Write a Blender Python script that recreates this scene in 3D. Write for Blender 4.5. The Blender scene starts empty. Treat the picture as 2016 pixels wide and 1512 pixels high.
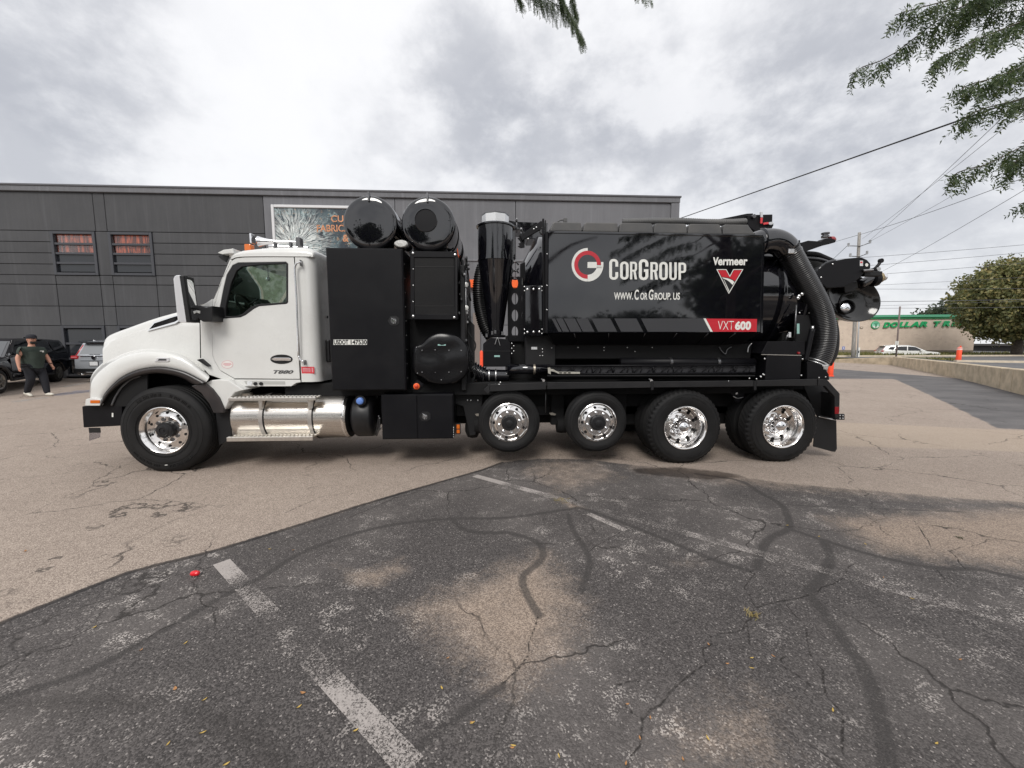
import bpy, bmesh, math, random
import numpy as np
from mathutils import Vector, Matrix, noise as mnoise
R = math.radians
S = bpy.context.scene
COL = S.collection
random.seed(7)

# ------------------------------------------------------------------ camera
FPX, CAMH, CAMD, YAW = 790.0, 1.74, 5.47, R(3.0)
PITCH = math.atan((756 - 674) / FPX)
CAM = Vector((0, -CAMD, CAMH))
FW = Vector((math.sin(YAW) * math.cos(PITCH), math.cos(YAW) * math.cos(PITCH), -math.sin(PITCH)))
RT = Vector((math.cos(YAW), -math.sin(YAW), 0))
UP = RT.cross(FW)
cam_data = bpy.data.cameras.new('camera')
cam = bpy.data.objects.new('camera', cam_data)
COL.objects.link(cam)
cam.matrix_world = Matrix(((RT.x, UP.x, -FW.x, CAM.x), (RT.y, UP.y, -FW.y, CAM.y), (RT.z, UP.z, -FW.z, CAM.z), (0, 0, 0, 1)))
cam_data.sensor_width = 36
cam_data.lens = 36 * FPX / 2016
cam_data.clip_start = 0.05
cam_data.clip_end = 2000
S.camera = cam

# ------------------------------------------------------------------ sky, sun, exposure
S.view_settings.view_transform = 'Standard'
S.view_settings.look = 'None'
S.view_settings.gamma = 1
S.view_settings.exposure = 0.63
S.view_settings.use_curve_mapping = False
SUN_EL, SUN_AZ = R(46), R(196)        # azimuth clockwise from +Y
sun_d = bpy.data.lights.new('sun', 'SUN')
sun_d.energy = 1.5
sun_d.angle = R(24)
sun_d.color = (1.0, 0.965, 0.915)
sun = bpy.data.objects.new('sun', sun_d)
COL.objects.link(sun)
sv = Vector((math.sin(SUN_AZ) * math.cos(SUN_EL), math.cos(SUN_AZ) * math.cos(SUN_EL), math.sin(SUN_EL)))
sun.rotation_euler = sv.to_track_quat('Z', 'Y').to_euler()
sun.location = (0, -10, 30)


def ray(u, v):
    return FW + RT * ((u - 1008) / FPX) - UP * ((v - 756) / FPX)


def P(u, v, Y):                       # point of the picture on the vertical plane y = Y
    d = ray(u, v)
    return CAM + d * ((Y + CAMD) / d.y)


def G(u, v, z=0.0):                   # point of the picture on the level z
    d = ray(u, v)
    return CAM + d * ((z - CAMH) / d.z)


def Dp(u, v, depth):                  # point of the picture at a depth
    return CAM + ray(u, v) * depth


world = bpy.data.worlds.new('World')
S.world = world
world.use_nodes = True
wt = world.node_tree
for n in list(wt.nodes):
    wt.nodes.remove(n)


class NT:                             # small helper for node trees
    def __init__(s, t): s.t = t
    def n(s, typ, **kw):
        nd = s.t.nodes.new(typ)
        for k, v in kw.items(): setattr(nd, k, v)
        return nd
    def l(s, a, b): s.t.links.new(a, b)
    def val(s, x, sock):
        if isinstance(x, (int, float)): sock.default_value = x
        elif isinstance(x, (tuple, list)):
            x = tuple(x)
            if len(sock.default_value) == 4 and len(x) == 3: x = x + (1,)
            sock.default_value = x
        else: s.l(x, sock)
    def m(s, op, a, b=0.0, c=None, clamp=False):
        nd = s.n('ShaderNodeMath', operation=op, use_clamp=clamp)
        s.val(a, nd.inputs[0]); s.val(b, nd.inputs[1])
        if c is not None: s.val(c, nd.inputs[2])
        return nd.outputs[0]
    def vm(s, op, a, b=(0, 0, 0), scale=None):
        nd = s.n('ShaderNodeVectorMath', operation=op)
        s.val(a, nd.inputs[0]); s.val(b, nd.inputs[1])
        if scale is not None: s.val(scale, nd.inputs['Scale'])
        return nd.outputs['Value'] if op in ('DOT_PRODUCT', 'LENGTH') else nd.outputs[0]
    def mr(s, x, a, b, c=0.0, d=1.0, smooth=True):
        nd = s.n('ShaderNodeMapRange')
        nd.interpolation_type = 'SMOOTHSTEP' if smooth else 'LINEAR'
        s.val(x, nd.inputs[0])
        for i, q in enumerate((a, b, c, d)): s.val(q, nd.inputs[i + 1])
        return nd.outputs[0]
    def mix(s, f, a, b, typ='MIX'):
        nd = s.n('ShaderNodeMix', data_type='RGBA', blend_type=typ)
        s.val(f, nd.inputs[0]); s.val(a, nd.inputs[6]); s.val(b, nd.inputs[7])
        return nd.outputs[2]
    def noise(s, vec, scale, detail=3, rough=0.55, out='Fac', dist=0.0):
        nd = s.n('ShaderNodeTexNoise')
        if vec is not None: s.l(vec, nd.inputs['Vector'])
        nd.inputs['Scale'].default_value = scale
        nd.inputs['Detail'].default_value = detail
        nd.inputs['Roughness'].default_value = rough
        nd.inputs['Distortion'].default_value = dist
        return nd.outputs[out]


def build_sky():
    k = NT(wt)
    out = k.n('ShaderNodeOutputWorld')
    bg = k.n('ShaderNodeBackground')
    bg.inputs['Strength'].default_value = 0.1
    sky = k.n('ShaderNodeTexSky', sky_type='NISHITA')
    sky.sun_disc = False
    sky.sun_elevation = SUN_EL
    sky.sun_rotation = SUN_AZ
    tc = k.n('ShaderNodeTexCoord').outputs['Generated']
    d = k.vm('NORMALIZE', tc)
    sep = k.n('ShaderNodeSeparateXYZ')
    k.l(d, sep.inputs[0])
    z = sep.outputs[2]
    zz = k.m('ADD', k.m('MAXIMUM', z, 0.0), 0.16)
    comb = k.n('ShaderNodeCombineXYZ')
    k.l(k.m('DIVIDE', sep.outputs[0], zz), comb.inputs[0])
    k.l(k.m('DIVIDE', sep.outputs[1], zz), comb.inputs[1])
    comb.inputs[2].default_value = 3.7
    pl = comb.outputs[0]
    n1 = k.noise(pl, 0.9, 5, 0.55)
    n3 = k.noise(k.vm('MULTIPLY', d, (1, 1, 1.5)), 5.5, 9, 0.60)
    n4 = k.noise(k.vm('ADD', k.vm('MULTIPLY', d, (1, 1, 1.6)), (3, 1, 7)), 2.6, 5, 0.5)
    warp = k.vm('SUBTRACT', k.noise(d, 5.0, 7, 0.60, out='Color'), (0.5, 0.5, 0.5))
    dw = k.vm('NORMALIZE', k.vm('ADD', d, k.vm('SCALE', warp, scale=0.26)))
    # darker cloud masses where they stand in the sky: direction, angular radius, weight
    dark = None
    for (u, v, rad, w) in [(915, 150, 5, .45), (950, 220, 6.5, .8), (1000, 290, 6, .45), (830, 315, 6, .34), (750, 320, 5, .26), (1150, 240, 8, .75),
                           (1230, 190, 5, .35), (1120, 310, 8, .35), (1330, 330, 10, .36), (1480, 280, 11, .42), (1720, 300, 12, .55), (1640, 210, 9, .36), (1560, 350, 10, .34),
                           (135, 75, 6, .60), (60, 40, 6, .25), (230, 150, 6, .16), (-60, 250, 8, .45), (50, 340, 7, .55),
                           (1850, 470, 12, .22), (-350, 200, 20, .3), (2400, 150, 24, .35)]:
        dv = ray(u, v).normalized()
        dot = k.vm('DOT_PRODUCT', dw, tuple(dv))
        t = k.mr(dot, math.cos(R(rad * 1.7)), 1.0, 0.0, 1.0)
        t = k.m('MULTIPLY', t, w)
        dark = t if dark is None else k.m('ADD', dark, t)
    behind = k.mr(sep.outputs[1], 0.25, -0.2)         # the same broken overcast goes on behind
    dark = k.m('ADD', dark, k.m('MULTIPLY', behind, k.mr(n4, 0.42, 0.66, 0.0, 0.6)))
    dark = k.m('MULTIPLY', dark, k.mr(n3, 0.36, 0.66, 0.25, 1.35))
    dark = k.m('ADD', dark, k.m('MULTIPLY', k.mr(n3, 0.42, 0.72, 0.0, 0.07), k.mr(n4, 0.4, 0.62)))
    dark = k.m('SUBTRACT', 1.0, k.m('POWER', 2.718, k.m('MULTIPLY', dark, -0.74)))
    bright = k.mix(k.mr(z, 0.0, 0.55), (6.45, 6.48, 6.58), (6.7, 6.7, 6.82))
    greyc = k.mix(k.mr(n3, 0.35, 0.65), (3.6, 3.72, 4.05), (2.95, 3.07, 3.42))
    cl = k.mix(dark, bright, greyc)
    fin = k.mix(0.05, cl, sky.outputs[0])
    k.l(fin, bg.inputs['Color'])
    k.l(bg.outputs[0], out.inputs['Surface'])


build_sky()

# ------------------------------------------------------------------ materials
MATS = {}


def pbr(name, col, rough=0.5, metal=0.0, ior=1.45, var=0.0, vscale=3.0, bump=0.0, bscale=60.0, stretch=None, coat=0.0,
        emit=None, dust=0.0, dustcol=(.32, .29, .25), rvar=0.0):
    if name in MATS: return MATS[name]
    m = bpy.data.materials.new(name)
    m.use_nodes = True
    k = NT(m.node_tree)
    b = m.node_tree.nodes['Principled BSDF']
    b.inputs['Roughness'].default_value = rough
    b.inputs['Metallic'].default_value = metal
    b.inputs['IOR'].default_value = ior
    b.inputs['Coat Weight'].default_value = coat
    b.inputs['Coat Roughness'].default_value = 0.04
    b.inputs['Base Color'].default_value = tuple(col) + (1,)
    co = k.n('ShaderNodeTexCoord').outputs['Object']
    if stretch: co = k.vm('MULTIPLY', co, stretch)
    c = None
    if var:
        f = k.noise(co, vscale, 5, 0.6)
        c = k.mix(k.mr(f, 0.3, 0.7), tuple(x * (1 - var) for x in col), tuple(min(1, x * (1 + var)) for x in col))
    if dust:
        f2 = k.noise(co, 1.6, 6, 0.65)
        f3 = k.noise(co, 130, 2, 0.6)
        f = k.m('MULTIPLY', k.mr(f2, 0.35, 0.75), k.mr(f3, 0.3, 0.75, .5, 1.0))
        c = k.mix(k.m('MULTIPLY', f, dust), c if c is not None else tuple(col), dustcol)
        k.l(k.m('ADD', k.m('MULTIPLY', f, 0.25), rough), b.inputs['Roughness'])
    elif rvar:
        f2 = k.noise(co, vscale, 5, 0.6)
        k.l(k.mr(f2, 0.3, 0.7, rough * (1 - rvar), rough * (1 + rvar)), b.inputs['Roughness'])
    if c is not None: k.l(c, b.inputs['Base Color'])
    if bump:
        bn = k.n('ShaderNodeBump')
        bn.inputs['Strength'].default_value = bump
        bn.inputs['Distance'].default_value = 0.01
        k.l(k.noise(co, bscale, 4, 0.6), bn.inputs['Height'])
        k.l(bn.outputs[0], b.inputs['Normal'])
    if emit:
        b.inputs['Emission Color'].default_value = tuple(emit[0]) + (1,)
        b.inputs['Emission Strength'].default_value = emit[1]
    MATS[name] = m
    return m


def glass(name, tint, refl=0.5):
    m = bpy.data.materials.new(name)
    m.use_nodes = True
    t = m.node_tree
    k = NT(t)
    for n in list(t.nodes):
        if n.type != 'OUTPUT_MATERIAL': t.nodes.remove(n)
    o = t.nodes['Material Output']
    tr = k.n('ShaderNodeBsdfTransparent')
    tr.inputs[0].default_value = tuple(tint) + (1,)
    gl = k.n('ShaderNodeBsdfGlossy')
    gl.inputs['Roughness'].default_value = 0.02
    fr = k.n('ShaderNodeFresnel')
    fr.inputs[0].default_value = 1.0 + refl
    mx = k.n('ShaderNodeMixShader')
    k.l(fr.outputs[0], mx.inputs[0]); k.l(tr.outputs[0], mx.inputs[1]); k.l(gl.outputs[0], mx.inputs[2])
    k.l(mx.outputs[0], o.inputs[0])
    return m


M_white = pbr('white_paint', (.66, .662, .642), 0.22, ior=1.5, var=0.03, vscale=2.0, dust=0.22, dustcol=(.46, .45, .42), coat=0.6)
M_gloss = pbr('gloss_black_paint', (.004, .004, .006), 0.045, ior=1.8, bump=0.012, bscale=2.2, rvar=.4)
M_satin = pbr('satin_black_coat', (.0045, .0045, .006), 0.40, ior=1.30, bump=0.05, bscale=420, dust=0.05, dustcol=(.06, .055, .05))
M_fender = pbr('grey_black_coat', (.012, .012, .013), 0.46, ior=1.4, bump=0.05, bscale=300, dust=0.08, dustcol=(.14, .13, .12))
M_matte = pbr('matte_black', (.006, .006, .007), 0.6, bump=0.05, bscale=120)
M_deep = pbr('dark_underside', (.004, .004, .0045), 0.85)
M_rubber = pbr('tyre_rubber', (.009, .009, .0095), 0.6, ior=1.33, var=0.12, vscale=6, bump=0.10, bscale=180, dust=0.10, dustcol=(.10, .09, .08))
M_plastic = pbr('black_plastic', (.012, .012, .013), 0.38, bump=0.06, bscale=240)
M_trim = pbr('fender_trim', (.016, .015, .016), 0.28, ior=1.55, bump=0.04, bscale=200, dust=.1, dustcol=(.3, .2, .17))
M_alu = pbr('polished_aluminium', (.86, .84, .82), 0.13, 1.0, var=0.04, vscale=9, rvar=.3)
M_brush = pbr('brushed_aluminium', (.66, .63, .59), 0.27, 1.0, var=0.10, vscale=2.2, bump=0.06, bscale=40, stretch=(.4, 9, 9), rvar=.3)
M_step = pbr('step_aluminium', (.72, .69, .64), 0.34, 1.0, var=0.08, vscale=18, bump=.05, bscale=120)
M_chrome = pbr('chrome', (.82, .82, .83), 0.06, 1.0, bump=0.02, bscale=9)
M_steel = pbr('bright_bolt', (.72, .72, .72), 0.28, 0.9)
M_dsteel = pbr('dark_steel', (.16, .16, .165), 0.35, 0.9, var=.2, vscale=20)
M_orange = pbr('orange_paint', (.80, .12, .02), 0.45, var=.1, vscale=12)
M_amber = pbr('amber_lens', (.62, .14, .012), 0.12, ior=1.5, coat=.5)
M_redlens = pbr('red_lens', (.25, .008, .012), 0.15, coat=.5)
M_clear = pbr('clear_lens', (.55, .55, .53), 0.12, var=.25, vscale=60, coat=.6)
M_blue = pbr('blue_cap', (.13, .25, .62), 0.4)
M_vwhite = pbr('vinyl_white', (.74, .74, .70), 0.25, ior=1.5, var=.03, vscale=4)
M_vred = pbr('vinyl_red', (.50, .022, .035), 0.22, ior=1.5, var=.06, vscale=3)
M_vgrey = pbr('vinyl_grey', (.040, .041, .045), 0.45)
M_vblack = pbr('vinyl_black', (.006, .006, .007), 0.4)
M_label = pbr('pale_green_label', (.30, .50, .46), 0.5)
M_paper = pbr('paper_white', (.62, .63, .64), 0.6, var=.2, vscale=60)
M_stkred = pbr('sticker_red', (.62, .05, .06), 0.4)
M_stkpink = pbr('sticker_pink', (.62, .30, .33), 0.4)
M_lid = pbr('lid_grey', (.075, .076, .078), 0.42, bump=.06, bscale=160, dust=.2)
M_mesh = None
M_glass = glass('tinted_glass', (.76, .86, .81), .5)
M_darkglass = pbr('dark_window', (.010, .012, .014), 0.05, ior=1.6)
M_interior = pbr('cab_interior', (.02, .02, .021), 0.7)
M_mirror = pbr('mirror_glass', (.85, .86, .87), 0.02, 1.0)


# ------------------------------------------------------------------ object helpers
def mesh_from(verts, faces, smooth=False):
    me = bpy.data.meshes.new('m')
    me.from_pydata([tuple(v) for v in verts], [], faces)
    me.validate()
    if smooth: me.polygons.foreach_set('use_smooth', [True] * len(me.polygons))
    return me


def link(name, me, mat=None, parent=None, loc=None):
    o = bpy.data.objects.new(name, me)
    COL.objects.link(o)
    if me is not None:
        me.name = name
        if mat is not None and len(me.materials) == 0: me.materials.append(mat)
    if parent is not None:
        o.parent = parent
        if parent.type == 'EMPTY': o.matrix_parent_inverse = Matrix.Translation(-parent.location)
        elif parent.get('placed'): o.matrix_parent_inverse = Matrix.Translation(-parent.location)
    if loc is not None:
        o.location = loc
    return o


def tag(o, label=None, cat=None, group=None, kind=None):
    if label: o['label'] = label
    if cat: o['category'] = cat
    if group: o['group'] = group
    if kind: o['kind'] = kind
    return o


def thing(name, label, cat, loc=(0, 0, 0), group=None):
    o = bpy.data.objects.new(name, None)
    COL.objects.link(o)
    o.empty_display_size = 0.2
    o.location = loc
    return tag(o, label, cat, group)


def finish(bm, smooth=False, bev=0.0, seg=1, angle=None):
    bmesh.ops.recalc_face_normals(bm, faces=bm.faces)
    if bev > 0:
        es = [e for e in bm.edges if len(e.link_faces) == 2 and e.calc_face_angle(0) > 0.5]
        if es:
            bmesh.ops.bevel(bm, geom=es, offset=bev, segments=seg, profile=0.6, affect='EDGES', clamp_overlap=True)
    me = bpy.data.meshes.new('m')
    bm.to_mesh(me)
    bm.free()
    if smooth: me.polygons.foreach_set('use_smooth', [True] * len(me.polygons))
    return me


def yv(Y, u, v):
    return Y(u, v) if callable(Y) else Y


def plate_me(px, Y, th, bev=0.004, seg=1, smooth=False):
    bm = bmesh.new()
    fr = [bm.verts.new(P(u, v, yv(Y, u, v))) for u, v in px]
    bk = [bm.verts.new(w.co + Vector((0, th, 0))) for w in fr]
    bm.faces.new(fr)
    bm.faces.new(bk[::-1])
    n = len(px)
    for i in range(n):
        bm.faces.new((fr[i], fr[(i + 1) % n], bk[(i + 1) % n], bk[i]))
    return finish(bm, smooth, bev, seg)


def plate(name, px, Y, th, mat, parent=None, bev=0.004, seg=1):
    return link(name, plate_me(px, Y, th, bev, seg), mat, parent)


def box_me(a, b, bev=0.0, seg=1):
    bm = bmesh.new()
    x0, y0, z0 = a
    x1, y1, z1 = b
    vs = [bm.verts.new(c) for c in ((x0, y0, z0), (x1, y0, z0), (x1, y1, z0), (x0, y1, z0), (x0, y0, z1), (x1, y0, z1), (x1, y1, z1), (x0, y1, z1))]
    for f in ((0, 3, 2, 1), (4, 5, 6, 7), (0, 1, 5, 4), (1, 2, 6, 5), (2, 3, 7, 6), (3, 0, 4, 7)):
        bm.faces.new([vs[i] for i in f])
    return finish(bm, False, bev, seg)


def box(name, a, b, mat, parent=None, bev=0.004, seg=1):
    lo = [min(p, q) for p, q in zip(a, b)]
    hi = [max(p, q) for p, q in zip(a, b)]
    return link(name, box_me(lo, hi, bev, seg), mat, parent)


def pbox(name, u0, v0, u1, v1, Y0, Y1, mat, parent=None, bev=0.004):   # box whose near face fills a picture rectangle
    return plate(name, [(u0, v0), (u1, v0), (u1, v1), (u0, v1)], Y0, Y1 - Y0, mat, parent, bev)


def sbox(name, u0, v0, u1, v1, Y0, Y1, mat, parent=None, bev=0.004):   # upright box, same near face with plumb sides
    um, vm_ = (u0 + u1) / 2, (v0 + v1) / 2
    return box(name, (P(u0, vm_, Y0).x, Y0, P(um, v1, Y0).z), (P(u1, vm_, Y0).x, Y1, P(um, v0, Y0).z), mat, parent, bev)


def lathe_me(prof, axis='Y', seg=48, center=(0, 0, 0), smooth=True, mod=None, caps=True):
    # prof: list of (radius, position along axis)
    verts, faces = [], []
    c = Vector(center)
    for j, (r, a) in enumerate(prof):
        for i in range(seg):
            t = 2 * math.pi * i / seg
            rr = r if mod is None else r + mod(j, i)
            p, q = rr * math.cos(t), rr * math.sin(t)
            verts.append(c + (Vector((p, a, q)) if axis == 'Y' else Vector((a, p, q)) if axis == 'X' else Vector((p, q, a))))
    for j in range(len(prof) - 1):
        for i in range(seg):
            k = (i + 1) % seg
            faces.append((j * seg + i, j * seg + k, (j + 1) * seg + k, (j + 1) * seg + i))
    if caps:
        faces.append(tuple(range(seg))[::-1])
        faces.append(tuple((len(prof) - 1) * seg + i for i in range(seg)))
    bm = bmesh.new()
    me = mesh_from(verts, faces)
    bm.from_mesh(me)
    bmesh.ops.recalc_face_normals(bm, faces=bm.faces)
    bm.to_mesh(me)
    bm.free()
    if smooth:
        me.polygons.foreach_set('use_smooth', [len(p.vertices) == 4 for p in me.polygons])
        sharp(me, 40)
    return me


def sharp(me, deg):
    bm = bmesh.new()
    bm.from_mesh(me)
    for e in bm.edges:
        if len(e.link_faces) == 2 and e.calc_face_angle(0) > R(deg): e.smooth = False
    bm.to_mesh(me)
    bm.free()


def lathe(name, prof, mat, parent=None, **kw):
    return link(name, lathe_me(prof, **kw), mat, parent)


def spline(pts, n):
    pts = [Vector(p) for p in pts]
    if len(pts) == 2:
        return [pts[0].lerp(pts[1], i / (n - 1)) for i in range(n)]
    ext = [pts[0] * 2 - pts[1]] + pts + [pts[-1] * 2 - pts[-2]]
    ds = [0]
    for a, b in zip(pts, pts[1:]): ds.append(ds[-1] + (b - a).length)
    out = []
    for i in range(n):
        s = ds[-1] * i / (n - 1)
        k = 0
        while k < len(pts) - 2 and s > ds[k + 1]: k += 1
        t = (s - ds[k]) / max(1e-9, ds[k + 1] - ds[k])
        a, b, c, d = ext[k:k + 4]
        out.append(0.5 * ((2 * b) + (c - a) * t + (2 * a - 5 * b + 4 * c - d) * t * t + (3 * b - a - 3 * c + d) * t ** 3))
    return out


def tube_me(pts, r, seg=10, n=None, ridge=None, amp=0.07):
    pts = [Vector(p) for p in pts]
    L = sum((b - a).length for a, b in zip(pts, pts[1:]))
    if ridge: n = max(8, int(L / ridge * 4))
    if n is None: n = 2 if len(pts) == 2 else len(pts) * 5
    c = spline(pts, n)
    verts, faces = [], []
    nrm = None
    for i, p in enumerate(c):
        tg = (c[min(i + 1, n - 1)] - c[max(i - 1, 0)]).normalized()
        if nrm is None:
            nrm = tg.orthogonal().normalized()
        nrm = (nrm - tg * nrm.dot(tg)).normalized()
        bn = tg.cross(nrm)
        rr = r[min(len(r) - 1, int(i * len(r) / n))] if isinstance(r, list) else (r(i / (n - 1)) if callable(r) else r)
        if ridge: rr *= 1 + amp * (0.6 if i % 4 == 0 else 1.0 if i % 4 == 1 else -0.6 if i % 4 == 2 else -1.0)
        for j in range(seg):
            t = 2 * math.pi * j / seg
            verts.append(p + nrm * (rr * math.cos(t)) + bn * (rr * math.sin(t)))
    for i in range(n - 1):
        for j in range(seg):
            k = (j + 1) % seg
            faces.append((i * seg + j, i * seg + k, (i + 1) * seg + k, (i + 1) * seg + j))
    faces.append(tuple(range(seg))[::-1])
    faces.append(tuple((n - 1) * seg + j for j in range(seg)))
    return mesh_from(verts, faces, True)


def tube(name, pts, r, mat, parent=None, **kw):
    return link(name, tube_me(pts, r, **kw), mat, parent)


def ptube(name, px, Y, r, mat, parent=None, **kw):
    return tube(name, [P(p[0], p[1], p[2] if len(p) > 2 else Y) for p in px], r, mat, parent, **kw)


def join_me(ms):
    bm = bmesh.new()
    for m in ms: bm.from_mesh(m)
    me = bpy.data.meshes.new('m')
    bm.to_mesh(me)
    bm.free()
    return me


def curve_plate_me(outer, holes, Y, th, bev=0.0):   # outline with holes, picture coordinates on plane Y
    cu = bpy.data.curves.new('c', 'CURVE')
    cu.dimensions = '2D'
    cu.fill_mode = 'BOTH'
    for pts in [outer] + holes:
        sp = cu.splines.new('POLY')
        sp.points.add(len(pts) - 1)
        sp.use_cyclic_u = True
        for q, (u, v) in zip(sp.points, pts):
            w = P(u, v, Y)
            q.co = (w.x, w.z, 0, 1)
    cu.extrude = th / 2 - bev
    cu.bevel_depth = bev
    cu.bevel_resolution = 1
    cu.offset = -bev
    o = bpy.data.objects.new('tmp', cu)
    me = bpy.data.meshes.new_from_object(o)
    bpy.data.objects.remove(o)
    for vtx in me.vertices:
        x, z, e = vtx.co
        vtx.co = (x, Y + th / 2 - e, z)
    me.flip_normals()
    me.materials.clear()
    return me


def curve_plate(name, outer, holes, Y, th, mat, parent=None, bev=0.0):
    return link(name, curve_plate_me(outer, holes, Y, th, bev), mat, parent)


def text_me(s, bold=0.0, shear=0.0, ext=0.0):
    cu = bpy.data.curves.new('t', 'FONT')
    cu.body = s
    cu.offset = bold
    cu.shear = shear
    cu.extrude = ext
    cu.resolution_u = 6
    o = bpy.data.objects.new('tmp', cu)
    me = bpy.data.meshes.new_from_object(o)
    bpy.data.objects.remove(o)
    me.materials.clear()
    return me


def text(name, s, u0, v0, u1, v1, Y, mat, parent=None, bold=0.0, shear=0.0, th=0.001):
    me = text_me(s, bold, shear)
    co = np.array([v.co[:] for v in me.vertices])
    lo, hi = co.min(0), co.max(0)
    A, B = P(u0, v1, Y), P(u1, v0, Y)
    for vtx in me.vertices:
        fx = (vtx.co.x - lo[0]) / (hi[0] - lo[0])
        fz = (vtx.co.y - lo[1]) / (hi[1] - lo[1])
        # bilinear on the picture quad keeps letters plumb on the plate
        w0, w1 = P(u0, v1, Y).lerp(P(u1, v1, Y), fx), P(u0, v0, Y).lerp(P(u1, v0, Y), fx)
        vtx.co = (A.x + (B.x - A.x) * fx, Y, w0.z + (w1.z - w0.z) * fz)
    me.update()
    return link(name, me, mat, parent)


def ell(cu_, cv, ru, rv, n=24, a0=0, a1=360):
    full = abs(a1 - a0) >= 360
    return [(cu_ + ru * math.cos(R(a0 + (a1 - a0) * i / (n if full else n - 1))), cv - rv * math.sin(R(a0 + (a1 - a0) * i / (n if full else n - 1)))) for i in range(n)]


def zpx(x0, y0, s):                   # reads coordinates measured on an enlarged crop
    return lambda pts: [(x0 + x / s, y0 + y / s) for x, y in pts]


def copy_tree(o, parent=None):
    c = o.copy()
    COL.objects.link(c)
    if parent is not None:
        c.parent = parent
        c.matrix_parent_inverse = o.matrix_parent_inverse.copy()
    for ch in list(o.children): copy_tree(ch, c)
    return c
# ------------------------------------------------------------------ ground
def graded(a, b, step0, growth, center):
    xs = [center]
    for sgn, end in ((1, b), (-1, a)):
        x, st, arr = center, step0, []
        while (x - end) * sgn < 0:
            x += sgn * st
            arr.append(x)
            st *= growth if abs(x - center) > 8 else 1.0
        xs = xs + arr if sgn == 1 else arr[::-1] + xs
    return np.array(xs)


def seg_dist(X, Y, pts, closed=False):
    best = np.full(X.shape, 1e9)
    n = len(pts)
    for i in range(n if closed else n - 1):
        ax, ay = pts[i]
        bx, by = pts[(i + 1) % n]
        dx, dy = bx - ax, by - ay
        L2 = dx * dx + dy * dy + 1e-12
        t = np.clip(((X - ax) * dx + (Y - ay) * dy) / L2, 0, 1)
        best = np.minimum(best, np.hypot(X - ax - t * dx, Y - ay - t * dy))
    return best


def inside(X, Y, pts):
    r = np.zeros(X.shape, bool)
    n = len(pts)
    for i in range(n):
        ax, ay = pts[i]
        bx, by = pts[(i + 1) % n]
        c = ((ay > Y) != (by > Y)) & (X < (bx - ax) * (Y - ay) / (by - ay + 1e-12) + ax)
        r ^= c
    return r


def gp(pts):                          # picture points -> ground metres
    return [(G(u, v).x, G(u, v).y) for u, v in pts]


def smoothpts(pts, n=60):
    return [(p.x, p.y) for p in spline([Vector((x, y, 0)) for x, y in pts], n)]


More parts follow.
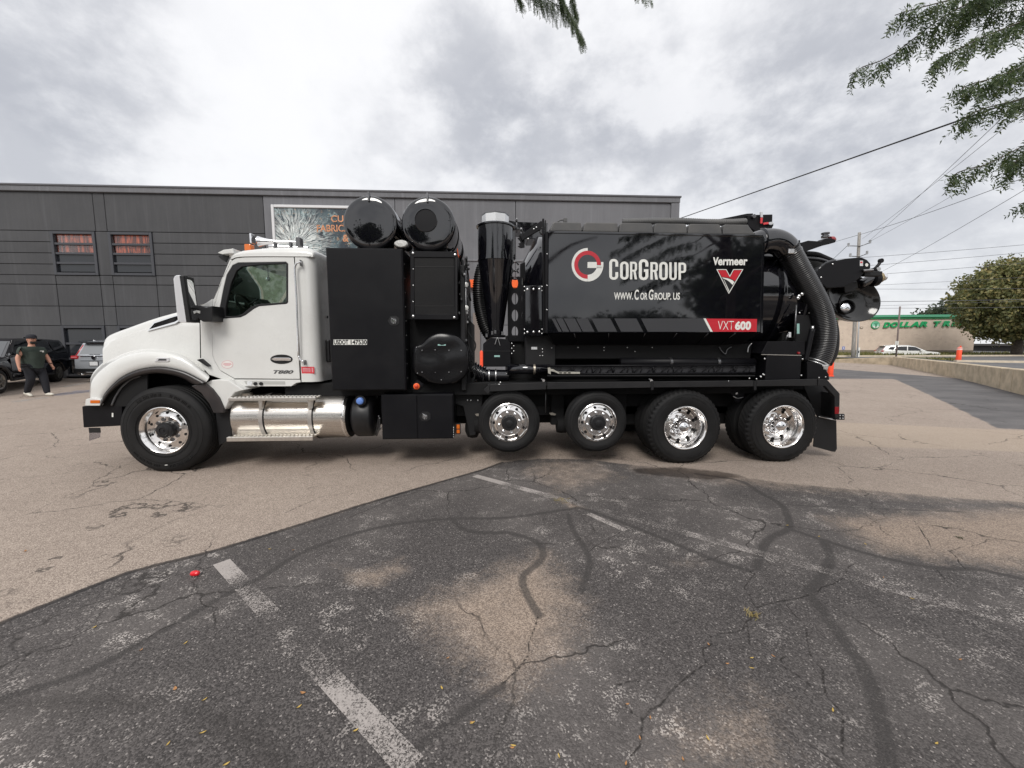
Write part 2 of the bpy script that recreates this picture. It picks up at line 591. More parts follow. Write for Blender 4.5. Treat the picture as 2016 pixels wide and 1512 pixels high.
def build_ground():
    xs = graded(-260, 300, 0.016, 1.10, 0.0)
    ys = [-60.0, -40, -25, -15, -9, -6.5, -5.2]
    y, st = -4.6, 0.013
    while y < 420:
        ys.append(y)
        dist = y + CAMD
        st = max(0.012, 0.0042 * dist * dist * 0.42) if dist < 9 else max(st, 0.022 * dist)
        y += st
    ys = np.array(ys)
    X, Yg = np.meshgrid(xs, ys)
    nx, ny = len(xs), len(ys)
    co = np.zeros((nx * ny, 3), np.float32)
    co[:, 0] = X.ravel()
    co[:, 1] = Yg.ravel()
    i, j = np.meshgrid(np.arange(nx - 1), np.arange(ny - 1))
    a = (j * nx + i).ravel()
    quads = np.stack([a, a + 1, a + nx + 1, a + nx], 1).astype(np.int32)
    me = bpy.data.meshes.new('ground')
    me.vertices.add(nx * ny)
    me.vertices.foreach_set('co', co.ravel())
    me.loops.add(quads.size)
    me.loops.foreach_set('vertex_index', quads.ravel())
    me.polygons.add(len(quads))
    me.polygons.foreach_set('loop_start', np.arange(0, quads.size, 4, dtype=np.int32))
    me.update(calc_edges=True)
    near = (np.abs(X) < 22) & (Yg < 40)
    Xn, Yn = X[near], Yg[near]

    def attr(name, vals):
        full = np.zeros(X.shape, np.float32)
        full[near] = vals
        at = me.attributes.new(name, 'FLOAT', 'POINT')
        at.data.foreach_set('value', full.ravel())

    # sealed dark asphalt
    edge = gp([(-300, 1330), (0, 1228), (80, 1195), (160, 1163), (250, 1128), (330, 1107), (420, 1085), (520, 1055), (600, 1030), (700, 998),
               (800, 968), (880, 945), (950, 925), (990, 910)])
    far = gp([(1060, 903), (1160, 905), (1250, 916), (1330, 924), (1420, 934), (1550, 952), (1700, 965), (1850, 978), (2016, 990), (2300, 1010)])
    poly = edge + far + [(14, -3), (14, -12), (-14, -12), (-14, -4.4)]
    d = seg_dist(Xn, Yn, poly, True)
    sd = np.where(inside(Xn, Yn, poly), d, -d)
    attr('patch', np.clip(sd + .5, 0, 1))
    attr('seam', np.clip(1 - seg_dist(Xn, Yn, edge) / .3, 0, 1))
    # smooth blue grey drive along the retaining wall
    dr = gp([(1560, 708), (1640, 712), (1767, 719), (2016, 775), (2400, 870), (2300, 850), (2016, 846), (1964, 843), (1867, 795), (1794, 761), (1760, 746), (1637, 745.5), (1560, 746)])
    d = seg_dist(Xn, Yn, dr, True)
    attr('drive', np.clip(np.where(inside(Xn, Yn, dr), d, -d) + .5, 0, 1))
    pale = gp([(1580, 828), (1647, 831), (1964, 846), (2100, 850), (2100, 893), (1900, 885), (1647, 878), (1580, 876)])
    d = seg_dist(Xn, Yn, pale, True)
    attr('pale', np.clip(np.where(inside(Xn, Yn, pale), d, -d) * 2 + .5, 0, 1))
    # crack sealer bands
    bands = [
        ([(0, 1376), (149, 1331), (258, 1277), (347, 1227), (446, 1170), (521, 1133), (585, 1093), (670, 1059), (769, 1034), (883, 1021.5), (1000, 1019), (1122, 1002), (1149, 1002), (1254, 1040), (1371, 1088), (1426, 1110), (1476, 1124)], 0.030),
        ([(893, 1026), (918, 1044), (967, 1049), (1000, 1049), (1050, 1063), (1069, 1085), (1061, 1107), (1030, 1135), (1036, 1168), (1061, 1212)], 0.031),
        ([(1119, 1013), (1127, 1041), (1155, 1085), (1160, 1113), (1144, 1162)], 0.027),
        ([(1371, 933), (1454, 946), (1498, 971), (1537, 993), (1551, 1018), (1553, 1041), (1520, 1057), (1498, 1085), (1490, 1118)], 0.036),
        ([(1537, 993), (1610, 997), (1675, 999), (1760, 1003), (1900, 1008)], 0.015),
        ([(1553, 1041), (1620, 1063), (1731, 1096), (1841, 1118), (1924, 1121), (2016, 1140), (2150, 1165)], 0.029),
        ([(1620, 1063), (1634, 1102), (1609, 1146), (1592, 1168), (1609, 1190), (1659, 1257), (1703, 1323), (1731, 1406), (1747, 1489), (1760, 1600)], 0.038),
        ([(800, 1495), (850, 1450), (930, 1390), (990, 1350)], 0.025),
    ]
    seal = np.zeros(Xn.shape)
    for px, w in bands:
        seal = np.maximum(seal, np.clip(.5 + (w - seg_dist(Xn, Yn, smoothpts(gp(px)))) / .16, 0, 1))
    attr('seal', seal)
    cracks = [
        [(1487, 1129), (1465, 1157), (1487, 1196), (1542, 1182), (1592, 1171)],
        [(1470, 1223), (1465, 1240), (1398, 1245), (1390, 1306), (1337, 1345), (1299, 1389), (1265, 1417), (1260, 1467), (1232, 1520)],
        [(1542, 1184), (1587, 1234), (1595, 1290), (1620, 1340), (1659, 1406), (1659, 1483)],
        [(1210, 1350), (1232, 1389), (1263, 1414)], [(1210, 1350), (1288, 1337)], [(1548, 1290), (1548, 1317), (1598, 1351)],
        [(0, 1312), (64, 1282), (139, 1272), (218, 1188)], [(64, 1282), (20, 1330)], [(347, 1227), (300, 1250), (258, 1277)],
        [(1476, 1124), (1487, 1129)], [(1487, 1196), (1480, 1212), (1470, 1223)], [(1470, 1223), (1475, 1270)],
        [(1610, 1168), (1660, 1135), (1680, 1110)], [(1105, 985), (1060, 950), (1050, 930)], [(1160, 1085), (1200, 1060), (1225, 1045)],
        [(0, 974), (60, 958), (150, 945), (260, 935)], [(0, 1005), (110, 985), (250, 990), (420, 975), (560, 972)], [(30, 960), (90, 925), (200, 905)],
        [(0, 985), (80, 970), (170, 900), (110, 870)], [(1700, 1010), (1760, 1060), (1870, 1085), (1900, 1120)], [(1870, 1085), (1960, 1060), (2016, 1065)],
        [(1841, 1118), (1870, 1150), (1960, 1180)], [(1800, 1025), (1830, 1075)], [(1640, 905), (1760, 925), (1900, 930), (2016, 950)], [(1650, 940), (1800, 935)],
        [(560, 1010), (640, 975), (760, 965)], [(1060, 1212), (1040, 1290), (985, 1350)], [(700, 1180), (760, 1230)],
    ]
    rng = random.Random(5)
    cr = np.full(Xn.shape, 1e9)
    for px in cracks:
        pts = gp(px)
        fine = [pts[0]]
        for p, q in zip(pts, pts[1:]):
            L = math.hypot(q[0] - p[0], q[1] - p[1])
            k = max(2, int(L / .09))
            for t in range(1, k + 1):
                j = 0 if t == k else .022
                fine.append((p[0] + (q[0] - p[0]) * t / k + rng.uniform(-j, j), p[1] + (q[1] - p[1]) * t / k + rng.uniform(-j, j)))
        cr = np.minimum(cr, seg_dist(Xn, Yn, fine))
    attr('crack', np.clip(1 - cr / .08, 0, 1))

    def soft(px, r):
        pts = gp(px)
        d = seg_dist(Xn, Yn, pts, True)
        return np.clip(.5 + np.where(inside(Xn, Yn, pts), d, -d) / r, 0, 1)
    dirt = soft([(880, 1165), (1000, 1120), (1070, 1090), (1140, 1180), (1120, 1280), (1060, 1335), (985, 1350), (930, 1305), (880, 1260), (820, 1200)], .55) * .75
    dirt = np.maximum(dirt, soft([(655, 1112), (700, 1125), (790, 1100), (800, 1125), (740, 1160), (690, 1145)], .25) * .55)
    dirt = np.maximum(dirt, soft([(1250, 1560), (1290, 1430), (1380, 1350), (1480, 1335), (1560, 1390), (1570, 1560)], .4) * .38)
    dirt = np.maximum(dirt, soft([(1630, 1022), (1800, 1012), (2016, 1002), (2300, 1100), (2000, 1118), (1740, 1085)], .5) * .8)
    dirt = np.maximum(dirt, soft([(1310, 1105), (1390, 1095), (1390, 1112), (1320, 1118)], .3) * .4)
    dirt = np.maximum(dirt, soft([(1060, 905), (1180, 905), (1230, 940), (1100, 975), (1020, 930)], .5) * .45)
    dirt = np.maximum(dirt, soft([(1080, 972), (1130, 990), (1160, 1003), (1120, 1000)], .15) * .6)
    dirt = np.maximum(dirt, soft([(1200, 896), (1500, 925), (1850, 958), (2400, 985), (2400, 1015), (2016, 992), (1850, 985), (1700, 975), (1550, 963), (1400, 948), (1250, 925)], .7) * .6)
    attr('dirt', dirt)
    attr('smear', np.maximum(soft([(-60, 1395), (0, 1376), (150, 1366), (280, 1372), (330, 1385), (250, 1395), (100, 1396)], .22), soft([(370, 1395), (440, 1405), (510, 1430), (560, 1480), (600, 1540), (540, 1530), (450, 1450), (390, 1420)], .2)))
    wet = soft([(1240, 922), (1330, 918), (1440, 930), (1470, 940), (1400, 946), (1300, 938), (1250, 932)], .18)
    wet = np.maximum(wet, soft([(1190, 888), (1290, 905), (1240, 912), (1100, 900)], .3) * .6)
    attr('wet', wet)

    m = bpy.data.materials.new('asphalt')
    m.use_nodes = True
    k = NT(m.node_tree)
    b = m.node_tree.nodes['Principled BSDF']
    A = lambda nm: k.n('ShaderNodeAttribute', attribute_name=nm).outputs['Fac']
    co_ = k.n('ShaderNodeTexCoord').outputs['Object']
    fine = k.noise(co_, 120, 2, 0.7)
    fine2 = k.noise(co_, 42, 3, 0.7)
    mid = k.noise(co_, 5.5, 5, 0.65)
    big = k.noise(co_, 0.55, 5, 0.6)
    vo = k.n('ShaderNodeTexVoronoi', feature='F1')
    vo.inputs['Scale'].default_value = 135
    k.l(co_, vo.inputs['Vector'])
    grain = vo.outputs['Color']
    gsep = k.n('ShaderNodeSeparateColor')
    k.l(grain, gsep.inputs[0])
    gr = gsep.outputs[0]
    # old tan asphalt: aggregate of light and dark stones
    tan = k.mix(k.mr(gr, 0.05, 0.95), (.225, .180, .150), (.49, .41, .345))
    tan = k.mix(k.mr(fine, 0.35, 0.75, 0, .55), tan, (.155, .125, .106))
    tan = k.mix(k.mr(big, 0.38, 0.68, 0, .30), tan, (.23, .185, .155))
    tan = k.mix(k.mr(mid, 0.45, 0.75, 0, .22), tan, (.48, .40, .34))
    # sealed asphalt
    dk = k.mix(k.mr(gr, 0.1, 0.9), (.043, .039, .038), (.118, .107, .103))
    dk = k.mix(k.mr(fine2, 0.4, 0.72, 0, .5), dk, (.046, .041, .039))
    dk = k.mix(k.mr(big, 0.42, 0.66, 0, .55), dk, (.150, .135, .127))
    spk = k.m('MULTIPLY', k.mr(gr, 0.62, 0.76), k.mr(mid, 0.50, 0.62))
    spk = k.m('MULTIPLY', spk, k.mr(k.noise(co_, 1.1, 4, 0.6), 0.44, 0.62))
    dk = k.mix(k.m('MULTIPLY', spk, .92), dk, (.47, .43, .40))
    spk2 = k.mr(gr, 0.965, 0.985)
    dk = k.mix(k.m('MULTIPLY', spk2, .7), dk, (.34, .31, .29))
    edge_n = k.m('ADD', k.m('MULTIPLY', k.m('SUBTRACT', k.noise(co_, 14, 4, .7), 0.5), 0.11), k.m('MULTIPLY', k.m('SUBTRACT', k.noise(co_, 2.5, 4, .6), 0.5), 0.16))
    pm = k.mr(k.m('ADD', A('patch'), edge_n), 0.47, 0.53)
    dirt_f = A('dirt')
    dirt_n = k.m('ADD', dirt_f, k.m('MULTIPLY', k.m('SUBTRACT', k.m('ADD', k.m('MULTIPLY', mid, .6), k.m('MULTIPLY', fine2, .4)), 0.5), k.mr(dirt_f, 0.02, 0.3, 0, 1.3)))
    pm = k.m('MULTIPLY', pm, k.m('SUBTRACT', 1.0, k.mr(dirt_n, 0.10, 0.90, 0, .88)))
    col = k.mix(pm, tan, dk)
    dm = k.m('MULTIPLY', k.mr(dirt_n, 0.15, 0.9, 0, .48), k.mr(k.m('ADD', A('patch'), edge_n), 0.47, 0.53))
    col = k.mix(dm, col, k.mix(k.mr(gr, .1, .9), (.17, .125, .092), (.36, .27, .20)))
    # drive and pale strip
    drv = k.mr(k.m('ADD', A('drive'), edge_n), .46, .54)
    dcol = k.mix(k.mr(k.noise(k.vm('MULTIPLY', co_, (.55, 1.0, 1)), .9, 6, .65), .3, .72), (.10, .096, .098), (.165, .157, .155))
    dcol = k.mix(k.mr(fine2, .4, .7, 0, .35), dcol, (.06, .058, .06))
    col = k.mix(drv, col, dcol)
    pl = k.mr(k.m('ADD', A('pale'), edge_n), .38, .62, 0, .42)
    col = k.mix(pl, col, (.43, .345, .26))
    # sealer, seam, cracks
    sn = k.m('MULTIPLY', k.m('SUBTRACT', k.noise(co_, 24, 3, .7), .5), .22)
    sl = k.mr(k.m('ADD', A('seal'), sn), .42, .60, 0, .72)
    col = k.mix(sl, col, k.mix(k.mr(fine, .4, .7), (.036, .033, .032), (.066, .060, .057)))
    col = k.mix(k.mr(k.m('ADD', A('smear'), k.m('MULTIPLY', sn, 1.4)), .1, .9, 0, .6), col, (.036, .032, .030))
    sm = k.mr(k.m('ADD', A('seam'), k.m('MULTIPLY', sn, .6)), .87, .95, 0, .85)
    col = k.mix(sm, col, (.022, .020, .020))
    cn = k.m('MULTIPLY', k.m('SUBTRACT', k.noise(co_, 30, 3, .7), .5), .16)
    ck = k.mr(k.m('ADD', A('crack'), cn), .90, .985, 0, .92)
    # fine crazing over the old parts
    v2 = k.n('ShaderNodeTexVoronoi', feature='DISTANCE_TO_EDGE')
    v2.inputs['Scale'].default_value = 0.62
    warp = k.vm('ADD', co_, k.vm('SCALE', k.noise(co_, 2.4, 4, .6, out='Color'), scale=.30))
    k.l(warp, v2.inputs['Vector'])
    v3 = k.n('ShaderNodeTexVoronoi', feature='DISTANCE_TO_EDGE')
    v3.inputs['Scale'].default_value = 2.6
    k.l(warp, v3.inputs['Vector'])
    cz = k.m('MULTIPLY', k.mr(v2.outputs['Distance'], .006, .001), k.mr(big, .42, .56, 0, .8))
    cz2 = k.m('MULTIPLY', k.mr(v3.outputs['Distance'], .009, .002), k.m('MULTIPLY', k.mr(k.noise(co_, .8, 3, .5), .56, .68, 0, .35), k.m('SUBTRACT', 1.0, pm)))
    cz = k.m('MAXIMUM', cz, cz2)
    crk = k.m('MAXIMUM', ck, cz)
    col = k.mix(crk, col, (.026, .023, .021))
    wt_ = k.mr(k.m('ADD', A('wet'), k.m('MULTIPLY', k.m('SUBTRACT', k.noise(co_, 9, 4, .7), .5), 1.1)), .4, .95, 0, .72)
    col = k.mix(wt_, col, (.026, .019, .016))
    k.l(col, b.inputs['Base Color'])
    k.l(k.m('SUBTRACT', k.mr(fine, .3, .7, .80, .95), k.m('MULTIPLY', wt_, .4)), b.inputs['Roughness'])
    b.inputs['Specular IOR Level'].default_value = 0.28
    h = k.m('ADD', k.m('MULTIPLY', vo.outputs['Distance'], -.9), k.m('MULTIPLY', fine2, .9))
    h = k.m('ADD', h, k.m('MULTIPLY', pm, .5))
    h = k.m('SUBTRACT', h, k.m('MULTIPLY', k.m('MAXIMUM', crk, sm), 2.2))
    bn = k.n('ShaderNodeBump')
    bn.inputs['Strength'].default_value = 0.55
    bn.inputs['Distance'].default_value = 0.006
    k.l(h, bn.inputs['Height'])
    k.l(bn.outputs[0], b.inputs['Normal'])
    me.materials.append(m)
    o = link('ground', me)
    tag(o, kind='structure', label='cracked tan parking lot with a dark sealed patch in front')


build_ground()


def sheet(name, pts, mat, z=0.004, label=None):
    me = mesh_from([(x, y, z) for x, y in pts], [tuple(range(len(pts)))])
    if me.polygons and me.polygons[0].normal.z < 0: me.flip_normals()
    o = link(name, me, mat)
    return tag(o, label=label, kind='structure')


def worn_paint(name, col, wear_lo, wear_hi, fade=None):
    m = bpy.data.materials.new(name)
    m.use_nodes = True
    t = m.node_tree
    k = NT(t)
    b = t.nodes['Principled BSDF']
    o = t.nodes['Material Output']
    co = k.n('ShaderNodeTexCoord').outputs['Object']
    n = k.m('ADD', k.m('MULTIPLY', k.noise(co, 100, 3, .75), .85), k.m('MULTIPLY', k.noise(co, 4.5, 5, .65), .5))
    if fade is not None:             # some lengths of the line have almost gone
        n = k.m('ADD', n, k.m('MULTIPLY', k.n('ShaderNodeAttribute', attribute_name='keep').outputs['Fac'], fade))
    f = k.m('MULTIPLY', k.mr(n, wear_lo, wear_hi), .9)
    tr = k.n('ShaderNodeBsdfTransparent')
    mx = k.n('ShaderNodeMixShader')
    k.l(f, mx.inputs[0]); k.l(tr.outputs[0], mx.inputs[1]); k.l(b.outputs[0], mx.inputs[2])
    k.l(mx.outputs[0], o.inputs[0])
    k.l(k.mix(k.noise(co, 110, 2, .7), tuple(x * .62 for x in col), tuple(min(1, x * 1.15) for x in col)), b.inputs['Base Color'])
    b.inputs['Roughness'].default_value = .8
    return m


M_line = worn_paint('worn_line_paint', (.44, .40, .375), .66, .84, .30)


def stripe(name, a, b, w, keep, label):   # keep: list of wear values along the line
    A, B = Vector(G(*a)), Vector(G(*b))
    A.z = B.z = 0.004
    d = (B - A).normalized()
    nrm = Vector((-d.y, d.x, 0)) * w / 2
    n = len(keep)
    vs, fs = [], []
    for i in range(n):
        p = A.lerp(B, i / (n - 1))
        vs += [p - nrm, p + nrm]
    fs = [(2 * i, 2 * i + 2, 2 * i + 3, 2 * i + 1) for i in range(n - 1)]
    me = mesh_from(vs, fs)
    if me.polygons[0].normal.z < 0: me.flip_normals()
    at = me.attributes.new('keep', 'FLOAT', 'POINT')
    at.data.foreach_set('value', [k for k in keep for _ in (0, 1)])
    tag(link(name, me, M_line), label=label, kind='structure')


stripe('parking_line', (436, 1107), (812, 1512), .115, [.8, .6, .42, -.1, .12, .2, .22, -.2, -.45, -.4, .0, .16, .30, .36, .28, .30, .34], 'worn white parking line running to the lower edge')
stripe('parking_line', (935, 937), (2060, 1243), .105, [.9, .85, .8, .1, .65, .35, .1, .05, .0, .0, -.1, .05, .0, .12, .05, .12, -.05, .05, .1, .0, .15, .1, .0, .0], 'long faint parking line from the truck to the right edge')
stripe('parking_line', (1158, 1012), (1232, 1045), .07, [.35, .35, .3, .2], 'short second stripe beside the long faint line')
M_blueline = worn_paint('worn_blue_paint', (.26, .29, .40), .60, .82)
M_wline = worn_paint('worn_white_paint', (.50, .48, .45), .60, .82)
sheet('parking_marking', gp([(96, 778), (150, 769), (176, 768), (176, 772), (120, 779)]), M_blueline, .004, 'blue accessible bay marking on the tan asphalt')
sheet('parking_line', gp([(122, 761), (176, 751), (180, 752), (128, 763)]), M_wline, .004, 'white bay line under the silver car')
sheet('parking_line', gp([(20, 790), (90, 781), (98, 783), (26, 793)]), M_wline, .004, 'white bay line left of the walking person')

# ------------------------------------------------------------------ dark building behind the truck
BY = 15.0


def stucco(name, col, col2):
    m = bpy.data.materials.new(name)
    m.use_nodes = True
    k = NT(m.node_tree)
    b = m.node_tree.nodes['Principled BSDF']
    co = k.n('ShaderNodeTexCoord').outputs['Object']
    f = k.m('ADD', k.m('MULTIPLY', k.noise(co, .5, 5, .6), .6), k.m('MULTIPLY', k.noise(k.vm('MULTIPLY', co, (6, 1, .5)), 1.4, 4, .6), .4))
    c = k.mix(k.mr(f, .35, .68), col, col2)
    c = k.mix(k.mr(k.noise(co, 55, 2, .7), .4, .75, 0, .25), c, tuple(x * .6 for x in col))
    rnd = k.n('ShaderNodeObjectInfo').outputs['Random']
    c = k.mix(k.m('MULTIPLY', rnd, .16), c, (.02, .02, .022))
    st = k.noise(k.vm('MULTIPLY', co, (3.5, 1, .12)), 1.0, 5, .65)
    c = k.mix(k.mr(st, .52, .74, 0, .28), c, tuple(x * 1.7 for x in col2))
    k.l(c, b.inputs['Base Color'])
    b.inputs['Roughness'].default_value = .7
    b.inputs['Specular IOR Level'].default_value = .35
    bn = k.n('ShaderNodeBump')
    bn.inputs['Strength'].default_value = .35
    bn.inputs['Distance'].default_value = .02
    k.l(k.noise(co, 38, 4, .7), bn.inputs['Height'])
    k.l(bn.outputs[0], b.inputs['Normal'])
    return m


M_st = stucco('dark_grey_stucco', (.058, .059, .063), (.075, .076, .080))
M_st2 = stucco('grey_stucco', (.145, .147, .158), (.18, .182, .195))
M_joint = pbr('joint_black', (.012, .012, .013), .8)
M_frame = pbr('dark_window_frame', (.05, .052, .06), .4)
M_wg = pbr('building_glass', (.016, .018, .022), .06, ior=1.55, bump=.01, bscale=1.5)


def curtain_mat():
    m = bpy.data.materials.new('orange_curtain')
    m.use_nodes = True
    k = NT(m.node_tree)
    b = m.node_tree.nodes['Principled BSDF']
    co = k.n('ShaderNodeTexCoord').outputs['Object']
    f = k.noise(k.vm('MULTIPLY', co, (1, 1, .08)), 9, 4, .7)
    k.l(k.mix(k.mr(f, .42, .62), (.15, .06, .05), (.90, .22, .11)), b.inputs['Base Color'])
    b.inputs['Roughness'].default_value = .8
    return m


M_curtain = curtain_mat()


def build_building():
    X = lambda u, v=500: P(u, v, BY).x
    Zl = lambda v: P(50, v, BY).z
    b = thing('dark_building', 'long dark grey two storey stucco building behind the truck', 'building', (0, BY + .2, 0))
    ztop = Zl(362.5)
    xl, xr = -34.0, P(1333, 400, BY).x
    zr = P(1333, 389, BY).z
    ztop = (ztop + zr) / 2
    box('wall', (xl, BY + .22, -.3), (xr - .02, BY + 14, ztop - .05), M_joint, b, 0)
    box('coping', (xl - .1, BY - .10, ztop - .30), (xr + .12, BY + 14.1, ztop), M_st2, b, .02)
    box('coping_lip', (xl - .12, BY - .14, ztop - .06), (xr + .16, BY + 14.14, ztop + .02), pbr('coping_metal', (.10, .10, .11), .35), b, .01)
    c1, c2, c3 = X(193), X(215.5), X(524)
    w1a, w1b, w2a, w2b = X(104), X(191.5), X(217), X(303)
    rows = [Zl(v) for v in (453.6, 475.5, 497.5, 519.5, 541, 559.5, 602.5)]
    zl0 = Zl(641)
    top = ztop - .3
    g = .011
    allp = []

    def panel(x0, x1, z0, z1, mat=M_st, nm='panel'):
        allp.append(link(nm, box_me((x0 + g, BY, z0 + g), (x1 - g, BY + .08, z1 - g), .012), mat, b))
    left_edges = [xl, xl + 5.5, X(-190), X(-30)]
    # tall top row
    for a_, b_ in ((xl, -29), (-29, c1), (c1, c2), (c2, c3)): panel(a_, b_, rows[0], top)
    # four narrow rows beside the upper windows
    for i in range(4):
        panel(xl, -29, rows[i + 1], rows[i]); panel(-29, w1a, rows[i + 1], rows[i]); panel(w2b, c3, rows[i + 1], rows[i])
    panel(w1b, w2a, rows[4], rows[0])
    for z1, z0 in ((rows[4], rows[5]), (rows[5], rows[6]), (rows[6], zl0)):
        for a_, b_ in ((xl, -29), (-29, w1a), (w1a, w1b), (w1b, w2a), (w2a, w2b), (w2b, c3)): panel(a_, b_, z0, z1)
    for a_, b_ in ((xl, -29), (-29, w1a), (w1b, w2a), (w2b, c3)): panel(a_, b_, .02, zl0)
    # plainer lighter section to the right
    rz = [top, P(905, 512, BY).z, P(905, 640, BY).z, .02]
    rx = [c3, X(780), X(1015), xr]
    for i in range(3):
        for z1, z0 in zip(rz, rz[1:]): panel(rx[i], rx[i + 1], z0, z1, M_st2)
    box('ledge', (c3 + .1, BY - .05, rz[1] - .05), (xr + .1, BY - .002, rz[1] + .05), M_st2, b, .01)
    box('end_trim', (xr - .32, BY - .09, ztop - 2.2), (xr + .1, BY - .003, ztop - .32), M_st2, b, .01)
    box('corner_ledge', (xr - .4, BY - .2, ztop - 2.55), (xr + .5, BY + 3, ztop - 2.25), M_st2, b, .02)

    def window(x0, x1, z0, z1, nrow, curtains, seed):
        f = link('window_frame', join_me(
            [box_me((x0, BY - .05, z0), (x0 + .13, BY + .12, z1), .01), box_me((x1 - .13, BY - .05, z0), (x1, BY + .12, z1), .01),
             box_me((x0 + .13, BY - .05, z0), (x1 - .13, BY + .12, z0 + .12), .01), box_me((x0 + .13, BY - .05, z1 - .12), (x1 - .13, BY + .12, z1), .01)]), M_frame, b)
        h = (z1 - z0 - .24) / nrow
        for r in range(1, nrow):
            zz = z0 + .12 + h * r
            link('mullion', box_me((x0 + .13, BY - .02, zz - .05), (x1 - .13, BY + .10, zz + .05), .006), M_frame, f)
        for r in range(nrow):
            zz = z0 + .12 + h * r
            link('pane', box_me((x0 + .131, BY + .06, zz + .052), (x1 - .131, BY + .066, zz + h - .052)), M_wgl if curtains and r >= nrow - 2 else M_wg, f)
        if curtains:
            rng = random.Random(seed)
            vs, fs = [], []
            n = 60
            for i in range(n + 1):
                x = x0 + .14 + (x1 - x0 - .28) * i / n
                y = BY + .115 + .012 * math.sin(i * 1.3) + rng.uniform(-.006, .006)
                vs += [(x, y, z0 + .12 + h * (nrow - 2)), (x, y, z1 - .12)]
            fs = [(2 * i, 2 * i + 2, 2 * i + 3, 2 * i + 1) for i in range(n)]
            link('curtain', mesh_from(vs, fs, True), M_curtain, f)
    M_wgl = glass('clear_pane', (.93, .93, .93), .35)
    window(w1a, w1b, rows[4], rows[0] - .02, 4, True, 3)
    window(w2a, w2b, rows[4], rows[0] - .02, 4, True, 4)
    window(w1a, w1b, .1, zl0, 3, False, 5)
    window(w2a, w2b, .1, zl0, 3, False, 6)
    # orange band and shop door seen between the truck parts
    P1, P2 = P(922, 552, BY), P(1036, 568, BY)
    box('orange_band', (P1.x, BY - .25, P2.z), (P2.x, BY - .01, P1.z), M_orange, b, .02)
    d = box('roller_door', (X(845), BY - .03, 0.02), (X(926), BY - .002, P(905, 622, BY).z), M_frame, b, 0)
    for i in range(12):
        link('slat', box_me((X(845) + .05, BY - .05, .08 + i * .22), (X(926) - .05, BY - .031, .26 + i * .22), .008), pbr('door_slat', (.05, .048, .042), .5), d)
    box('door_post', (X(930), BY - .12, 0.0), (X(944), BY - .003, P(905, 616, BY).z), pbr('door_post_tan', (.18, .15, .135), .7), b)
    # sign on the wall
    s = thing('wall_sign', 'white framed wall sign with orange lettering and white sparks', 'sign', (P(610, 450, BY).x, BY, P(610, 450, BY).z))
    fx0, fx1 = P(538, 440, BY).x, P(772, 440, BY).x
    fz1, fz0 = P(545, 404.5, BY).z, P(545, 530, BY).z
    Y0 = BY - .16
    w = .13
    link('sign_frame', join_me([box_me((fx0, Y0, fz0), (fx0 + w, BY - .001, fz1), .02), box_me((fx1 - w, Y0, fz0), (fx1, BY - .001, fz1), .02),
                                box_me((fx0 + w, Y0, fz1 - w), (fx1 - w, BY - .001, fz1), .02), box_me((fx0 + w, Y0, fz0), (fx1 - w, BY - .001, fz0 + w), .02)]),
         pbr('sign_frame_white', (.62, .62, .63), .4), s)
    m = bpy.data.materials.new('sign_print')
    m.use_nodes = True
    k = NT(m.node_tree)
    bb = m.node_tree.nodes['Principled BSDF']
    co = k.n('ShaderNodeTexCoord').outputs['Object']
    co = k.vm('ADD', co, (-(fx0 + .95), 0, -(fz1 - 1.85)))
    co = k.vm('ADD', co, k.vm('SCALE', k.vm('SUBTRACT', k.noise(co, 2.6, 3, .6, out='Color'), (.5, .5, .5)), scale=.25))
    sp = k.n('ShaderNodeSeparateXYZ')
    k.l(co, sp.inputs[0])
    ang = k.m('ARCTAN2', sp.outputs[2], sp.outputs[0])
    rad = k.vm('LENGTH', k.vm('MULTIPLY', co, (1, 0, 1)))
    cb = k.n('ShaderNodeCombineXYZ')
    k.l(k.m('MULTIPLY', ang, 13.0), cb.inputs[0]); k.l(k.m('MULTIPLY', rad, .8), cb.inputs[1])
    streak = k.noise(cb.outputs[0], 2.2, 4, .7)
    blob = k.noise(co, 3.2, 6, .72)
    c = k.mix(k.mr(k.noise(co, 1.7, 5, .65), .38, .66), (.018, .024, .034), (.06, .10, .115))
    c = k.mix(k.mr(blob, .52, .64, 0, .6), c, (.42, .55, .55))
    c = k.mix(k.m('MULTIPLY', k.mr(streak, .43, .56), k.mr(rad, 2.3, .5, 0, 1)), c, (.72, .76, .74))
    c = k.mix(k.m('MULTIPLY', k.mr(k.noise(co, 7, 4, .7), .60, .68), .6), c, (.48, .30, .16))
    k.l(c, bb.inputs['Base Color'])
    bb.inputs['Roughness'].default_value = .35
    box('sign_panel', (fx0 + w - .01, Y0 + .06, fz0 + w - .01), (fx1 - w + .01, BY - .002, fz1 - w + .01), m, s, 0)
    mo = pbr('sign_orange', (.58, .26, .13), .5, var=.35, vscale=6)
    Yt = Y0 + .045
    text('lettering', 'CUSTOM', 652, 424, 724, 437, Yt, mo, s, bold=.012)
    text('lettering', 'FABRICATION', 624, 442.5, 728, 456, Yt, mo, s, bold=.012)
    text('lettering', '&', 675, 462, 686, 476, Yt, mo, s, bold=.02)


build_building()
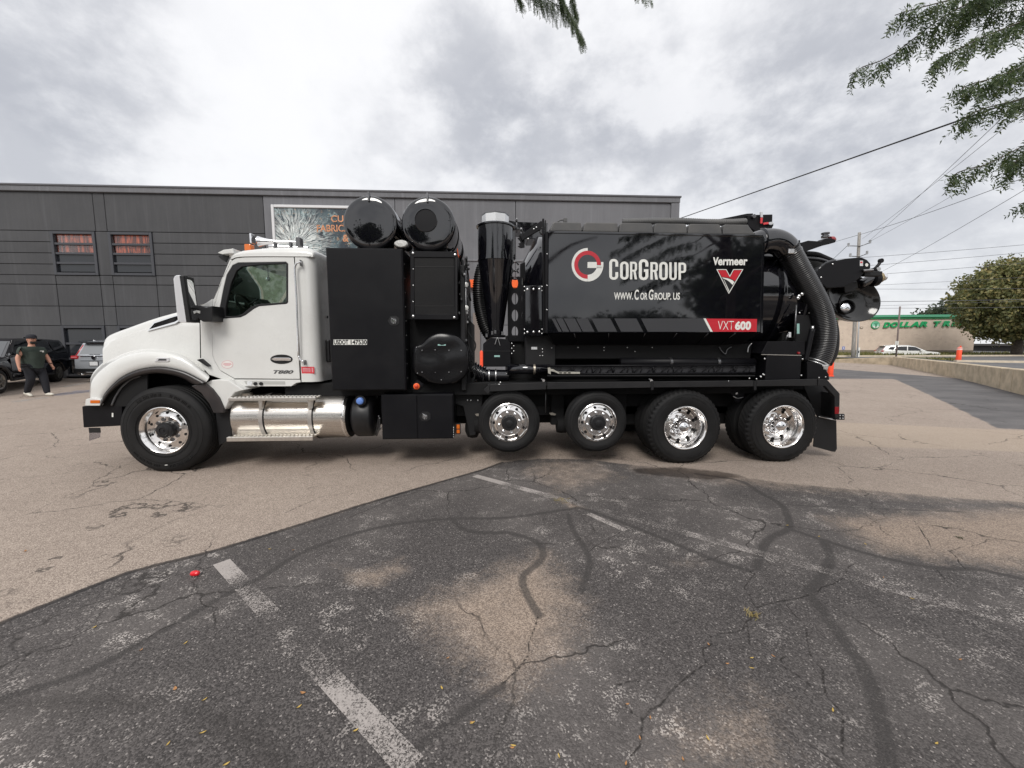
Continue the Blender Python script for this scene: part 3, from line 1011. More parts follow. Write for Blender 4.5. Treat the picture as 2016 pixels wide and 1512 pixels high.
# ------------------------------------------------------------------ far right: raised street beyond the wall
ZU = 0.42
M_conc = pbr('weathered_concrete', (.52, .43, .31), .8, var=.22, vscale=2.2, bump=.3, bscale=30, dust=.3, dustcol=(.26, .21, .15))
M_kerb = pbr('pale_kerb', (.58, .50, .39), .8, var=.1, vscale=3)
M_road = pbr('street_asphalt', (.11, .108, .11), .85, var=.2, vscale=.7)
M_verge = pbr('dry_grass_ground', (.16, .15, .065), .9, var=.45, vscale=3.0, bump=.5, bscale=14)
wall_base = [G(1560, 712), G(1640, 713), G(1767, 719.3), G(1917, 748.5), G(1991, 766.5), G(2016, 773), G(2180, 812), G(2500, 890)]
wall_top = [.22, .26, .655, .74, .79, .82, .86, .9]


def build_far():
    # raised ground beyond
    Q = G(1560, 700.6, ZU)
    hidden = [(Q.x - 30, Q.y + 10), (Q.x, Q.y)]
    inner = [(p.x + .25, p.y + .25) for p in wall_base[2:]]
    b0, b1, b2 = wall_base[:3]
    rp_ = [(b0.x - 30, b0.y + 10, .18), (b0.x + .15, b0.y + .25, .19), (b1.x + .2, b1.y + .2, .22), (b2.x + .25, b2.y + .25, ZU + .002), (Q.x + .1, Q.y, ZU + .002), (Q.x - 30, Q.y + 10, ZU + .002)]
    rm = mesh_from(rp_, [(0, 1, 4, 5), (1, 2, 4), (2, 3, 4)])
    if rm.polygons[0].normal.z < 0: rm.flip_normals()
    tag(link('grass_bank', rm, M_verge), kind='structure', label='grassy bank rising behind the low end of the concrete wall')
    pts = hidden + inner + [(200, wall_base[-1].y), (300, 60), (300, 400), (-120, 400), (-120, 120)]
    sheet('street_ground', pts, M_road, ZU, 'raised street level beyond the concrete wall')

    def up(px, z): return [(G(u, v, z).x, G(u, v, z).y) for u, v in px]
    sheet('grass_verge', up([(1776, 702.6), (1865, 704.6), (1884, 710.4), (1800, 704.6)], ZU), M_verge, ZU + .012, 'dry grass strip beyond the wall')
    sheet('grass_verge', up([(1560, 696), (1700, 695.2), (2100, 693.5), (2200, 697), (2016, 699.5), (1840, 700.2), (1560, 702)], ZU), M_verge, ZU + .012, 'grass strip in front of the pale store')
    for a, b_, lab in (((1880, 712.6), (2200, 717.0), 'pale kerb on the near side of the street'), ((1560, 703), (2200, 700.5), 'pale kerb on the far side of the street')):
        A, B = G(*a, ZU), G(*b_, ZU)
        d = (B - A).normalized()
        nrm = Vector((-d.y, d.x, 0)) * .18
        bm = bmesh.new()
        lo = [A - nrm, B - nrm, B + nrm, A + nrm]
        vs = [bm.verts.new((p.x, p.y, ZU - .05)) for p in lo] + [bm.verts.new((p.x, p.y, ZU + .13)) for p in lo]
        for f in ((0, 3, 2, 1), (4, 5, 6, 7), (0, 1, 5, 4), (1, 2, 6, 5), (2, 3, 7, 6), (3, 0, 4, 7)): bm.faces.new([vs[i] for i in f])
        tag(link('kerb', finish(bm), M_kerb), kind='structure', label=lab)
    # retaining wall, panel by panel
    w = thing('retaining_wall', 'low weathered concrete retaining wall curving along the drive', 'wall', tuple(wall_base[3]))
    for i in range(len(wall_base) - 1):
        A, B = wall_base[i], wall_base[i + 1]
        d = (B - A)
        L = d.length
        d.normalize()
        n = Vector((-d.y, d.x, 0))
        if n.y < 0: n = -n
        n_pan = max(1, round(L / 4.2))
        for kx in range(n_pan):
            t0, t1 = kx / n_pan, (kx + 1) / n_pan
            p, q = A.lerp(B, t0) + d * .012, A.lerp(B, t1) - d * .012
            z0, z1 = wall_top[i] + (wall_top[i + 1] - wall_top[i]) * t0, wall_top[i] + (wall_top[i + 1] - wall_top[i]) * t1
            bm = bmesh.new()
            vs = []
            for (r, zt) in ((p, z0), (q, z1)):
                for off, zz in ((0, -.2), (0, zt), (.3, zt), (.3, -.2)):
                    vs.append(bm.verts.new((r.x + n.x * off, r.y + n.y * off, zz)))
            bm.faces.new(vs[0:4]); bm.faces.new(vs[4:8][::-1])
            for a_ in range(4): bm.faces.new((vs[a_], vs[4 + a_], vs[4 + (a_ + 1) % 4], vs[(a_ + 1) % 4]))
            link('wall_panel', finish(bm, False, .025), M_conc, w)

    # store building
    SD = 49.0
    Ys = P(1800, 690, 0).y
    A, B = CAM + ray(1560, 694) * (SD + 1.5), CAM + ray(1915, 696) * (SD - 1.0)
    A.z = B.z = ZU
    d = (B - A).normalized()
    n = Vector((-d.y, d.x, 0))
    A = A - d * 14
    st = thing('pale_store', 'low pale brick store with green fascia across the street', 'building', (A.x, A.y, ZU))
    zt = (Dp(1885, 617, SD).z + Dp(1720, 624, SD).z) / 2
    m = bpy.data.materials.new('pale_brick')
    m.use_nodes = True
    k = NT(m.node_tree)
    bb = m.node_tree.nodes['Principled BSDF']
    tc = k.n('ShaderNodeTexCoord').outputs['Object']
    c = k.mix(k.mr(k.noise(tc, 1.2, 6, .7), .35, .7), (.58, .475, .395), (.66, .545, .455))
    c = k.mix(k.mr(k.noise(k.vm('MULTIPLY', tc, (2.2, 2.2, 5)), 1.0, 2, .5), .62, .66, 0, .35), c, (.42, .30, .27))
    k.l(c, bb.inputs['Base Color'])
    bb.inputs['Roughness'].default_value = .85
    M_gr = pbr('store_green', (.02, .23, .085), .5)
    M_grl = pbr('store_light_green', (.10, .36, .22), .5)
    M_base = pbr('store_base', (.20, .17, .13), .8)

    def sb(name, t0, t1, z0, z1, off0, off1, mat, parent=st, bev=0.0):
        bm = bmesh.new()
        vs = []
        for zz in (z0, z1):
            for t, o_ in ((t0, off0), (t1, off0), (t1, off1), (t0, off1)):
                vs.append(bm.verts.new((A.x + d.x * t + n.x * o_, A.y + d.y * t + n.y * o_, zz)))
        for f in ((0, 3, 2, 1), (4, 5, 6, 7), (0, 1, 5, 4), (1, 2, 6, 5), (2, 3, 7, 6), (3, 0, 4, 7)): bm.faces.new([vs[i] for i in f])
        return link(name, finish(bm, False, bev), mat, parent)
    L = (B - A).length
    z_sp = Dp(1800, 628, SD).z
    sb('wall', 0, L, ZU - .2, z_sp, 0, 20, m)
    sb('fascia', -.2, L + .2, z_sp + .003, zt - .28, -.15, 20.2, M_gr)
    sb('fascia_cap', -.3, L + .3, zt - .278, zt, -.25, 20.3, M_grl)
    sb('plinth', .02, L - .02, ZU, ZU + .38, -.06, -.003, M_base)
    for u in (1654.5,):
        t = (Dp(u, 650, SD) - A).dot(d)
        sb('control_joint', t - .07, t + .07, ZU + .4, z_sp - .05, -.02, -.002, M_base)

    def on_wall(u, v):               # picture point on the store front
        r = ray(u, v)
        s_ = (A - CAM).dot(n) / r.dot(n)
        return CAM + r * s_

    def wall_text(name, s, u0, v0, u1, v1, mat, bold, shear, th, off):
        me = text_me(s, bold, shear, th)
        c_ = np.array([q.co[:] for q in me.vertices])
        lo, hi = c_.min(0), c_.max(0)
        a_, b__ = on_wall(u0, v1), on_wall(u1, v1)
        zt_, zb = on_wall(u0, v0).z, a_.z
        for q in me.vertices:
            fx, fz = (q.co.x - lo[0]) / (hi[0] - lo[0]), (q.co.y - lo[1]) / (hi[1] - lo[1])
            p = a_.lerp(b__, fx)
            e = (q.co.z - lo[2]) / max(1e-6, hi[2] - lo[2])
            q.co = (p.x - n.x * (off - e * 0 + (e) * .12), p.y - n.y * (off + e * .12), zb + (zt_ - zb) * fz)
        me.update()
        return link(name, me, mat, st)
    M_let = pbr('letter_green', (.02, .36, .13), .4)
    xs = [1737, 1751.5, 1767.5, 1778.5, 1790, 1808, 1836, 1853, 1871, 1886]
    word = 'DOLLAR TREE'.replace(' ', '')
    ww = [13.5, 14.5, 10.5, 10.5, 17, 15.5, 14, 15, 13, 13]
    for ch, u, w_ in zip(word, xs, ww):
        dv = -(u - 1737) * .022
        wall_text('letter', ch, u, 634.5 + dv, u + w_, 645.0 + dv, M_let, .05, .25, .1, .06)
    # round emblem left of the letters
    c0 = on_wall(1722.5, 640)
    rr = (on_wall(1731, 640) - c0).length

    def disc(name, r, off, mat, squash=1.0, cz=0.0, half=None):
        vs = []
        N = 28
        rng_ = range(N) if half is None else range(N)
        for i in rng_:
            t = 2 * math.pi * i / N if half is None else math.pi * i / (N - 1) + (0 if half > 0 else math.pi)
            vs.append(c0 + d * (r * math.cos(t)) + Vector((0, 0, r * squash * math.sin(t) + cz)) - n * off)
        me = mesh_from(vs + [p + n * .05 for p in vs], [tuple(range(N)), tuple(range(N, 2 * N))[::-1]] + [(i, (i + 1) % N, N + (i + 1) % N, N + i) for i in range(N)])
        return link(name, me, mat, st)
    disc('emblem_ring', rr, .10, M_let)
    disc('emblem_disc', rr * .84, .13, pbr('emblem_pale_green', (.30, .62, .48), .4))
    disc('emblem_crown', rr * .62, .16, M_grl, .8, .12, 1)
    disc('emblem_base', rr * .72, .16, M_vwhite, .7, -.12, -1)
    tt = (c0 - A).dot(d)
    sb('emblem_trunk', tt - .05, tt + .05, c0.z - rr * .55, c0.z + .1, -.22, -.17, M_gr)
    u_, v_ = 1695.5, 645
    pw = on_wall(u_, v_)
    t = (pw - A).dot(d)
    sb('wall_vent', t - .17, t + .17, pw.z - .11, pw.z + .11, -.05, -.002, M_base)
    sb('vent_face', t - .11, t + .11, pw.z - .06, pw.z + .06, -.07, -.051, m)
    # small blue parking signs on posts in front of the store
    for (u, v, lab) in ((1660.5, 685.5, 'small blue accessible parking sign left of the wooden pole'), (1743, 685.5, 'small blue accessible parking sign by the white wagon')):
        q = thing('parking_sign', lab, 'sign', tuple(G(u, 697, ZU)), 'small blue parking signs')
        dep = (q.location - CAM).dot(FW)
        a_, b__ = Dp(u - 2.6, v + 3, dep), Dp(u + 2.6, v - 3.4, dep)
        tube('post', [(q.location.x, q.location.y, ZU), ((a_.x + b__.x) / 2, a_.y + .05, a_.z)], .03, M_dsteel, q, seg=6)
        box('sign_face', (a_.x, a_.y - .01, a_.z), (b__.x, a_.y + .02, b__.z), pbr('sign_blue', (.20, .24, .52), .5), q, 0)
        box('sign_symbol', (a_.x + .1, a_.y - .016, a_.z + .1), (b__.x - .12, a_.y - .0105, b__.z - .1), M_vwhite, q, 0)
    # white sandwich board by the pole
    q = thing('white_sign_board', 'white notice board standing right of the wooden pole base', 'sign', tuple(G(1688, 705.5, .30)))
    dep = (q.location - CAM).dot(FW)
    a_, b__ = Dp(1685.5, 704, dep), Dp(1692, 684, dep)
    box('board', (a_.x, q.location.y, .35), (b__.x, q.location.y + .06, b__.z), M_vwhite, q, .01)
    box('printing', (a_.x + .07, q.location.y - .006, a_.z + .42), (b__.x - .07, q.location.y - .001, a_.z + .62), M_vblack, q, 0)
    for sx in (a_.x + .03, b__.x - .03): tube('post', [(sx, q.location.y + .03, .24), (sx, q.location.y + .03, .36)], .02, M_dsteel, q, seg=6)
    # low kerbside box left of the store
    # utility pole
    M_wood = pbr('weathered_pole', (.27, .255, .235), .85, var=.25, vscale=4, stretch=(6, 6, .4), bump=.3, bscale=20)
    M_ins = pbr('insulator_grey', (.33, .34, .35), .4)
    g = G(1679.5, 706, .30)
    pole = thing('utility_pole', 'tall weathered utility pole with two crossarms behind the truck', 'pole', tuple(g))
    dep = (g - CAM).dot(FW)
    tp = Dp(1692, 458, dep)
    tube('pole_shaft', [g - Vector((0, 0, .3)), g.lerp(tp, .5), tp], lambda t: .155 - .045 * t, M_wood, pole, seg=12, n=8)
    for (a, b_) in (((1670.5, 481.5), (1713, 475.5)), ((1674, 502), (1707, 497))):
        mid = g.lerp(tp, 1 - (a[1] - 458 + 4) / 248)
        p1, p2 = Dp(*a, dep - .3), Dp(*b_, dep - .3)
        for e in (p1, p2):
            tube('arm', [mid + Vector((0, -.15, 0)), e + Vector((0, 0, -.1))], .035, M_dsteel, pole, seg=6)
            lathe('insulator', [(.03, -.16), (.11, -.12), (.06, -.04), (.11, 0), (.06, .06), (.10, .1), (.03, .16)], M_ins, pole, axis='Z', seg=10, center=e)
    # pale conduit up the pole
    tube('conduit', [G(1683.5, 706, .30) + Vector((0, -.2, 0)), g.lerp(tp, .45) + Vector((.18, -.2, 0))], .055, pbr('grey_conduit', (.42, .43, .44), .5), pole, seg=8)
    # thin leaning pole
    g2 = G(1764, 704.5, ZU)
    dep2 = (g2 - CAM).dot(FW)
    tp2 = Dp(1772, 603.5, dep2)
    p2_ = thing('thin_post', 'thin leaning post in front of the green lettering', 'post', tuple(g2))
    tube('post_shaft', [g2 - Vector((0, 0, .1)), tp2], .06, pbr('rusty_post', (.17, .13, .12), .7), p2_, seg=8)
    for du in (-2.2, 1.6):
        a_ = Dp(1766 + du, 675, dep2 - .12)
        box('marker_plate', (a_.x - .05, a_.y - .02, a_.z - .22), (a_.x + .05, a_.y + .02, a_.z + .16), M_vwhite, p2_, 0)
    # wires
    M_wire = pbr('wire_black', (.02, .02, .022), .6)
    M_wire2 = pbr('wire_grey', (.10, .10, .11), .6)

    def wire(name, a, da, b_, db, r, label, mat=M_wire2, sag=.25, cat='cable', group='overhead wires'):
        p, q = Dp(*a, da), Dp(*b_, db)
        pts = [p.lerp(q, i / 16) - Vector((0, 0, sag * 4 * (i / 16) * (1 - i / 16))) for i in range(17)]
        tag(tube(name, pts, r, mat, None, seg=6, n=17), label, cat, group)
    wire('overhead_cable', (1336, 431), 20.5, (2100, 163), 7.0, .018, 'thick black cable from the building corner to the upper right', M_wire, .0)
    L_ = dep
    wire('overhead_wire', (1709, 476), L_, (2030, 178), 12, .010, 'steep thin wire rising from the left crossarm end', sag=.1)
    wire('overhead_wire', (1698, 470), L_, (2060, 184), 13, .010, 'second steep wire crossing the first below the leaves', sag=.1)
    wire('overhead_wire', (1692, 462), L_, (1630, 480), 60, .02, 'short wire running left from the pole top', sag=.0)
    wire('overhead_wire', (1692, 462), L_, (2050, 337), 20, .016, 'wire from the pole top into the lowest leaves', sag=.15)
    wire('overhead_wire', (1713, 475), L_, (2040, 288), 18, .010, 'fine wire from the right insulator to the upper right', sag=.1)
    wire('overhead_wire', (1672, 480), L_, (1600, 545), 70, .02, 'thin wire dropping left from the upper crossarm', sag=.1)
    wire('overhead_wire', (1739, 533), L_, (2060, 348), 16, .012, 'diagonal guy wire across the lines above the store', sag=.1)
    for (a, b_, lab, r) in (((1640, 511), (2060, 478), 'topmost of the level lines above the store', .014), ((1640, 528), (2060, 493), 'second level line from the top above the store', .014),
                            ((1640, 546), (2060, 514), 'third level line from the top above the store', .014), ((1640, 565), (2060, 543), 'faint fourth level line above the store', .011),
                            ((1640, 568.5), (2060, 567.5), 'fifth level line above the store', .013), ((1640, 594), (2060, 588.5), 'dark level line just above the store roof', .02),
                            ((1640, 604), (2060, 590.5), 'faint line slanting over the store roof', .010), ((1640, 606.5), (2060, 604), 'lowest level line over the store roof', .014)):
        wire('overhead_wire', a, 36, b_, 33, r, lab, sag=.05)
    return SD


STORE_D = build_far()

# ------------------------------------------------------------------ orange tubes
M_cone = pbr('orange_plastic', (.85, .085, .03), .5, var=.08, vscale=5)


def channelizer(name, label, base, h, r, bands=True):
    t = thing(name, label, 'traffic post', tuple(base), 'orange traffic posts')
    b = base
    link('tube_body', lathe_me([(r * 1.0, .06), (r, .1), (r * .95, h * .94), (r * .8, h * .97), (r * .3, h)], 'Z', 20, b), M_cone, t)
    link('foot', lathe_me([(r * 1.25, 0), (r * 1.25, .05), (r * 1.05, .07)], 'Z', 20, b), M_cone, t)
    if bands:
        for z in (.80, .90):
            link('reflective_band', lathe_me([(r * .985, h * z), (r * .985, h * (z + .05))], 'Z', 20, b, caps=False), M_vwhite, t)
        link('handle', box_me((b.x + r * .15, b.y - .04, h * .97 + b.z), (b.x + r * .6, b.y + .04, h * 1.09 + b.z), .02), M_cone, t)
    return t


channelizer('traffic_post', 'orange traffic post with white bands on the wall', G(1886.5, 711, .44), .98, .14)
channelizer('traffic_post', 'orange traffic post behind the black suction hose', G(1634, 741), .95, .13, False)
channelizer('traffic_post', 'slim orange post glimpsed behind the cyclone base', Dp(948, 717, 17.5) * 1 - Vector((0, 0, Dp(948, 717, 17.5).z)), Dp(948, 690, 17.5).z, .075, False)

# ------------------------------------------------------------------ trees
def leaf_mat(name, c0, c1, c2, trans=.25):
    m = bpy.data.materials.new(name)
    m.use_nodes = True
    t = m.node_tree
    k = NT(t)
    b = t.nodes['Principled BSDF']
    o = t.nodes['Material Output']
    co = k.n('ShaderNodeTexCoord').outputs['Object']
    rnd = k.n('ShaderNodeNewGeometry').outputs['Random Per Island']
    f = k.m('ADD', k.m('MULTIPLY', rnd, .6), k.m('MULTIPLY', k.noise(co, .55, 3, .6), .5))
    c = k.mix(k.mr(f, .25, .55), c0, c1)
    c = k.mix(k.mr(f, .62, .85), c, c2)
    k.l(c, b.inputs['Base Color'])
    b.inputs['Roughness'].default_value = .55
    tl = k.n('ShaderNodeBsdfTranslucent')
    k.l(c, tl.inputs[0])
    mx = k.n('ShaderNodeMixShader')
    mx.inputs[0].default_value = trans
    k.l(b.outputs[0], mx.inputs[1]); k.l(tl.outputs[0], mx.inputs[2])
    k.l(mx.outputs[0], o.inputs[0])
    return m


M_leaf_far = leaf_mat('maple_leaves', (.075, .090, .036), (.175, .180, .066), (.30, .25, .10))
M_leaf_bg = leaf_mat('distant_leaves', (.035, .05, .03), (.06, .08, .045), (.08, .10, .05))
M_leaf_lo = leaf_mat('locust_leaves', (.030, .052, .020), (.055, .090, .030), (.09, .12, .035), .4)
M_bark = pbr('grey_brown_bark', (.085, .07, .058), .9, var=.3, vscale=5, bump=.6, bscale=18)


def crown_me(center, radii, n_clump, per, leaf, rng, flat=.0):
    vs, fs = [], []
    c = Vector(center)
    for q in range(n_clump):
        while True:
            p = Vector((rng.uniform(-1, 1), rng.uniform(-1, 1), rng.uniform(-1, 1)))
            if .45 < p.length < 1: break
        p = p * (.72 + .28 * rng.random())
        cc = c + Vector((p.x * radii[0], p.y * radii[1], p.z * radii[2]))
        cr = leaf * rng.uniform(2.6, 5.2)
        for _ in range(per):
            d = Vector((rng.gauss(0, 1), rng.gauss(0, 1), rng.gauss(0, .75)))
            d = d.normalized() * cr * rng.random() ** .4
            o_ = cc + d
            ax = Vector((rng.gauss(0, 1), rng.gauss(0, 1), rng.gauss(0, .6))).normalized()
            s_ = ax.orthogonal().normalized()
            s_ = (Matrix.Rotation(rng.uniform(0, 6.28), 3, ax) @ s_) * leaf * rng.uniform(.35, .6)
            tdir = ax.cross(s_).normalized() * leaf * rng.uniform(.55, 1.0)
            i = len(vs)
            vs += [o_ - tdir, o_ + s_, o_ + tdir, o_ - s_]
            fs.append((i, i + 1, i + 2, i + 3))
    return mesh_from(vs, fs)


def limb_set(base, top, r, rng, spread, n):
    ms = [tube_me([base, base.lerp(top, .5) + Vector((rng.uniform(-.2, .2), rng.uniform(-.2, .2), 0)), top], lambda t: r * (1 - .6 * t), 8, 8)]
    for i in range(n):
        s_ = base.lerp(top, rng.uniform(.45, .95))
        a = rng.uniform(0, 6.28)
        e = s_ + Vector((math.cos(a) * spread[0], math.sin(a) * spread[1], rng.uniform(.5, 1.0) * spread[2])) * rng.uniform(.6, 1)
        ms.append(tube_me([s_, s_.lerp(e, .5) + Vector((0, 0, .15 * spread[2])), e], lambda t: r * .4 * (1 - .75 * t), 6, 6))
    return join_me(ms)


def tree(name, label, base, h, rx, ry, z0, clumps, per, leaf, mat, r, seed, group=None, tr=.3):
    rng = random.Random(seed)
    t = thing(name, label, 'tree', tuple(base), group)
    cz = (z0 + h) / 2
    link('trunk', limb_set(base - Vector((0, 0, .2)), base + Vector((0, 0, h * .72)), r, rng, (rx * .8, ry * .8, h * .3), 9), M_bark, t)
    cr = link('crown', crown_me(base + Vector((0, 0, cz)), (rx, ry, (h - z0) / 2), clumps, per, leaf, rng), mat, t)
    cr['kind'] = 'stuff'
    return t


bt = G(2001, 700.5, ZU)
tree('maple_tree', 'broad round green tree right of the pale store', bt, 9.8, 5.5, 5.2, 1.1, 820, 62, .20, M_leaf_far, .42, 3)
tb = Dp(1883, 690, 95)
tree('background_tree', 'small dark tree top behind the store roof', Vector((tb.x, tb.y, 0)), 12.6, 4.2, 3, 4, 80, 40, .6, M_leaf_bg, .4, 9)
tb = Dp(1835, 690, 110)
tree('background_tree', 'low far tree beyond the store left of the dark one', Vector((tb.x, tb.y, 0)), 11.2, 4, 3, 3, 60, 40, .6, M_leaf_bg, .4, 10)
fb = thing('far_building', 'low dark building in the distance beneath the round tree', 'building', tuple(Dp(1960, 690, 62)))
p0, p1 = Dp(1926, 690, 62), Dp(2230, 690, 58)
zr_ = Dp(1990, 681, 60).z
link('wall', box_me((min(p0.x, p1.x), min(p0.y, p1.y), 0), (max(p0.x, p1.x), max(p0.y, p1.y) + 6, zr_)), pbr('far_dark_wall', (.05, .048, .046), .8), fb)
link('roof', box_me((min(p0.x, p1.x) - .4, min(p0.y, p1.y) - .4, zr_ + .002), (max(p0.x, p1.x) + .4, max(p0.y, p1.y) + 6.4, zr_ + .3)), pbr('far_roof', (.09, .085, .08), .8), fb)
# trees and a row of shrubs behind the viewer, which the glossy black paint mirrors
spots = [(-24, -29, 9.5, 5.0), (-9.5, -27, 10.5, 4.6), (-3, -40, 5.0, 5.5), (22.5, -29, 10.5, 5.0), (34, -30, 10, 5.2), (-38, -34, 10, 5.4), (8, -42, 4.6, 6), (17, -41, 5.2, 6)]
labs = ['shade tree across the lot, second from the left behind the viewer', 'tall shade tree behind the viewer, mirrored in the black cylinders', 'low bushy tree directly behind the viewer', 'tall shade tree behind the viewer on the right',
        'outermost shade tree on the right behind the viewer', 'outermost shade tree on the left behind the viewer', 'lowest bushy tree far behind the viewer', 'low bushy tree next to the tall one on the right behind']
proto = None
for i, (x, y, h, r_) in enumerate(spots):
    if proto is None:
        proto = tree('shade_tree', labs[0], Vector((x, y, 0)), 9.5, 5.0, 5.0, 2.6, 150, 34, .42, M_leaf_bg, .3, 21, 'shade trees behind the viewer')
        continue
    c_ = copy_tree(proto)
    c_.location = (x, y, 0)
    c_.scale = (r_ / 5, r_ / 5, h / 9.5)
    c_.rotation_euler.z = i * 1.3
    c_['label'] = labs[i]


# honeylocust boughs hanging into view
def locust_leaf(vs, fs, base, d, up, L, rng, wl):
    d = d.normalized()
    side = d.cross(up).normalized()
    n = int(L / (wl * .55))
    droop = Vector((0, 0, -1))
    p = base.copy()
    dirc = d.copy()
    st = L / n
    ring = [p.copy()]
    for i in range(n):
        dirc = (dirc + droop * .05).normalized()
        p = p + dirc * st
        ring.append(p.copy())
        sc = wl * (1 - .45 * abs(i / n - .4)) * rng.uniform(.85, 1.1)
        for sg in (-1, 1):
            ld = (side * sg + dirc * rng.uniform(.2, .7) + droop * rng.uniform(-.15, .5) + Vector((rng.gauss(0, .12), rng.gauss(0, .25), 0))).normalized()
            w = ld.cross(dirc).normalized()
            w = (Matrix.Rotation(rng.uniform(-.8, .8), 3, ld) @ ld.cross(w)).normalized() * sc * .16
            k = len(vs)
            vs += [p, p + ld * sc * .4 + w, p + ld * sc, p + ld * sc * .4 - w]
            fs.append((k, k + 1, k + 2, k + 3))
    w = side * .0011
    for a, b_ in zip(ring, ring[1:]):
        k = len(vs)
        vs += [a - w, a + w, b_ + w, b_ - w]
        fs.append((k, k + 1, k + 2, k + 3))


def bough(parent, px, depth, dens, L, wl, seed, hang=1.0, thick=.006, fill=0.0, hangdir=None):
    rng = random.Random(seed)
    pts = [Dp(u, v, depth + dd) for (u, v, dd) in px]
    c = spline(pts, 40)
    tw = Vector((parent.location.x, parent.location.y, min(6.0, pts[0].z + .9)))
    mid = pts[0].lerp(tw, .5) + Vector((rng.uniform(-.15, .15), rng.uniform(-.15, .15), .25))
    limb = tube_me([tw, mid, pts[0]], lambda t: .05 - (.05 - thick - .0012) * t, 7, 16)
    b = link('bough', join_me([limb, tube_me(pts, lambda t: thick * (1 - .75 * t) + .0012, 6, 24)]), M_bark, parent)
    b.data.polygons.foreach_set('use_smooth', [True] * len(b.data.polygons))
    vs, fs = [], []
    total = sum((q - p).length for p, q in zip(c, c[1:]))
    nl = int(total * dens)
    twigs = []
    for i in range(nl):
        f = (i + rng.random()) / nl
        p = c[min(39, int(f * 39))]
        tg = (c[min(39, int(f * 39) + 1)] - c[max(0, int(f * 39) - 1)]).normalized()
        off = Vector((rng.gauss(0, 1), rng.gauss(0, 1.2), rng.gauss(0, .7) - .2)) * fill * (1.1 - .7 * f)
        d = (tg * rng.uniform(.1, .9) + Vector((rng.gauss(0, .45), rng.gauss(0, .45), -hang * rng.uniform(.2, 1.1) + .25)))
        if hangdir is not None: d = d * .5 + hangdir * rng.uniform(.5, 1)
        locust_leaf(vs, fs, p + off, d, Vector((rng.gauss(0, .5), -1, rng.gauss(0, .6))).normalized(), L * rng.uniform(.55, 1.1), rng, wl * rng.uniform(.8, 1.15))
    lf = link('leaves', mesh_from(vs, fs), M_leaf_lo, b)
    lf['kind'] = 'stuff'


lt = thing('honeylocust_tree', 'overhanging honeylocust whose leafy boughs droop in at the upper right', 'tree', (7.2, -6.5, 0))
link('trunk', limb_set(Vector((7.2, -6.5, -.1)), Vector((6.6, -6.2, 6.4)), .17, random.Random(2), (2.2, 2.0, 1.6), 7), M_bark, lt)
DEP = 2.7
bough(lt, [(2250, -120, .3), (2050, -40, .2), (1900, 10, 0), (1820, 60, 0), (1750, 112, 0), (1690, 135, 0), (1672, 150, 0)], DEP, 83, .15, .034, 1, 1.5, fill=.035)
bough(lt, [(2100, -80, .2), (1960, -25, .1), (1870, 0, 0), (1800, 18, 0), (1762, 30, 0)], DEP - .1, 125, .14, .034, 2, 1.5, fill=.05)
bough(lt, [(2000, -60, .2), (1930, 10, .1), (1880, 50, 0), (1850, 75, 0)], DEP + .1, 83, .14, .034, 12, 1.2, fill=.04)
bough(lt, [(2300, -40, .3), (2080, 20, .2), (1980, 55, .1), (1910, 85, 0), (1860, 110, 0), (1832, 128, 0)], DEP - .2, 99, .15, .034, 3, 1.5, fill=.03)
bough(lt, [(2260, 40, .2), (2100, 85, .2), (2016, 130, .1), (1950, 155, 0), (1900, 170, 0), (1885, 190, 0)], DEP - .3, 141, .14, .034, 4, 1.5, fill=.05)
bough(lt, [(2260, 120, .2), (2120, 150, .2), (2030, 190, .1), (1970, 205, 0), (1920, 220, 0), (1890, 242, 0)], DEP - .3, 116, .13, .033, 5, 1.2, fill=.035)
bough(lt, [(2250, 200, .2), (2120, 235, .1), (2030, 280, 0), (1990, 300, 0), (1940, 325, 0), (1895, 335, 0), (1868, 352, 0)], DEP - .2, 103, .14, .034, 6, 1.5, fill=.03)
bough(lt, [(2200, 240, .2), (2080, 275, .1), (2010, 310, 0), (1975, 345, 0)], DEP - .1, 125, .13, .034, 7, 1.4, fill=.045)
bough(lt, [(2200, 380, .2), (2080, 385, .1), (2030, 395, 0), (2008, 402, 0)], DEP, 74, .12, .033, 8, 1.4, fill=.02)
bough(lt, [(2200, -30, .2), (2100, 10, .2), (2010, 20, 0), (1940, 30, 0)], DEP + .2, 99, .14, .034, 9, 1.4, fill=.05)
lt2 = thing('honeylocust_tree', 'overhanging honeylocust with drooping sprays at the top centre', 'tree', (1.6, -7.4, 0))
link('trunk', limb_set(Vector((1.6, -7.4, -.1)), Vector((1.4, -6.9, 7.2)), .19, random.Random(4), (2.4, 1.6, 1.4), 7), M_bark, lt2)
DC = 3.4
hd = Vector((.35, 0, -1))
bough(lt2, [(900, -260, -.6), (960, -120, -.3), (1030, -40, 0), (1075, -2, 0), (1110, 15, 0)], DC, 260, .15, .0165, 31, 1.2, fill=.05, hangdir=hd)
bough(lt2, [(1060, -200, -.4), (1085, -70, -.2), (1108, 0, 0), (1128, 40, 0), (1146, 80, 0)], DC, 230, .12, .0165, 32, 1.2, fill=.018, hangdir=hd)
bough(lt2, [(1000, -160, -.4), (1010, -60, -.2), (1020, -10, 0), (1028, 8, 0)], DC, 190, .11, .0165, 33, 1.3, fill=.02, hangdir=hd)
bough(lt2, [(1110, -180, -.4), (1118, -60, -.2), (1128, 5, 0), (1136, 30, 0)], DC + .2, 200, .12, .0165, 35, 1.3, fill=.025, hangdir=hd)
bough(lt2, [(1200, -170, -.4), (1230, -70, -.2), (1250, -25, 0), (1268, -12, 0), (1285, -6, 0)], DC, 110, .10, .0165, 34, 1.4, fill=.02, hangdir=Vector((.1, 0, -1)))
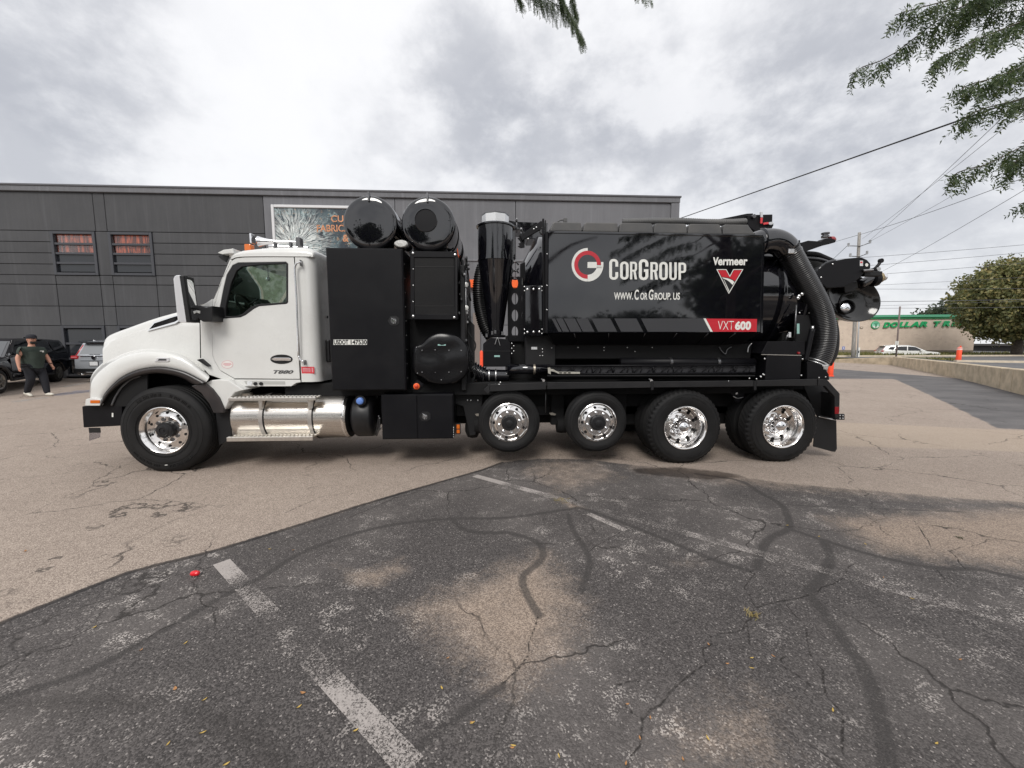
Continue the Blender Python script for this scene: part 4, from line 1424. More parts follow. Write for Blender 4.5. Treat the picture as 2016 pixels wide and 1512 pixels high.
# ------------------------------------------------------------------ the vacuum truck
T = thing('vacuum_truck', 'white and black vacuum excavation truck parked across the lot', 'truck', (0, 1.22, 0))
Z1 = zpx(140, 440, 2.965)
Z2 = zpx(620, 370, 2.852)
Z3 = zpx(920, 410, 4.319)
Z4 = zpx(1300, 400, 3.979)
Z6 = zpx(1240, 720, 4.383)
ZW = zpx(420, 440, 7.558)
ZH = zpx(150, 640, 4.957)
ZT = zpx(430, 680, 6.109)
ZC = zpx(925, 415, 8.894)
ZD = zpx(925, 580, 7.56)
ZE = zpx(1480, 430, 9.45)
ZB = zpx(1590, 480, 8.894)
ZR = zpx(1480, 580, 8.4)
ZL = zpx(1090, 480, 4.8)
FAR = 2.44
YD = 0.20                              # cab side plane

BOLT = lathe_me([(.011, 0), (.011, -.007), (.007, -.010), (.0001, -.0105)], 'Y', 8)
BOLT.name = 'bolt'
BOLT.materials.append(M_steel)


BOLT2 = BOLT.copy()
BOLT2.name = 'dark_bolt'
BOLT2.materials.clear()
BOLT2.materials.append(M_dsteel)


def bolt(u, v, Y, parent=None, s=1.0, mat=None):
    o = link('bolt', BOLT2 if mat else BOLT, None, parent or T)
    o.location = P(u, v, Y) - ((parent or T).location if False else Vector((0, 0, 0)))
    o.scale = (s, s, s)
    return o


def lerp_list(pts, x):
    for (a, b), (c, d) in zip(pts, pts[1:]):
        if a <= x <= c: return b + (d - b) * (x - a) / (c - a + 1e-9)
    return pts[0][1] if x < pts[0][0] else pts[-1][1]


# ---- frame and dark underbody
fr = box('frame_rail', (-4.4, .62, .62), (4.75, .74, .92), M_matte, T)
box('frame_rail', (-4.4, 1.70, .62), (4.75, 1.82, .92), M_matte, T)
for x in (-3.6, -2.2, -1.0, .1, 1.0, 2.0, 3.4, 4.4): box('crossmember', (x, .745, .66), (x + .1, 1.695, .88), M_deep, T, 0)
box('belly_pan', (-2.9, .30, .98), (4.55, 2.14, 1.16), M_deep, T, .01)
box('engine_block', (-4.6, .75, .70), (-2.9, 1.7, 1.5), M_deep, T, .03)
box('driveline_cover', (-2.7, .85, .45), (3.8, 1.6, .64), M_deep, T, .03)


def tyre_profile(r, w, rim, grooves, Y0):
    # near sidewall first, radius against depth
    p = [(rim - .012, Y0 + .055), (rim + .004, Y0 + .022), (rim + .02, Y0 + .016), (rim + .05, Y0 + .006), (rim + (r - rim) * .42, Y0),
         (rim + (r - rim) * .52, Y0 + .0005), (rim + (r - rim) * .535, Y0 + .004), (rim + (r - rim) * .55, Y0 + .001),
         (rim + (r - rim) * .72, Y0 + .007), (rim + (r - rim) * .735, Y0 + .012), (rim + (r - rim) * .75, Y0 + .009),
         (r - .045, Y0 + .022), (r - .022, Y0 + .034), (r - .006, Y0 + .05), (r, Y0 + .066)]
    n = grooves
    a, b = Y0 + .066, Y0 + w - .066
    for i in range(n):
        c = a + (b - a) * (i + .5) / n
        p += [(r + .003, c - .012), (r - .013, c - .007), (r - .013, c + .007), (r + .003, c + .012)]
    p += [(r, Y0 + w - .066), (r - .02, Y0 + w - .03), (r - .07, Y0 + w - .012), (rim + .04, Y0 + w - .005), (rim - .012, Y0 + w - .05)]
    return p


def tyre_me(r, w, rim, grooves, Y0, c, lug=False, seg=72):
    prof = tyre_profile(r, w, rim, grooves, Y0)
    if not lug:
        me = lathe_me(prof, 'Y', seg, c, caps=False)
    else:
        n = len(prof)
        idx = {11, 12, 13, 14}

        def mod(j, i):
            if j in (13, 14): return -.012 if i % 4 < 2 else 0.0
            if j == 12: return -.007 if i % 4 < 2 else 0.0
            if 14 < j < n - 4: return -.009 if (i + j // 4) % 4 == 0 else 0
            return 0
        me = lathe_me(prof, 'Y', 168, c, mod=mod, caps=False)
    for v in me.vertices:              # tread resting on the ground is pressed flat
        if v.co.z < 0.004: v.co.z = 0.004 - .0005
    return me


def wheel(kind, c, flip=False):
    c = Vector(c)
    hx = HX[kind]
    w = link('wheel', hx['rim'], None, T)
    ty = link('tyre', hx['tyre'], None, w)
    parts = [(nm, me) for nm, me in hx['subs']]
    for nm, me in parts:
        o = link(nm, me, None, w)
        if nm in ('sidewall_ribs', 'sidewall_lettering'): o['kind'] = 'stuff'
    w.location = c
    if flip: w.rotation_euler.z = math.pi
    return w


def withmat(me, mat):
    me.materials.append(mat)
    return me


HX = {}


def holes_ring(n, r, hole, Y, rot=0.0, mat=None, depth=.006, ry=1.0):
    ms = []
    for i in range(n):
        t = 2 * math.pi * (i + rot) / n
        me = lathe_me([(hole, Y), (hole, Y + depth)], 'Y', 12, (r * math.cos(t), 0, r * math.sin(t)))
        ms.append(me)
    return [(m) for m in ms]


def subset(kind, rim_me, tyre_me_, subs):
    HX[kind] = dict(rim=withmat(rim_me, M_alu), tyre=withmat(tyre_me_, M_rubber), subs=subs)


def rib_ring(r0, r1, n, y, arcs=((0, 360),)):    # fine raised ribs moulded into a sidewall
    ms = []
    for i in range(n):
        a = 360 * i / n
        if not any(p <= a <= q for p, q in arcs) or (len(arcs) > 1 and i % 5 == 4): continue
        t = R(a)
        m_ = box_me((r0, y - .004, -.0045), (r1, y + .01, .0045))
        for v in m_.vertices:
            x, z = v.co.x, v.co.z
            v.co.x, v.co.z = x * math.cos(t) - z * math.sin(t), x * math.sin(t) + z * math.cos(t)
        ms.append(m_)
    return join_me(ms)


def mk_front():
    r, rim, w = .582, .312, .43
    # lip, barrel, recessed disc, pilot
    prof = [(rim - .012, .06), (rim + .004, .028), (rim + .006, .014), (rim - .002, .010), (rim - .012, .018), (rim - .020, .034), (rim - .040, .060),
            (rim - .052, .085), (rim - .058, .11), (.235, .108), (.215, .100), (.178, .096), (.172, .090), (.118, .090), (.112, .096), (.05, .098)]
    rm = lathe_me(prof, 'Y', 64, caps=False)
    subs = []
    for m in holes_ring(10, .226, .018, .098, .5): subs.append(('vent_hole', withmat(m, M_deep)))
    for m in holes_ring(10, .146, .026, .080, 0, depth=.017): subs.append(('lug_nut', withmat(m, M_dsteel)))
    hub = lathe_me([(.108, .1), (.108, .03), (.100, .015), (.072, .010), (.066, .0), (.045, -.004), (.042, .004), (.018, .005), (.016, -.004), (.0005, -.005)], 'Y', 36)
    subs.append(('hub', withmat(hub, M_plastic)))
    tag_ = box_me((-.012, -.001, -.47), (.022, .004, -.462))
    subs.append(('sidewall_tag', withmat(tag_, M_vwhite)))
    subs.append(('sidewall_ribs', withmat(rib_ring(rim + .035, rim + .052, 120, .0045), M_rubber)))
    subs.append(('sidewall_lettering', withmat(rib_ring(.465, .497, 150, .0005, ((40, 75), (88, 128), (215, 262), (275, 315))), M_rubber)))
    subset('front', rm, tyre_me_at(r, w, rim, 5, False), subs)


def tyre_me_at(r, w, rim, g, lug):
    # flattened foot is built about the hub height of that wheel
    prof_me = tyre_me(r, w, rim, g, 0, (0, 0, 0), lug) if False else None
    prof = tyre_profile(r, w, rim, g, 0)
    if lug:
        n = len(prof)

        def mod(j, i):
            if j in (13, 14): return -.016 if i % 4 < 2 else 0.0
            if j == 12: return -.010 if i % 4 < 2 else 0.0
            if 14 < j < n - 5: return -.010 if (i + j // 4) % 4 == 0 else 0
            return 0
        me = lathe_me(prof, 'Y', 184, mod=mod, caps=False)
        for p_ in me.polygons: p_.use_smooth = True
        sharp(me, 28)
    else:
        me = lathe_me(prof, 'Y', 88, caps=False)
    foot = -(r - (.012 if r > .5 else 0))
    for v in me.vertices:
        if v.co.z < foot:
            v.co.z = foot
    return me


def mk_rear():
    r, rim, w = .538, .308, .29
    prof = [(rim - .012, .06), (rim + .004, .024), (rim + .006, .010), (rim - .002, .006), (rim - .012, .014), (rim - .022, .034), (rim - .030, .07),
            (rim - .044, .09), (rim - .050, .15), (rim - .056, .19), (.240, .215), (.215, .218), (.186, .206), (.176, .20), (.05, .198)]
    rm = lathe_me(prof, 'Y', 64, caps=False)
    subs = []
    for m in holes_ring(10, .222, .023, .208, .5): subs.append(('hand_hole', withmat(m, M_deep)))
    for i in range(10):
        t = 2 * math.pi * i / 10
        subs.append(('lug_nut', withmat(lathe_me([(.020, .2), (.020, .160), (.014, .148), (.0005, .142)], 'Y', 12, (.148 * math.cos(t), 0, .148 * math.sin(t))), M_chrome)))
    hub = lathe_me([(.118, .2), (.118, .175), (.104, .165), (.100, .135), (.096, .125), (.096, .09), (.086, .055), (.064, .030), (.036, .016), (.0005, .012)], 'Y', 36)
    subs.append(('hub_cap', withmat(hub, M_chrome)))
    subs.append(('sidewall_lettering', withmat(rib_ring(.425, .452, 140, .0005, ((50, 80), (96, 130), (230, 262), (276, 308))), M_rubber)))
    subset('rear', rm, tyre_me_at(r, w, rim, 6, True), subs)


def mk_lift():
    r, rim, w = .433, .268, .26
    prof = [(rim - .012, .06), (rim + .004, .03), (rim + .006, .016), (rim - .002, .012), (rim - .010, .020), (rim - .018, .028), (rim - .024, .040), (.218, .036),
            (.196, .020), (.180, .010), (.176, .004), (.112, .004), (.105, .012), (.05, .014)]
    rm = lathe_me(prof, 'Y', 64, caps=False)
    subs = []
    for i in range(9):
        t = 2 * math.pi * (i + .5) / 9
        m = lathe_me([(.021, .020), (.021, .034)], 'Y', 12, (.212 * math.cos(t), 0, .212 * math.sin(t)))
        subs.append(('hand_hole', withmat(m, M_deep)))
    for i in range(8):
        t = 2 * math.pi * (i + .25) / 8
        subs.append(('lug_nut', withmat(lathe_me([(.022, .006), (.022, -.002), (.015, -.006), (.014, -.022), (.0005, -.026)], 'Y', 10, (.142 * math.cos(t), 0, .142 * math.sin(t))), M_chrome)))
    hub = lathe_me([(.104, .012), (.104, -.05), (.094, -.06), (.052, -.062), (.048, -.072), (.040, -.075), (.0005, -.076)], 'Y', 32)
    subs.append(('hub', withmat(hub, M_plastic)))
    subs.append(('valve', withmat(box_me((-.150, .01, -.236), (-.125, .02, -.222)), M_steel)))
    subset('lift', rm, tyre_me_at(r, w, rim, 4, False), subs)


mk_front(); mk_rear(); mk_lift()
cF = P(320, 846, 0)
wheel('front', (cF.x, 0, .571))
wheel('front', (cF.x, FAR, .571), True)
for u in (1350.5, 1543.5):
    c = P(u, 845, 0.0)
    wheel('rear', (c.x, 0, .527))
    wheel('rear', (c.x, .635, .527), True)
    wheel('rear', (c.x, FAR, .527), True)
    tube('axle', [(c.x, .1, .527), (c.x, 2.35, .527)], .10, M_deep, T, seg=10)
for u, v in ((1002.5, 832.5), (1176.5, 832)):
    c = P(u, v, 0.02)
    wheel('lift', c)
    wheel('lift', (c.x, FAR - .02, c.z), True)
    tube('lift_axle', [(c.x, .1, c.z), (c.x, 2.35, c.z)], .08, M_deep, T, seg=10)
    lathe('brake_chamber', [(.05, .55), (.12, .56), (.13, .62), (.13, .70), (.09, .76)], M_deep, T, axis='X', seg=16, center=(c.x - 1.06, .5, c.z - .12))
tube('axle', [(cF.x, .1, .55), (cF.x, 2.35, .55)], .09, M_deep, T, seg=10)

# ---- bumper and front
bp = plate('bumper', [(161, 800), (175, 797.5), (240, 798), (240, 838), (226, 839), (164, 842)], .10, FAR - .2, M_satin, T, .012, 2)
plate('licence_card', [(175.5, 843), (197.5, 843), (197, 861), (176, 868)], .35, .004, glass('clear_card', (.72, .72, .76), .4), bp, 0)
box('card_mount', tuple(P(176, 852, .345)), tuple(P(197, 842, .34)), M_plastic, bp, 0)
pbox('tow_tag', 220, 813, 223, 821, .097, .0985, M_vwhite, bp, 0)
plate('front_cowl', [(181, 757), (204, 722), (207, 722), (206, 742), (197, 768), (192, 790), (190, 798), (168, 798), (168, 787), (178, 783)], .15, FAR - .3, M_white, T, .02, 2)
plate('front_valance', [(168, 786), (180, 783), (199, 786), (197, 799), (167, 799)], .03, .05, M_white, T, .012, 2)
mk_ = pbox('side_marker', 177.3, 788, 196.2, 794, .023, .0295, M_amber, T, .002)
box('grille', (P(199, 690, .5).x - .03, .62, 1.05), (P(199, 690, .5).x + .05, 1.84, 1.72), M_dsteel, T, .02)

# ---- hood
HTOP = [(199, 669), (201.5, 662.5), (207, 658.5), (222, 652), (241, 645.5), (261, 638), (281.6, 630.5), (300, 624.5), (315, 620), (344.3, 612), (365, 606.5), (383, 602), (394, 600.5)]
RIDGE = [(177.5, 786), (177.8, 780), (178.2, 772), (178.8, 761), (181, 751), (193, 735), (218.6, 714.6), (250.9, 700.5), (281, 694.5), (311, 694), (343.7, 698.5), (372, 710.6), (412, 743)]


def hoodY(u, v=0):
    t = min(1, max(0, (u - 199) / 195))
    return .56 - .31 * t ** .85


def build_hood():
    us = [199, 200.5, 203, 208, 216, 228, 243, 262, 284, 308, 332, 354, 374, 388, 394]
    rows = []
    for u in us:
        vt = lerp_list(HTOP, u)
        vb = lerp_list(RIDGE[5:], max(u, 193)) + 8
        Ys = hoodY(u)
        colp = []
        zt = P(u, vt, Ys).z
        x = P(u, vt, Ys).x
        zb = P(u, vb, Ys).z
        lip = .03 * (1 if u > 203 else 0)
        hgt = zt - zb
        for f, dy in ((0, -.015), (.2, -.012), (.45, -.004), (.66, .004), (.745, .010), (.76, .024), (.86, .032), (.94, .045), (.985, .07)):
            colp.append(Vector((x, Ys + dy, zb + hgt * f)))
        for f, dz in ((.10, .004), (.25, .02), (.6, .04), (1.0, .05)):
            colp.append(Vector((x, Ys + (1.22 - Ys) * f + .05 * (1 - f), zt + dz * (u - 199) / 195)))
        colm = [Vector((p.x, FAR - p.y, p.z)) for p in colp[:-1]][::-1]
        rows.append(colp + colm)
    n = len(rows[0])
    vs = [p for r_ in rows for p in r_]
    fs = []
    for i in range(len(rows) - 1):
        for j in range(n - 1):
            fs.append((i * n + j, (i + 1) * n + j, (i + 1) * n + j + 1, i * n + j + 1))
    fs.append(tuple(range(n)))
    me = mesh_from(vs, fs, True)
    bm = bmesh.new()
    bm.from_mesh(me)
    bmesh.ops.recalc_face_normals(bm, faces=bm.faces)
    bm.to_mesh(me)
    bm.free()
    sharp(me, 50)
    return link('hood', me, M_white, T)


hood = build_hood()
ARCH = [(196, 799), (202, 786), (210.5, 771), (234.7, 747), (263, 731.8), (291, 724.7), (317.4, 722.7), (343.7, 726.7), (367.9, 733.8), (392, 746), (406, 753)]


def resample(pts, n):
    return [(p.x, p.y) for p in spline([Vector((a, b, 0)) for a, b in pts], n)]


def band_me(rows, n, smooth=True):    # rows of (px list, Y or function, extra z)
    grid = []
    for px, Y, dz in rows:
        rs = resample(px, n)
        grid.append([P(u, v, yv(Y, u, v)) + Vector((0, 0, dz)) for u, v in rs])
    vs = [p for g in grid for p in g]
    fs = []
    for i in range(len(grid) - 1):
        for j in range(n - 1):
            fs.append((i * n + j, i * n + j + 1, (i + 1) * n + j + 1, (i + 1) * n + j))
    me = mesh_from(vs, fs, smooth)
    bm = bmesh.new()
    bm.from_mesh(me)
    bmesh.ops.recalc_face_normals(bm, faces=bm.faces)
    s_ = sum((f.normal.y for f in bm.faces))
    if s_ > 0: bmesh.ops.reverse_faces(bm, faces=bm.faces)
    bm.to_mesh(me)
    bm.free()
    if smooth: me.polygons.foreach_set('use_smooth', [True] * len(me.polygons))
    return me


def mixpx(a, b, f, n=24):
    A_, B_ = resample(a, n), resample(b, n)
    return [(p[0] + (q[0] - p[0]) * f, p[1] + (q[1] - p[1]) * f) for p, q in zip(A_, B_)]


def fendY(base):
    return lambda u, v: base + (.04 if u < 190 else .04 * max(0, (215 - u) / 25) if u < 215 else 0)


def fender_rows():
    return [(ARCH, fendY(.16), 0), (ARCH, fendY(.05), 0), (mixpx(ARCH, RIDGE, .06), fendY(.035), 0), (mixpx(ARCH, RIDGE, .35), fendY(.022), 0), (mixpx(ARCH, RIDGE, .7), fendY(.030), 0),
            (mixpx(ARCH, RIDGE, .95), fendY(.046), 0), (RIDGE, fendY(.058), 0), (RIDGE, fendY(.085), .008), (RIDGE, fendY(.24), .03),
            (RIDGE, lambda u, v: hoodY(u) + .02, .05), (RIDGE, lambda u, v: hoodY(u) + .06, .08)]


fd = link('fender', band_me(fender_rows(), 40), M_white, T)
mir = fd.data.copy()
for v in mir.vertices: v.co.y = FAR - v.co.y
mir.flip_normals()
link('fender', mir, None, T)
INN = [(200, 800), (206, 790), (215, 777), (238, 757), (265, 743.5), (291, 736.5), (317, 735.5), (341, 739), (362, 746), (374, 753), (383, 757)]
tr_ = link('fender_trim', band_me([(INN, .20, 0), (INN, .045, 0), (mixpx(INN, ARCH, .5), .012, 0), (mixpx(INN, ARCH, .96), .014, 0), (ARCH, .04, 0)], 40), M_trim, T)
# wheel housing: liner behind the arch, pale inner lip, dark sheet standing in for cavity shade
plate('liner_and_shade', [(196, 800), (212, 772), (236, 749), (264, 733), (291, 726), (317, 724), (345, 728), (370, 736), (404, 752), (430, 785), (440, 806), (440, 850), (240, 838), (205, 838)], .50, 1.4, M_deep, T, 0)
plate('liner_and_shade', [(197, 800), (205, 787), (215, 774), (237, 752), (262, 738), (290, 731), (290, 800)], .10, .02, M_deep, T, 0)  # dark sheet added so the front of the wheel well looks shaded
ptube('liner_edge', [(220, 798), (228, 780), (240, 762), (258, 747), (276, 740)], .085, .012, pbr('grey_edge', (.10, .10, .105), .4), T, n=24)
# rear lower fender piece and its dark guard
plate('fender_rear', [(404, 754), (416, 748.5), (432, 747), (449, 748.5), (467, 760), (479, 768), (462, 773), (453, 784), (446, 800), (441, 808), (439, 801), (432, 783), (418, 765)], .075, .4, M_white, T, .016, 3)
plate('fender_guard', [(376, 760), (390, 756), (404, 754.5), (418, 766), (431, 783), (440, 803), (440, 813), (420, 813), (412, 795), (396, 774)], .05, .1, M_trim, T, .01, 2)
plate('mud_guard', [(424, 812), (453, 806), (456, 860), (446, 869), (431, 877), (428, 850)], .16, .02, M_matte, T, .004)
em = plate('fender_emblem', [(304, 712), (309, 704), (332, 704.3), (333, 711), (329, 712.4)], .012, .02, pbr('mirror_shell_chrome', (.82, .82, .84), .28, .55), T, .003)
plate('emblem_inset', [(310, 710), (313, 706.3), (327, 706.6), (327.5, 710)], .0095, .002, M_vgrey, em, 0)

# hood side vent: bright rim, dark mesh of slats
hv = lambda u, v: hoodY(u) - .012
vent_o = [(290, 652), (302, 634), (344, 620.4), (352, 619), (352, 632), (345, 637)]
vent_i = [(293.5, 648.4), (304, 636.5), (344, 623.2), (350, 622), (350, 630), (344, 633.5)]


def ring_me(o_, i_, Y, th):
    n = len(o_)
    vs = [P(u, v, yv(Y, u, v)) for u, v in o_] + [P(u, v, yv(Y, u, v)) for u, v in i_]
    vs += [p + Vector((0, th, 0)) for p in vs]
    fs = []
    for i in range(n):
        k = (i + 1) % n
        fs += [(i, k, n + k, n + i), (2 * n + i, 2 * n + k, k, i), (n + i, n + k, 3 * n + k, 3 * n + i)]
    me = mesh_from(vs, fs)
    bm = bmesh.new(); bm.from_mesh(me); bmesh.ops.recalc_face_normals(bm, faces=bm.faces); bm.to_mesh(me); bm.free()
    return me


ve = link('hood_vent', ring_me(vent_o, vent_i, lambda u, v: hoodY(u) - .012, .03), M_chrome, T)
plate('vent_mesh', vent_i, lambda u, v: hoodY(u) + .006, .01, M_deep, ve, 0)
for i in range(9):
    f = (i + .5) / 9
    a = (293.5 + (304 - 293.5) * (1 - f) + .5, 648.4 + (636.5 - 648.4) * (1 - f))
    b_ = (344.5 + 4 * (1 - f), 633.2 + (623.2 - 633.2) * (1 - f))
    link('vent_slat', tube_me([P(*a, hoodY(a[0])), P(*b_, hoodY(b_[0]))], .004, 4), M_satin, ve)

# ---- cab
M_gap = pbr('panel_gap', (.012, .012, .012), .8)
plate('cowl', [(395, 601), (400, 599.5), (418, 588), (419.5, 634), (418.5, 700), (423, 712), (434, 730.5), (462, 746.5), (469, 761), (452, 752), (432, 745), (412, 738), (397, 722), (395.5, 700)], YD + .01, .5, M_white, T, .008, 2)
plate('cowl_wedge', [(387, 708.5), (394.5, 706.5), (411, 720.5), (408, 722)], YD - .045, .06, M_matte, T, .003)
ptube('hood_gap', [(393.6, 628), (394.2, 660), (395, 705)], YD + .018, .006, M_gap, T)
plate('cab_backing', [(420, 640), (580, 640), (592, 745), (462, 745), (432, 728), (421, 710)], YD + .05, .04, M_gap, T, 0)
door_o = [(418.6, 634), (419.4, 612), (427, 585), (437.2, 551), (456, 513.5), (463.7, 508.5), (483.5, 506), (578, 506), (590.5, 746.3), (461.8, 745.2), (433, 729), (422.6, 711), (418.6, 699)]
win_o = [(440, 627), (434.5, 626), (432.6, 622.6), (432.6, 605), (440, 567), (446.5, 540.5), (458, 522), (469, 517), (563, 515.4), (567, 519.4), (567, 594.8), (564, 598), (510, 602.7), (499.4, 608), (483.5, 620), (473, 624.6)]
win_i = ZW([(185, 1385), (178, 1370), (178, 1290), (190, 1190), (262, 890), (345, 700), (425, 640), (700, 612), (1070, 598), (1083, 605), (1083, 1160), (1075, 1170), (660, 1202), (560, 1240), (430, 1345), (350, 1375)])
door = curve_plate('door', door_o, [win_o], YD, .05, M_white, T, .006)
curve_plate('window_seal', [(u, v) for u, v in win_o], [win_i], YD - .004, .046, M_plastic, door, .003)
plate('window_pane', win_i, YD + .022, .004, M_glass, door, 0)
# far door, seen through the glass
d2 = door.data.copy()
for v in d2.vertices: v.co.y = FAR - v.co.y
d2.flip_normals()
fdr = link('door', d2, None, T)
gi = plate_me(win_i, YD + .022, .004, 0)
for v in gi.vertices: v.co.y = FAR - v.co.y
link('window_pane', gi, M_glass, fdr)
# door furniture
hd_ = plate('door_handle', ell(553.9, 707.2, 22, 9.3, 28), YD - .006, .012, M_plastic, door, .002)
plate('handle_lever', ell(552.5, 707.2, 19, 3.6, 20), YD - .022, .016, M_chrome, hd_, .004) if False else link('handle_lever', plate_me([(533, 706.5), (540, 704), (568, 704.3), (573, 706), (573, 709.5), (566, 710.5), (540, 710)], YD - .022, .014, .004), M_chrome, door)
text('model_badge', 'T880', 538.5, 728.8, 577.5, 735.8, YD - .0035, M_dsteel, door, bold=.03, shear=.35)
st_ = plate('round_decal', ell(447.6, 717.5, 11.4, 7.8, 28), YD - .0012, .001, M_stkpink, door, 0)
plate('decal_face', ell(447.6, 717.5, 10.4, 7.0, 28), YD - .0022, .0008, M_vwhite, door, 0)
for (a, b_, c_, d_) in ((440, 714.6, 455, 716), (439, 717, 456, 718.4), (442, 719.4, 453, 720.6)): pbox('decal_line', a, b_, c_, d_, YD - .0030, YD - .0024, M_stkpink, door, 0)
# sill below the door
sill = plate('sill', [(462, 747), (591.2, 747.6), (592, 752.5), (583, 754), (573, 760.5), (469, 760.8)], YD + .004, .3, M_white, T, .006, 2)
plate('sill_shade', ZT([(310, 428), (800, 432), (805, 470), (330, 466)]), YD + .001, .003, pbr('sill_shadow', (.42, .42, .40), .5), sill, .001)  # flat plate; the shade of the recess is put into its colour
for x in (445, 513): lathe('air_fitting', [(.0001, -.012), (.022, -.012), (.024, -.006), (.024, .01)], M_plastic, sill, axis='Y', seg=16, center=P(*ZT([(x, 461)])[0], YD - .006))
pbox('sill_label', *ZT([(345, 430)])[0], *ZT([(402, 482)])[0], YD - .001, YD, M_paper, sill, 0)
# rear corner panel with rounded corner and back wall of the cab
xl, xc = P(580, 620, YD).x, P(612.5, 505, YD).x + .03
zt_, zb_ = P(600, 505, YD).z, P(600, 752, YD).z


def corner_panel():
    pts = []
    rr = .13
    xl_ = P(579.8, 510, YD).x + .006
    prof = [(xl_, YD), (xc - rr, YD)]
    for i in range(1, 7):
        t = math.pi / 2 * i / 6
        prof.append((xc - rr + rr * math.sin(t), YD + rr - rr * math.cos(t)))
    prof.append((xc + .02, YD + .6)); prof.append((xc + .03, FAR / 2))
    full = prof + [(x, FAR - y) for x, y in prof[:-1]][::-1]
    zs = [zb_, zb_ + .03, (zt_ + zb_) / 2, zt_]
    vs, fs = [], []
    n = len(full)
    for z in zs:
        for x, y in full: vs.append((x, y, z))
    for a in range(len(zs) - 1):
        for i in range(n - 1): fs.append((a * n + i, a * n + i + 1, (a + 1) * n + i + 1, (a + 1) * n + i))
    fs.append(tuple(range(n))[::-1])
    me = mesh_from(vs, fs, True)
    sharp(me, 50)
    return me


cp = link('cab_rear', corner_panel(), M_white, T)
plate('cab_floor', [(425, 735), (590, 745), (590, 752), (440, 752)], YD + .1, FAR - 2 * YD - .2, M_interior, T, 0)
# roof with crowned edges
ROOF = [(453, 510.5), (455, 503), (462, 494.5), (475.6, 489), (497, 486), (520.6, 483.7), (560, 482.4), (590.7, 482.3), (603, 484.5), (612, 489), (616, 494), (616, 505), (579, 505.2), (483, 505), (464, 507)]


def build_roof():
    base = [P(u, v, YD) for u, v in ROOF]
    cz = P(530, 505, YD).z
    secs = []
    for (y, s_) in ((YD + .004, .0), (YD, .30), (YD + .012, .55), (YD + .04, .78), (YD + .10, .93), (YD + .2, 1.0), (YD + .5, 1.05), (FAR / 2, 1.08)):
        secs.append((y, s_))
    secs = secs + [(FAR - y, s_) for y, s_ in secs[:-1]][::-1]
    vs, fs = [], []
    n = len(base)
    for y, s_ in secs:
        for b_ in base:
            h = b_.z - cz
            vs.append((b_.x, y, cz + max(0, h) * (s_ if s_ > 0 else 0.0) if h > .0 else b_.z))
    for i in range(len(secs) - 1):
        for j in range(n):
            k = (j + 1) % n
            fs.append((i * n + j, i * n + k, (i + 1) * n + k, (i + 1) * n + j))
    fs.append(tuple(range(n)))
    fs.append(tuple((len(secs) - 1) * n + j for j in range(n))[::-1])
    me = mesh_from(vs, fs, True)
    bm = bmesh.new(); bm.from_mesh(me); bmesh.ops.recalc_face_normals(bm, faces=bm.faces); bm.to_mesh(me); bm.free()
    sharp(me, 60)
    return me


roof = link('cab_roof', build_roof(), M_white, T)
ptube('drip_rail', [(456, 510), (466, 506), (484, 504.6), (530, 504.2), (580, 504.4), (611, 504.6)], YD - .004, .007, M_white, T, n=40)
# A pillars and windscreen
ap = [(418.4, 592), (421, 588), (453, 509.5), (456.5, 512.5), (437, 550.5), (427, 584.5), (419, 612)]
plate('pillar', ap, YD + .005, .09, M_white, T, .006, 2)
plate('pillar', ap, FAR - YD - .1, .09, M_white, T, .006, 2)
a_, b_ = P(420, 590, YD + .06), P(453, 511, YD + .06)
me = mesh_from([a_, b_, b_ + Vector((0, FAR - 2 * YD - .12, 0)), a_ + Vector((0, FAR - 2 * YD - .12, 0))], [(0, 1, 2, 3)])
link('windscreen', me, M_glass, T)
a_ = P(384, 603, YD)
link('cowl_top', mesh_from([(a_.x, YD + .02, a_.z), (P(420, 590, YD).x, YD + .02, P(420, 590, YD).z), (P(420, 590, YD).x, FAR - YD - .02, P(420, 590, YD).z), (a_.x, FAR - YD - .02, a_.z)], [(0, 1, 2, 3)]), M_white, T)
# interior
box('dashboard', (P(424, 620, YD).x, YD + .08, P(430, 640, YD).z), (P(466, 620, YD).x, FAR - YD - .08, P(440, 604, YD).z), M_interior, T, .03, 2)
sc = P(497, 600, .55)
sw = lathe('steering_wheel', [(.19 + .017 * math.cos(t), .017 * math.sin(t)) for t in [2 * math.pi * i / 8 for i in range(9)]], M_plastic, T, axis='X', seg=28, caps=False)
sw.rotation_euler = (0, R(-32), 0)
sw.location = P(486, 603, .62) - T.location * 0
link('wheel_hub', lathe_me([(.05, -.02), (.06, .02), (.015, .03), (.015, .2)], 'X', 14), M_plastic, sw).matrix_parent_inverse = Matrix.Identity(4)
for y in (.45, 1.45):
    s_ = box('seat', (P(548, 600, .5).x, y, P(540, 660, .5).z), (P(585, 600, .5).x + .05, y + .5, P(540, 610, .5).z), M_interior, T, .05, 2)
    box('seat_cushion', (P(520, 600, .5).x, y, P(540, 690, .5).z), (P(575, 600, .5).x, y + .5, P(540, 660, .5).z), M_interior, s_, .05, 2)
ptube('antenna_cable', ZW([(812, 600), (812, 700), (822, 810)]), .9, .006, M_plastic, T)
lathe('cabin_lamp', [(.0001, -.03), (.024, -.02), (.03, 0), (.02, .02)], M_chrome, T, axis='Y', seg=14, center=P(*ZW([(818, 824)])[0], .88))
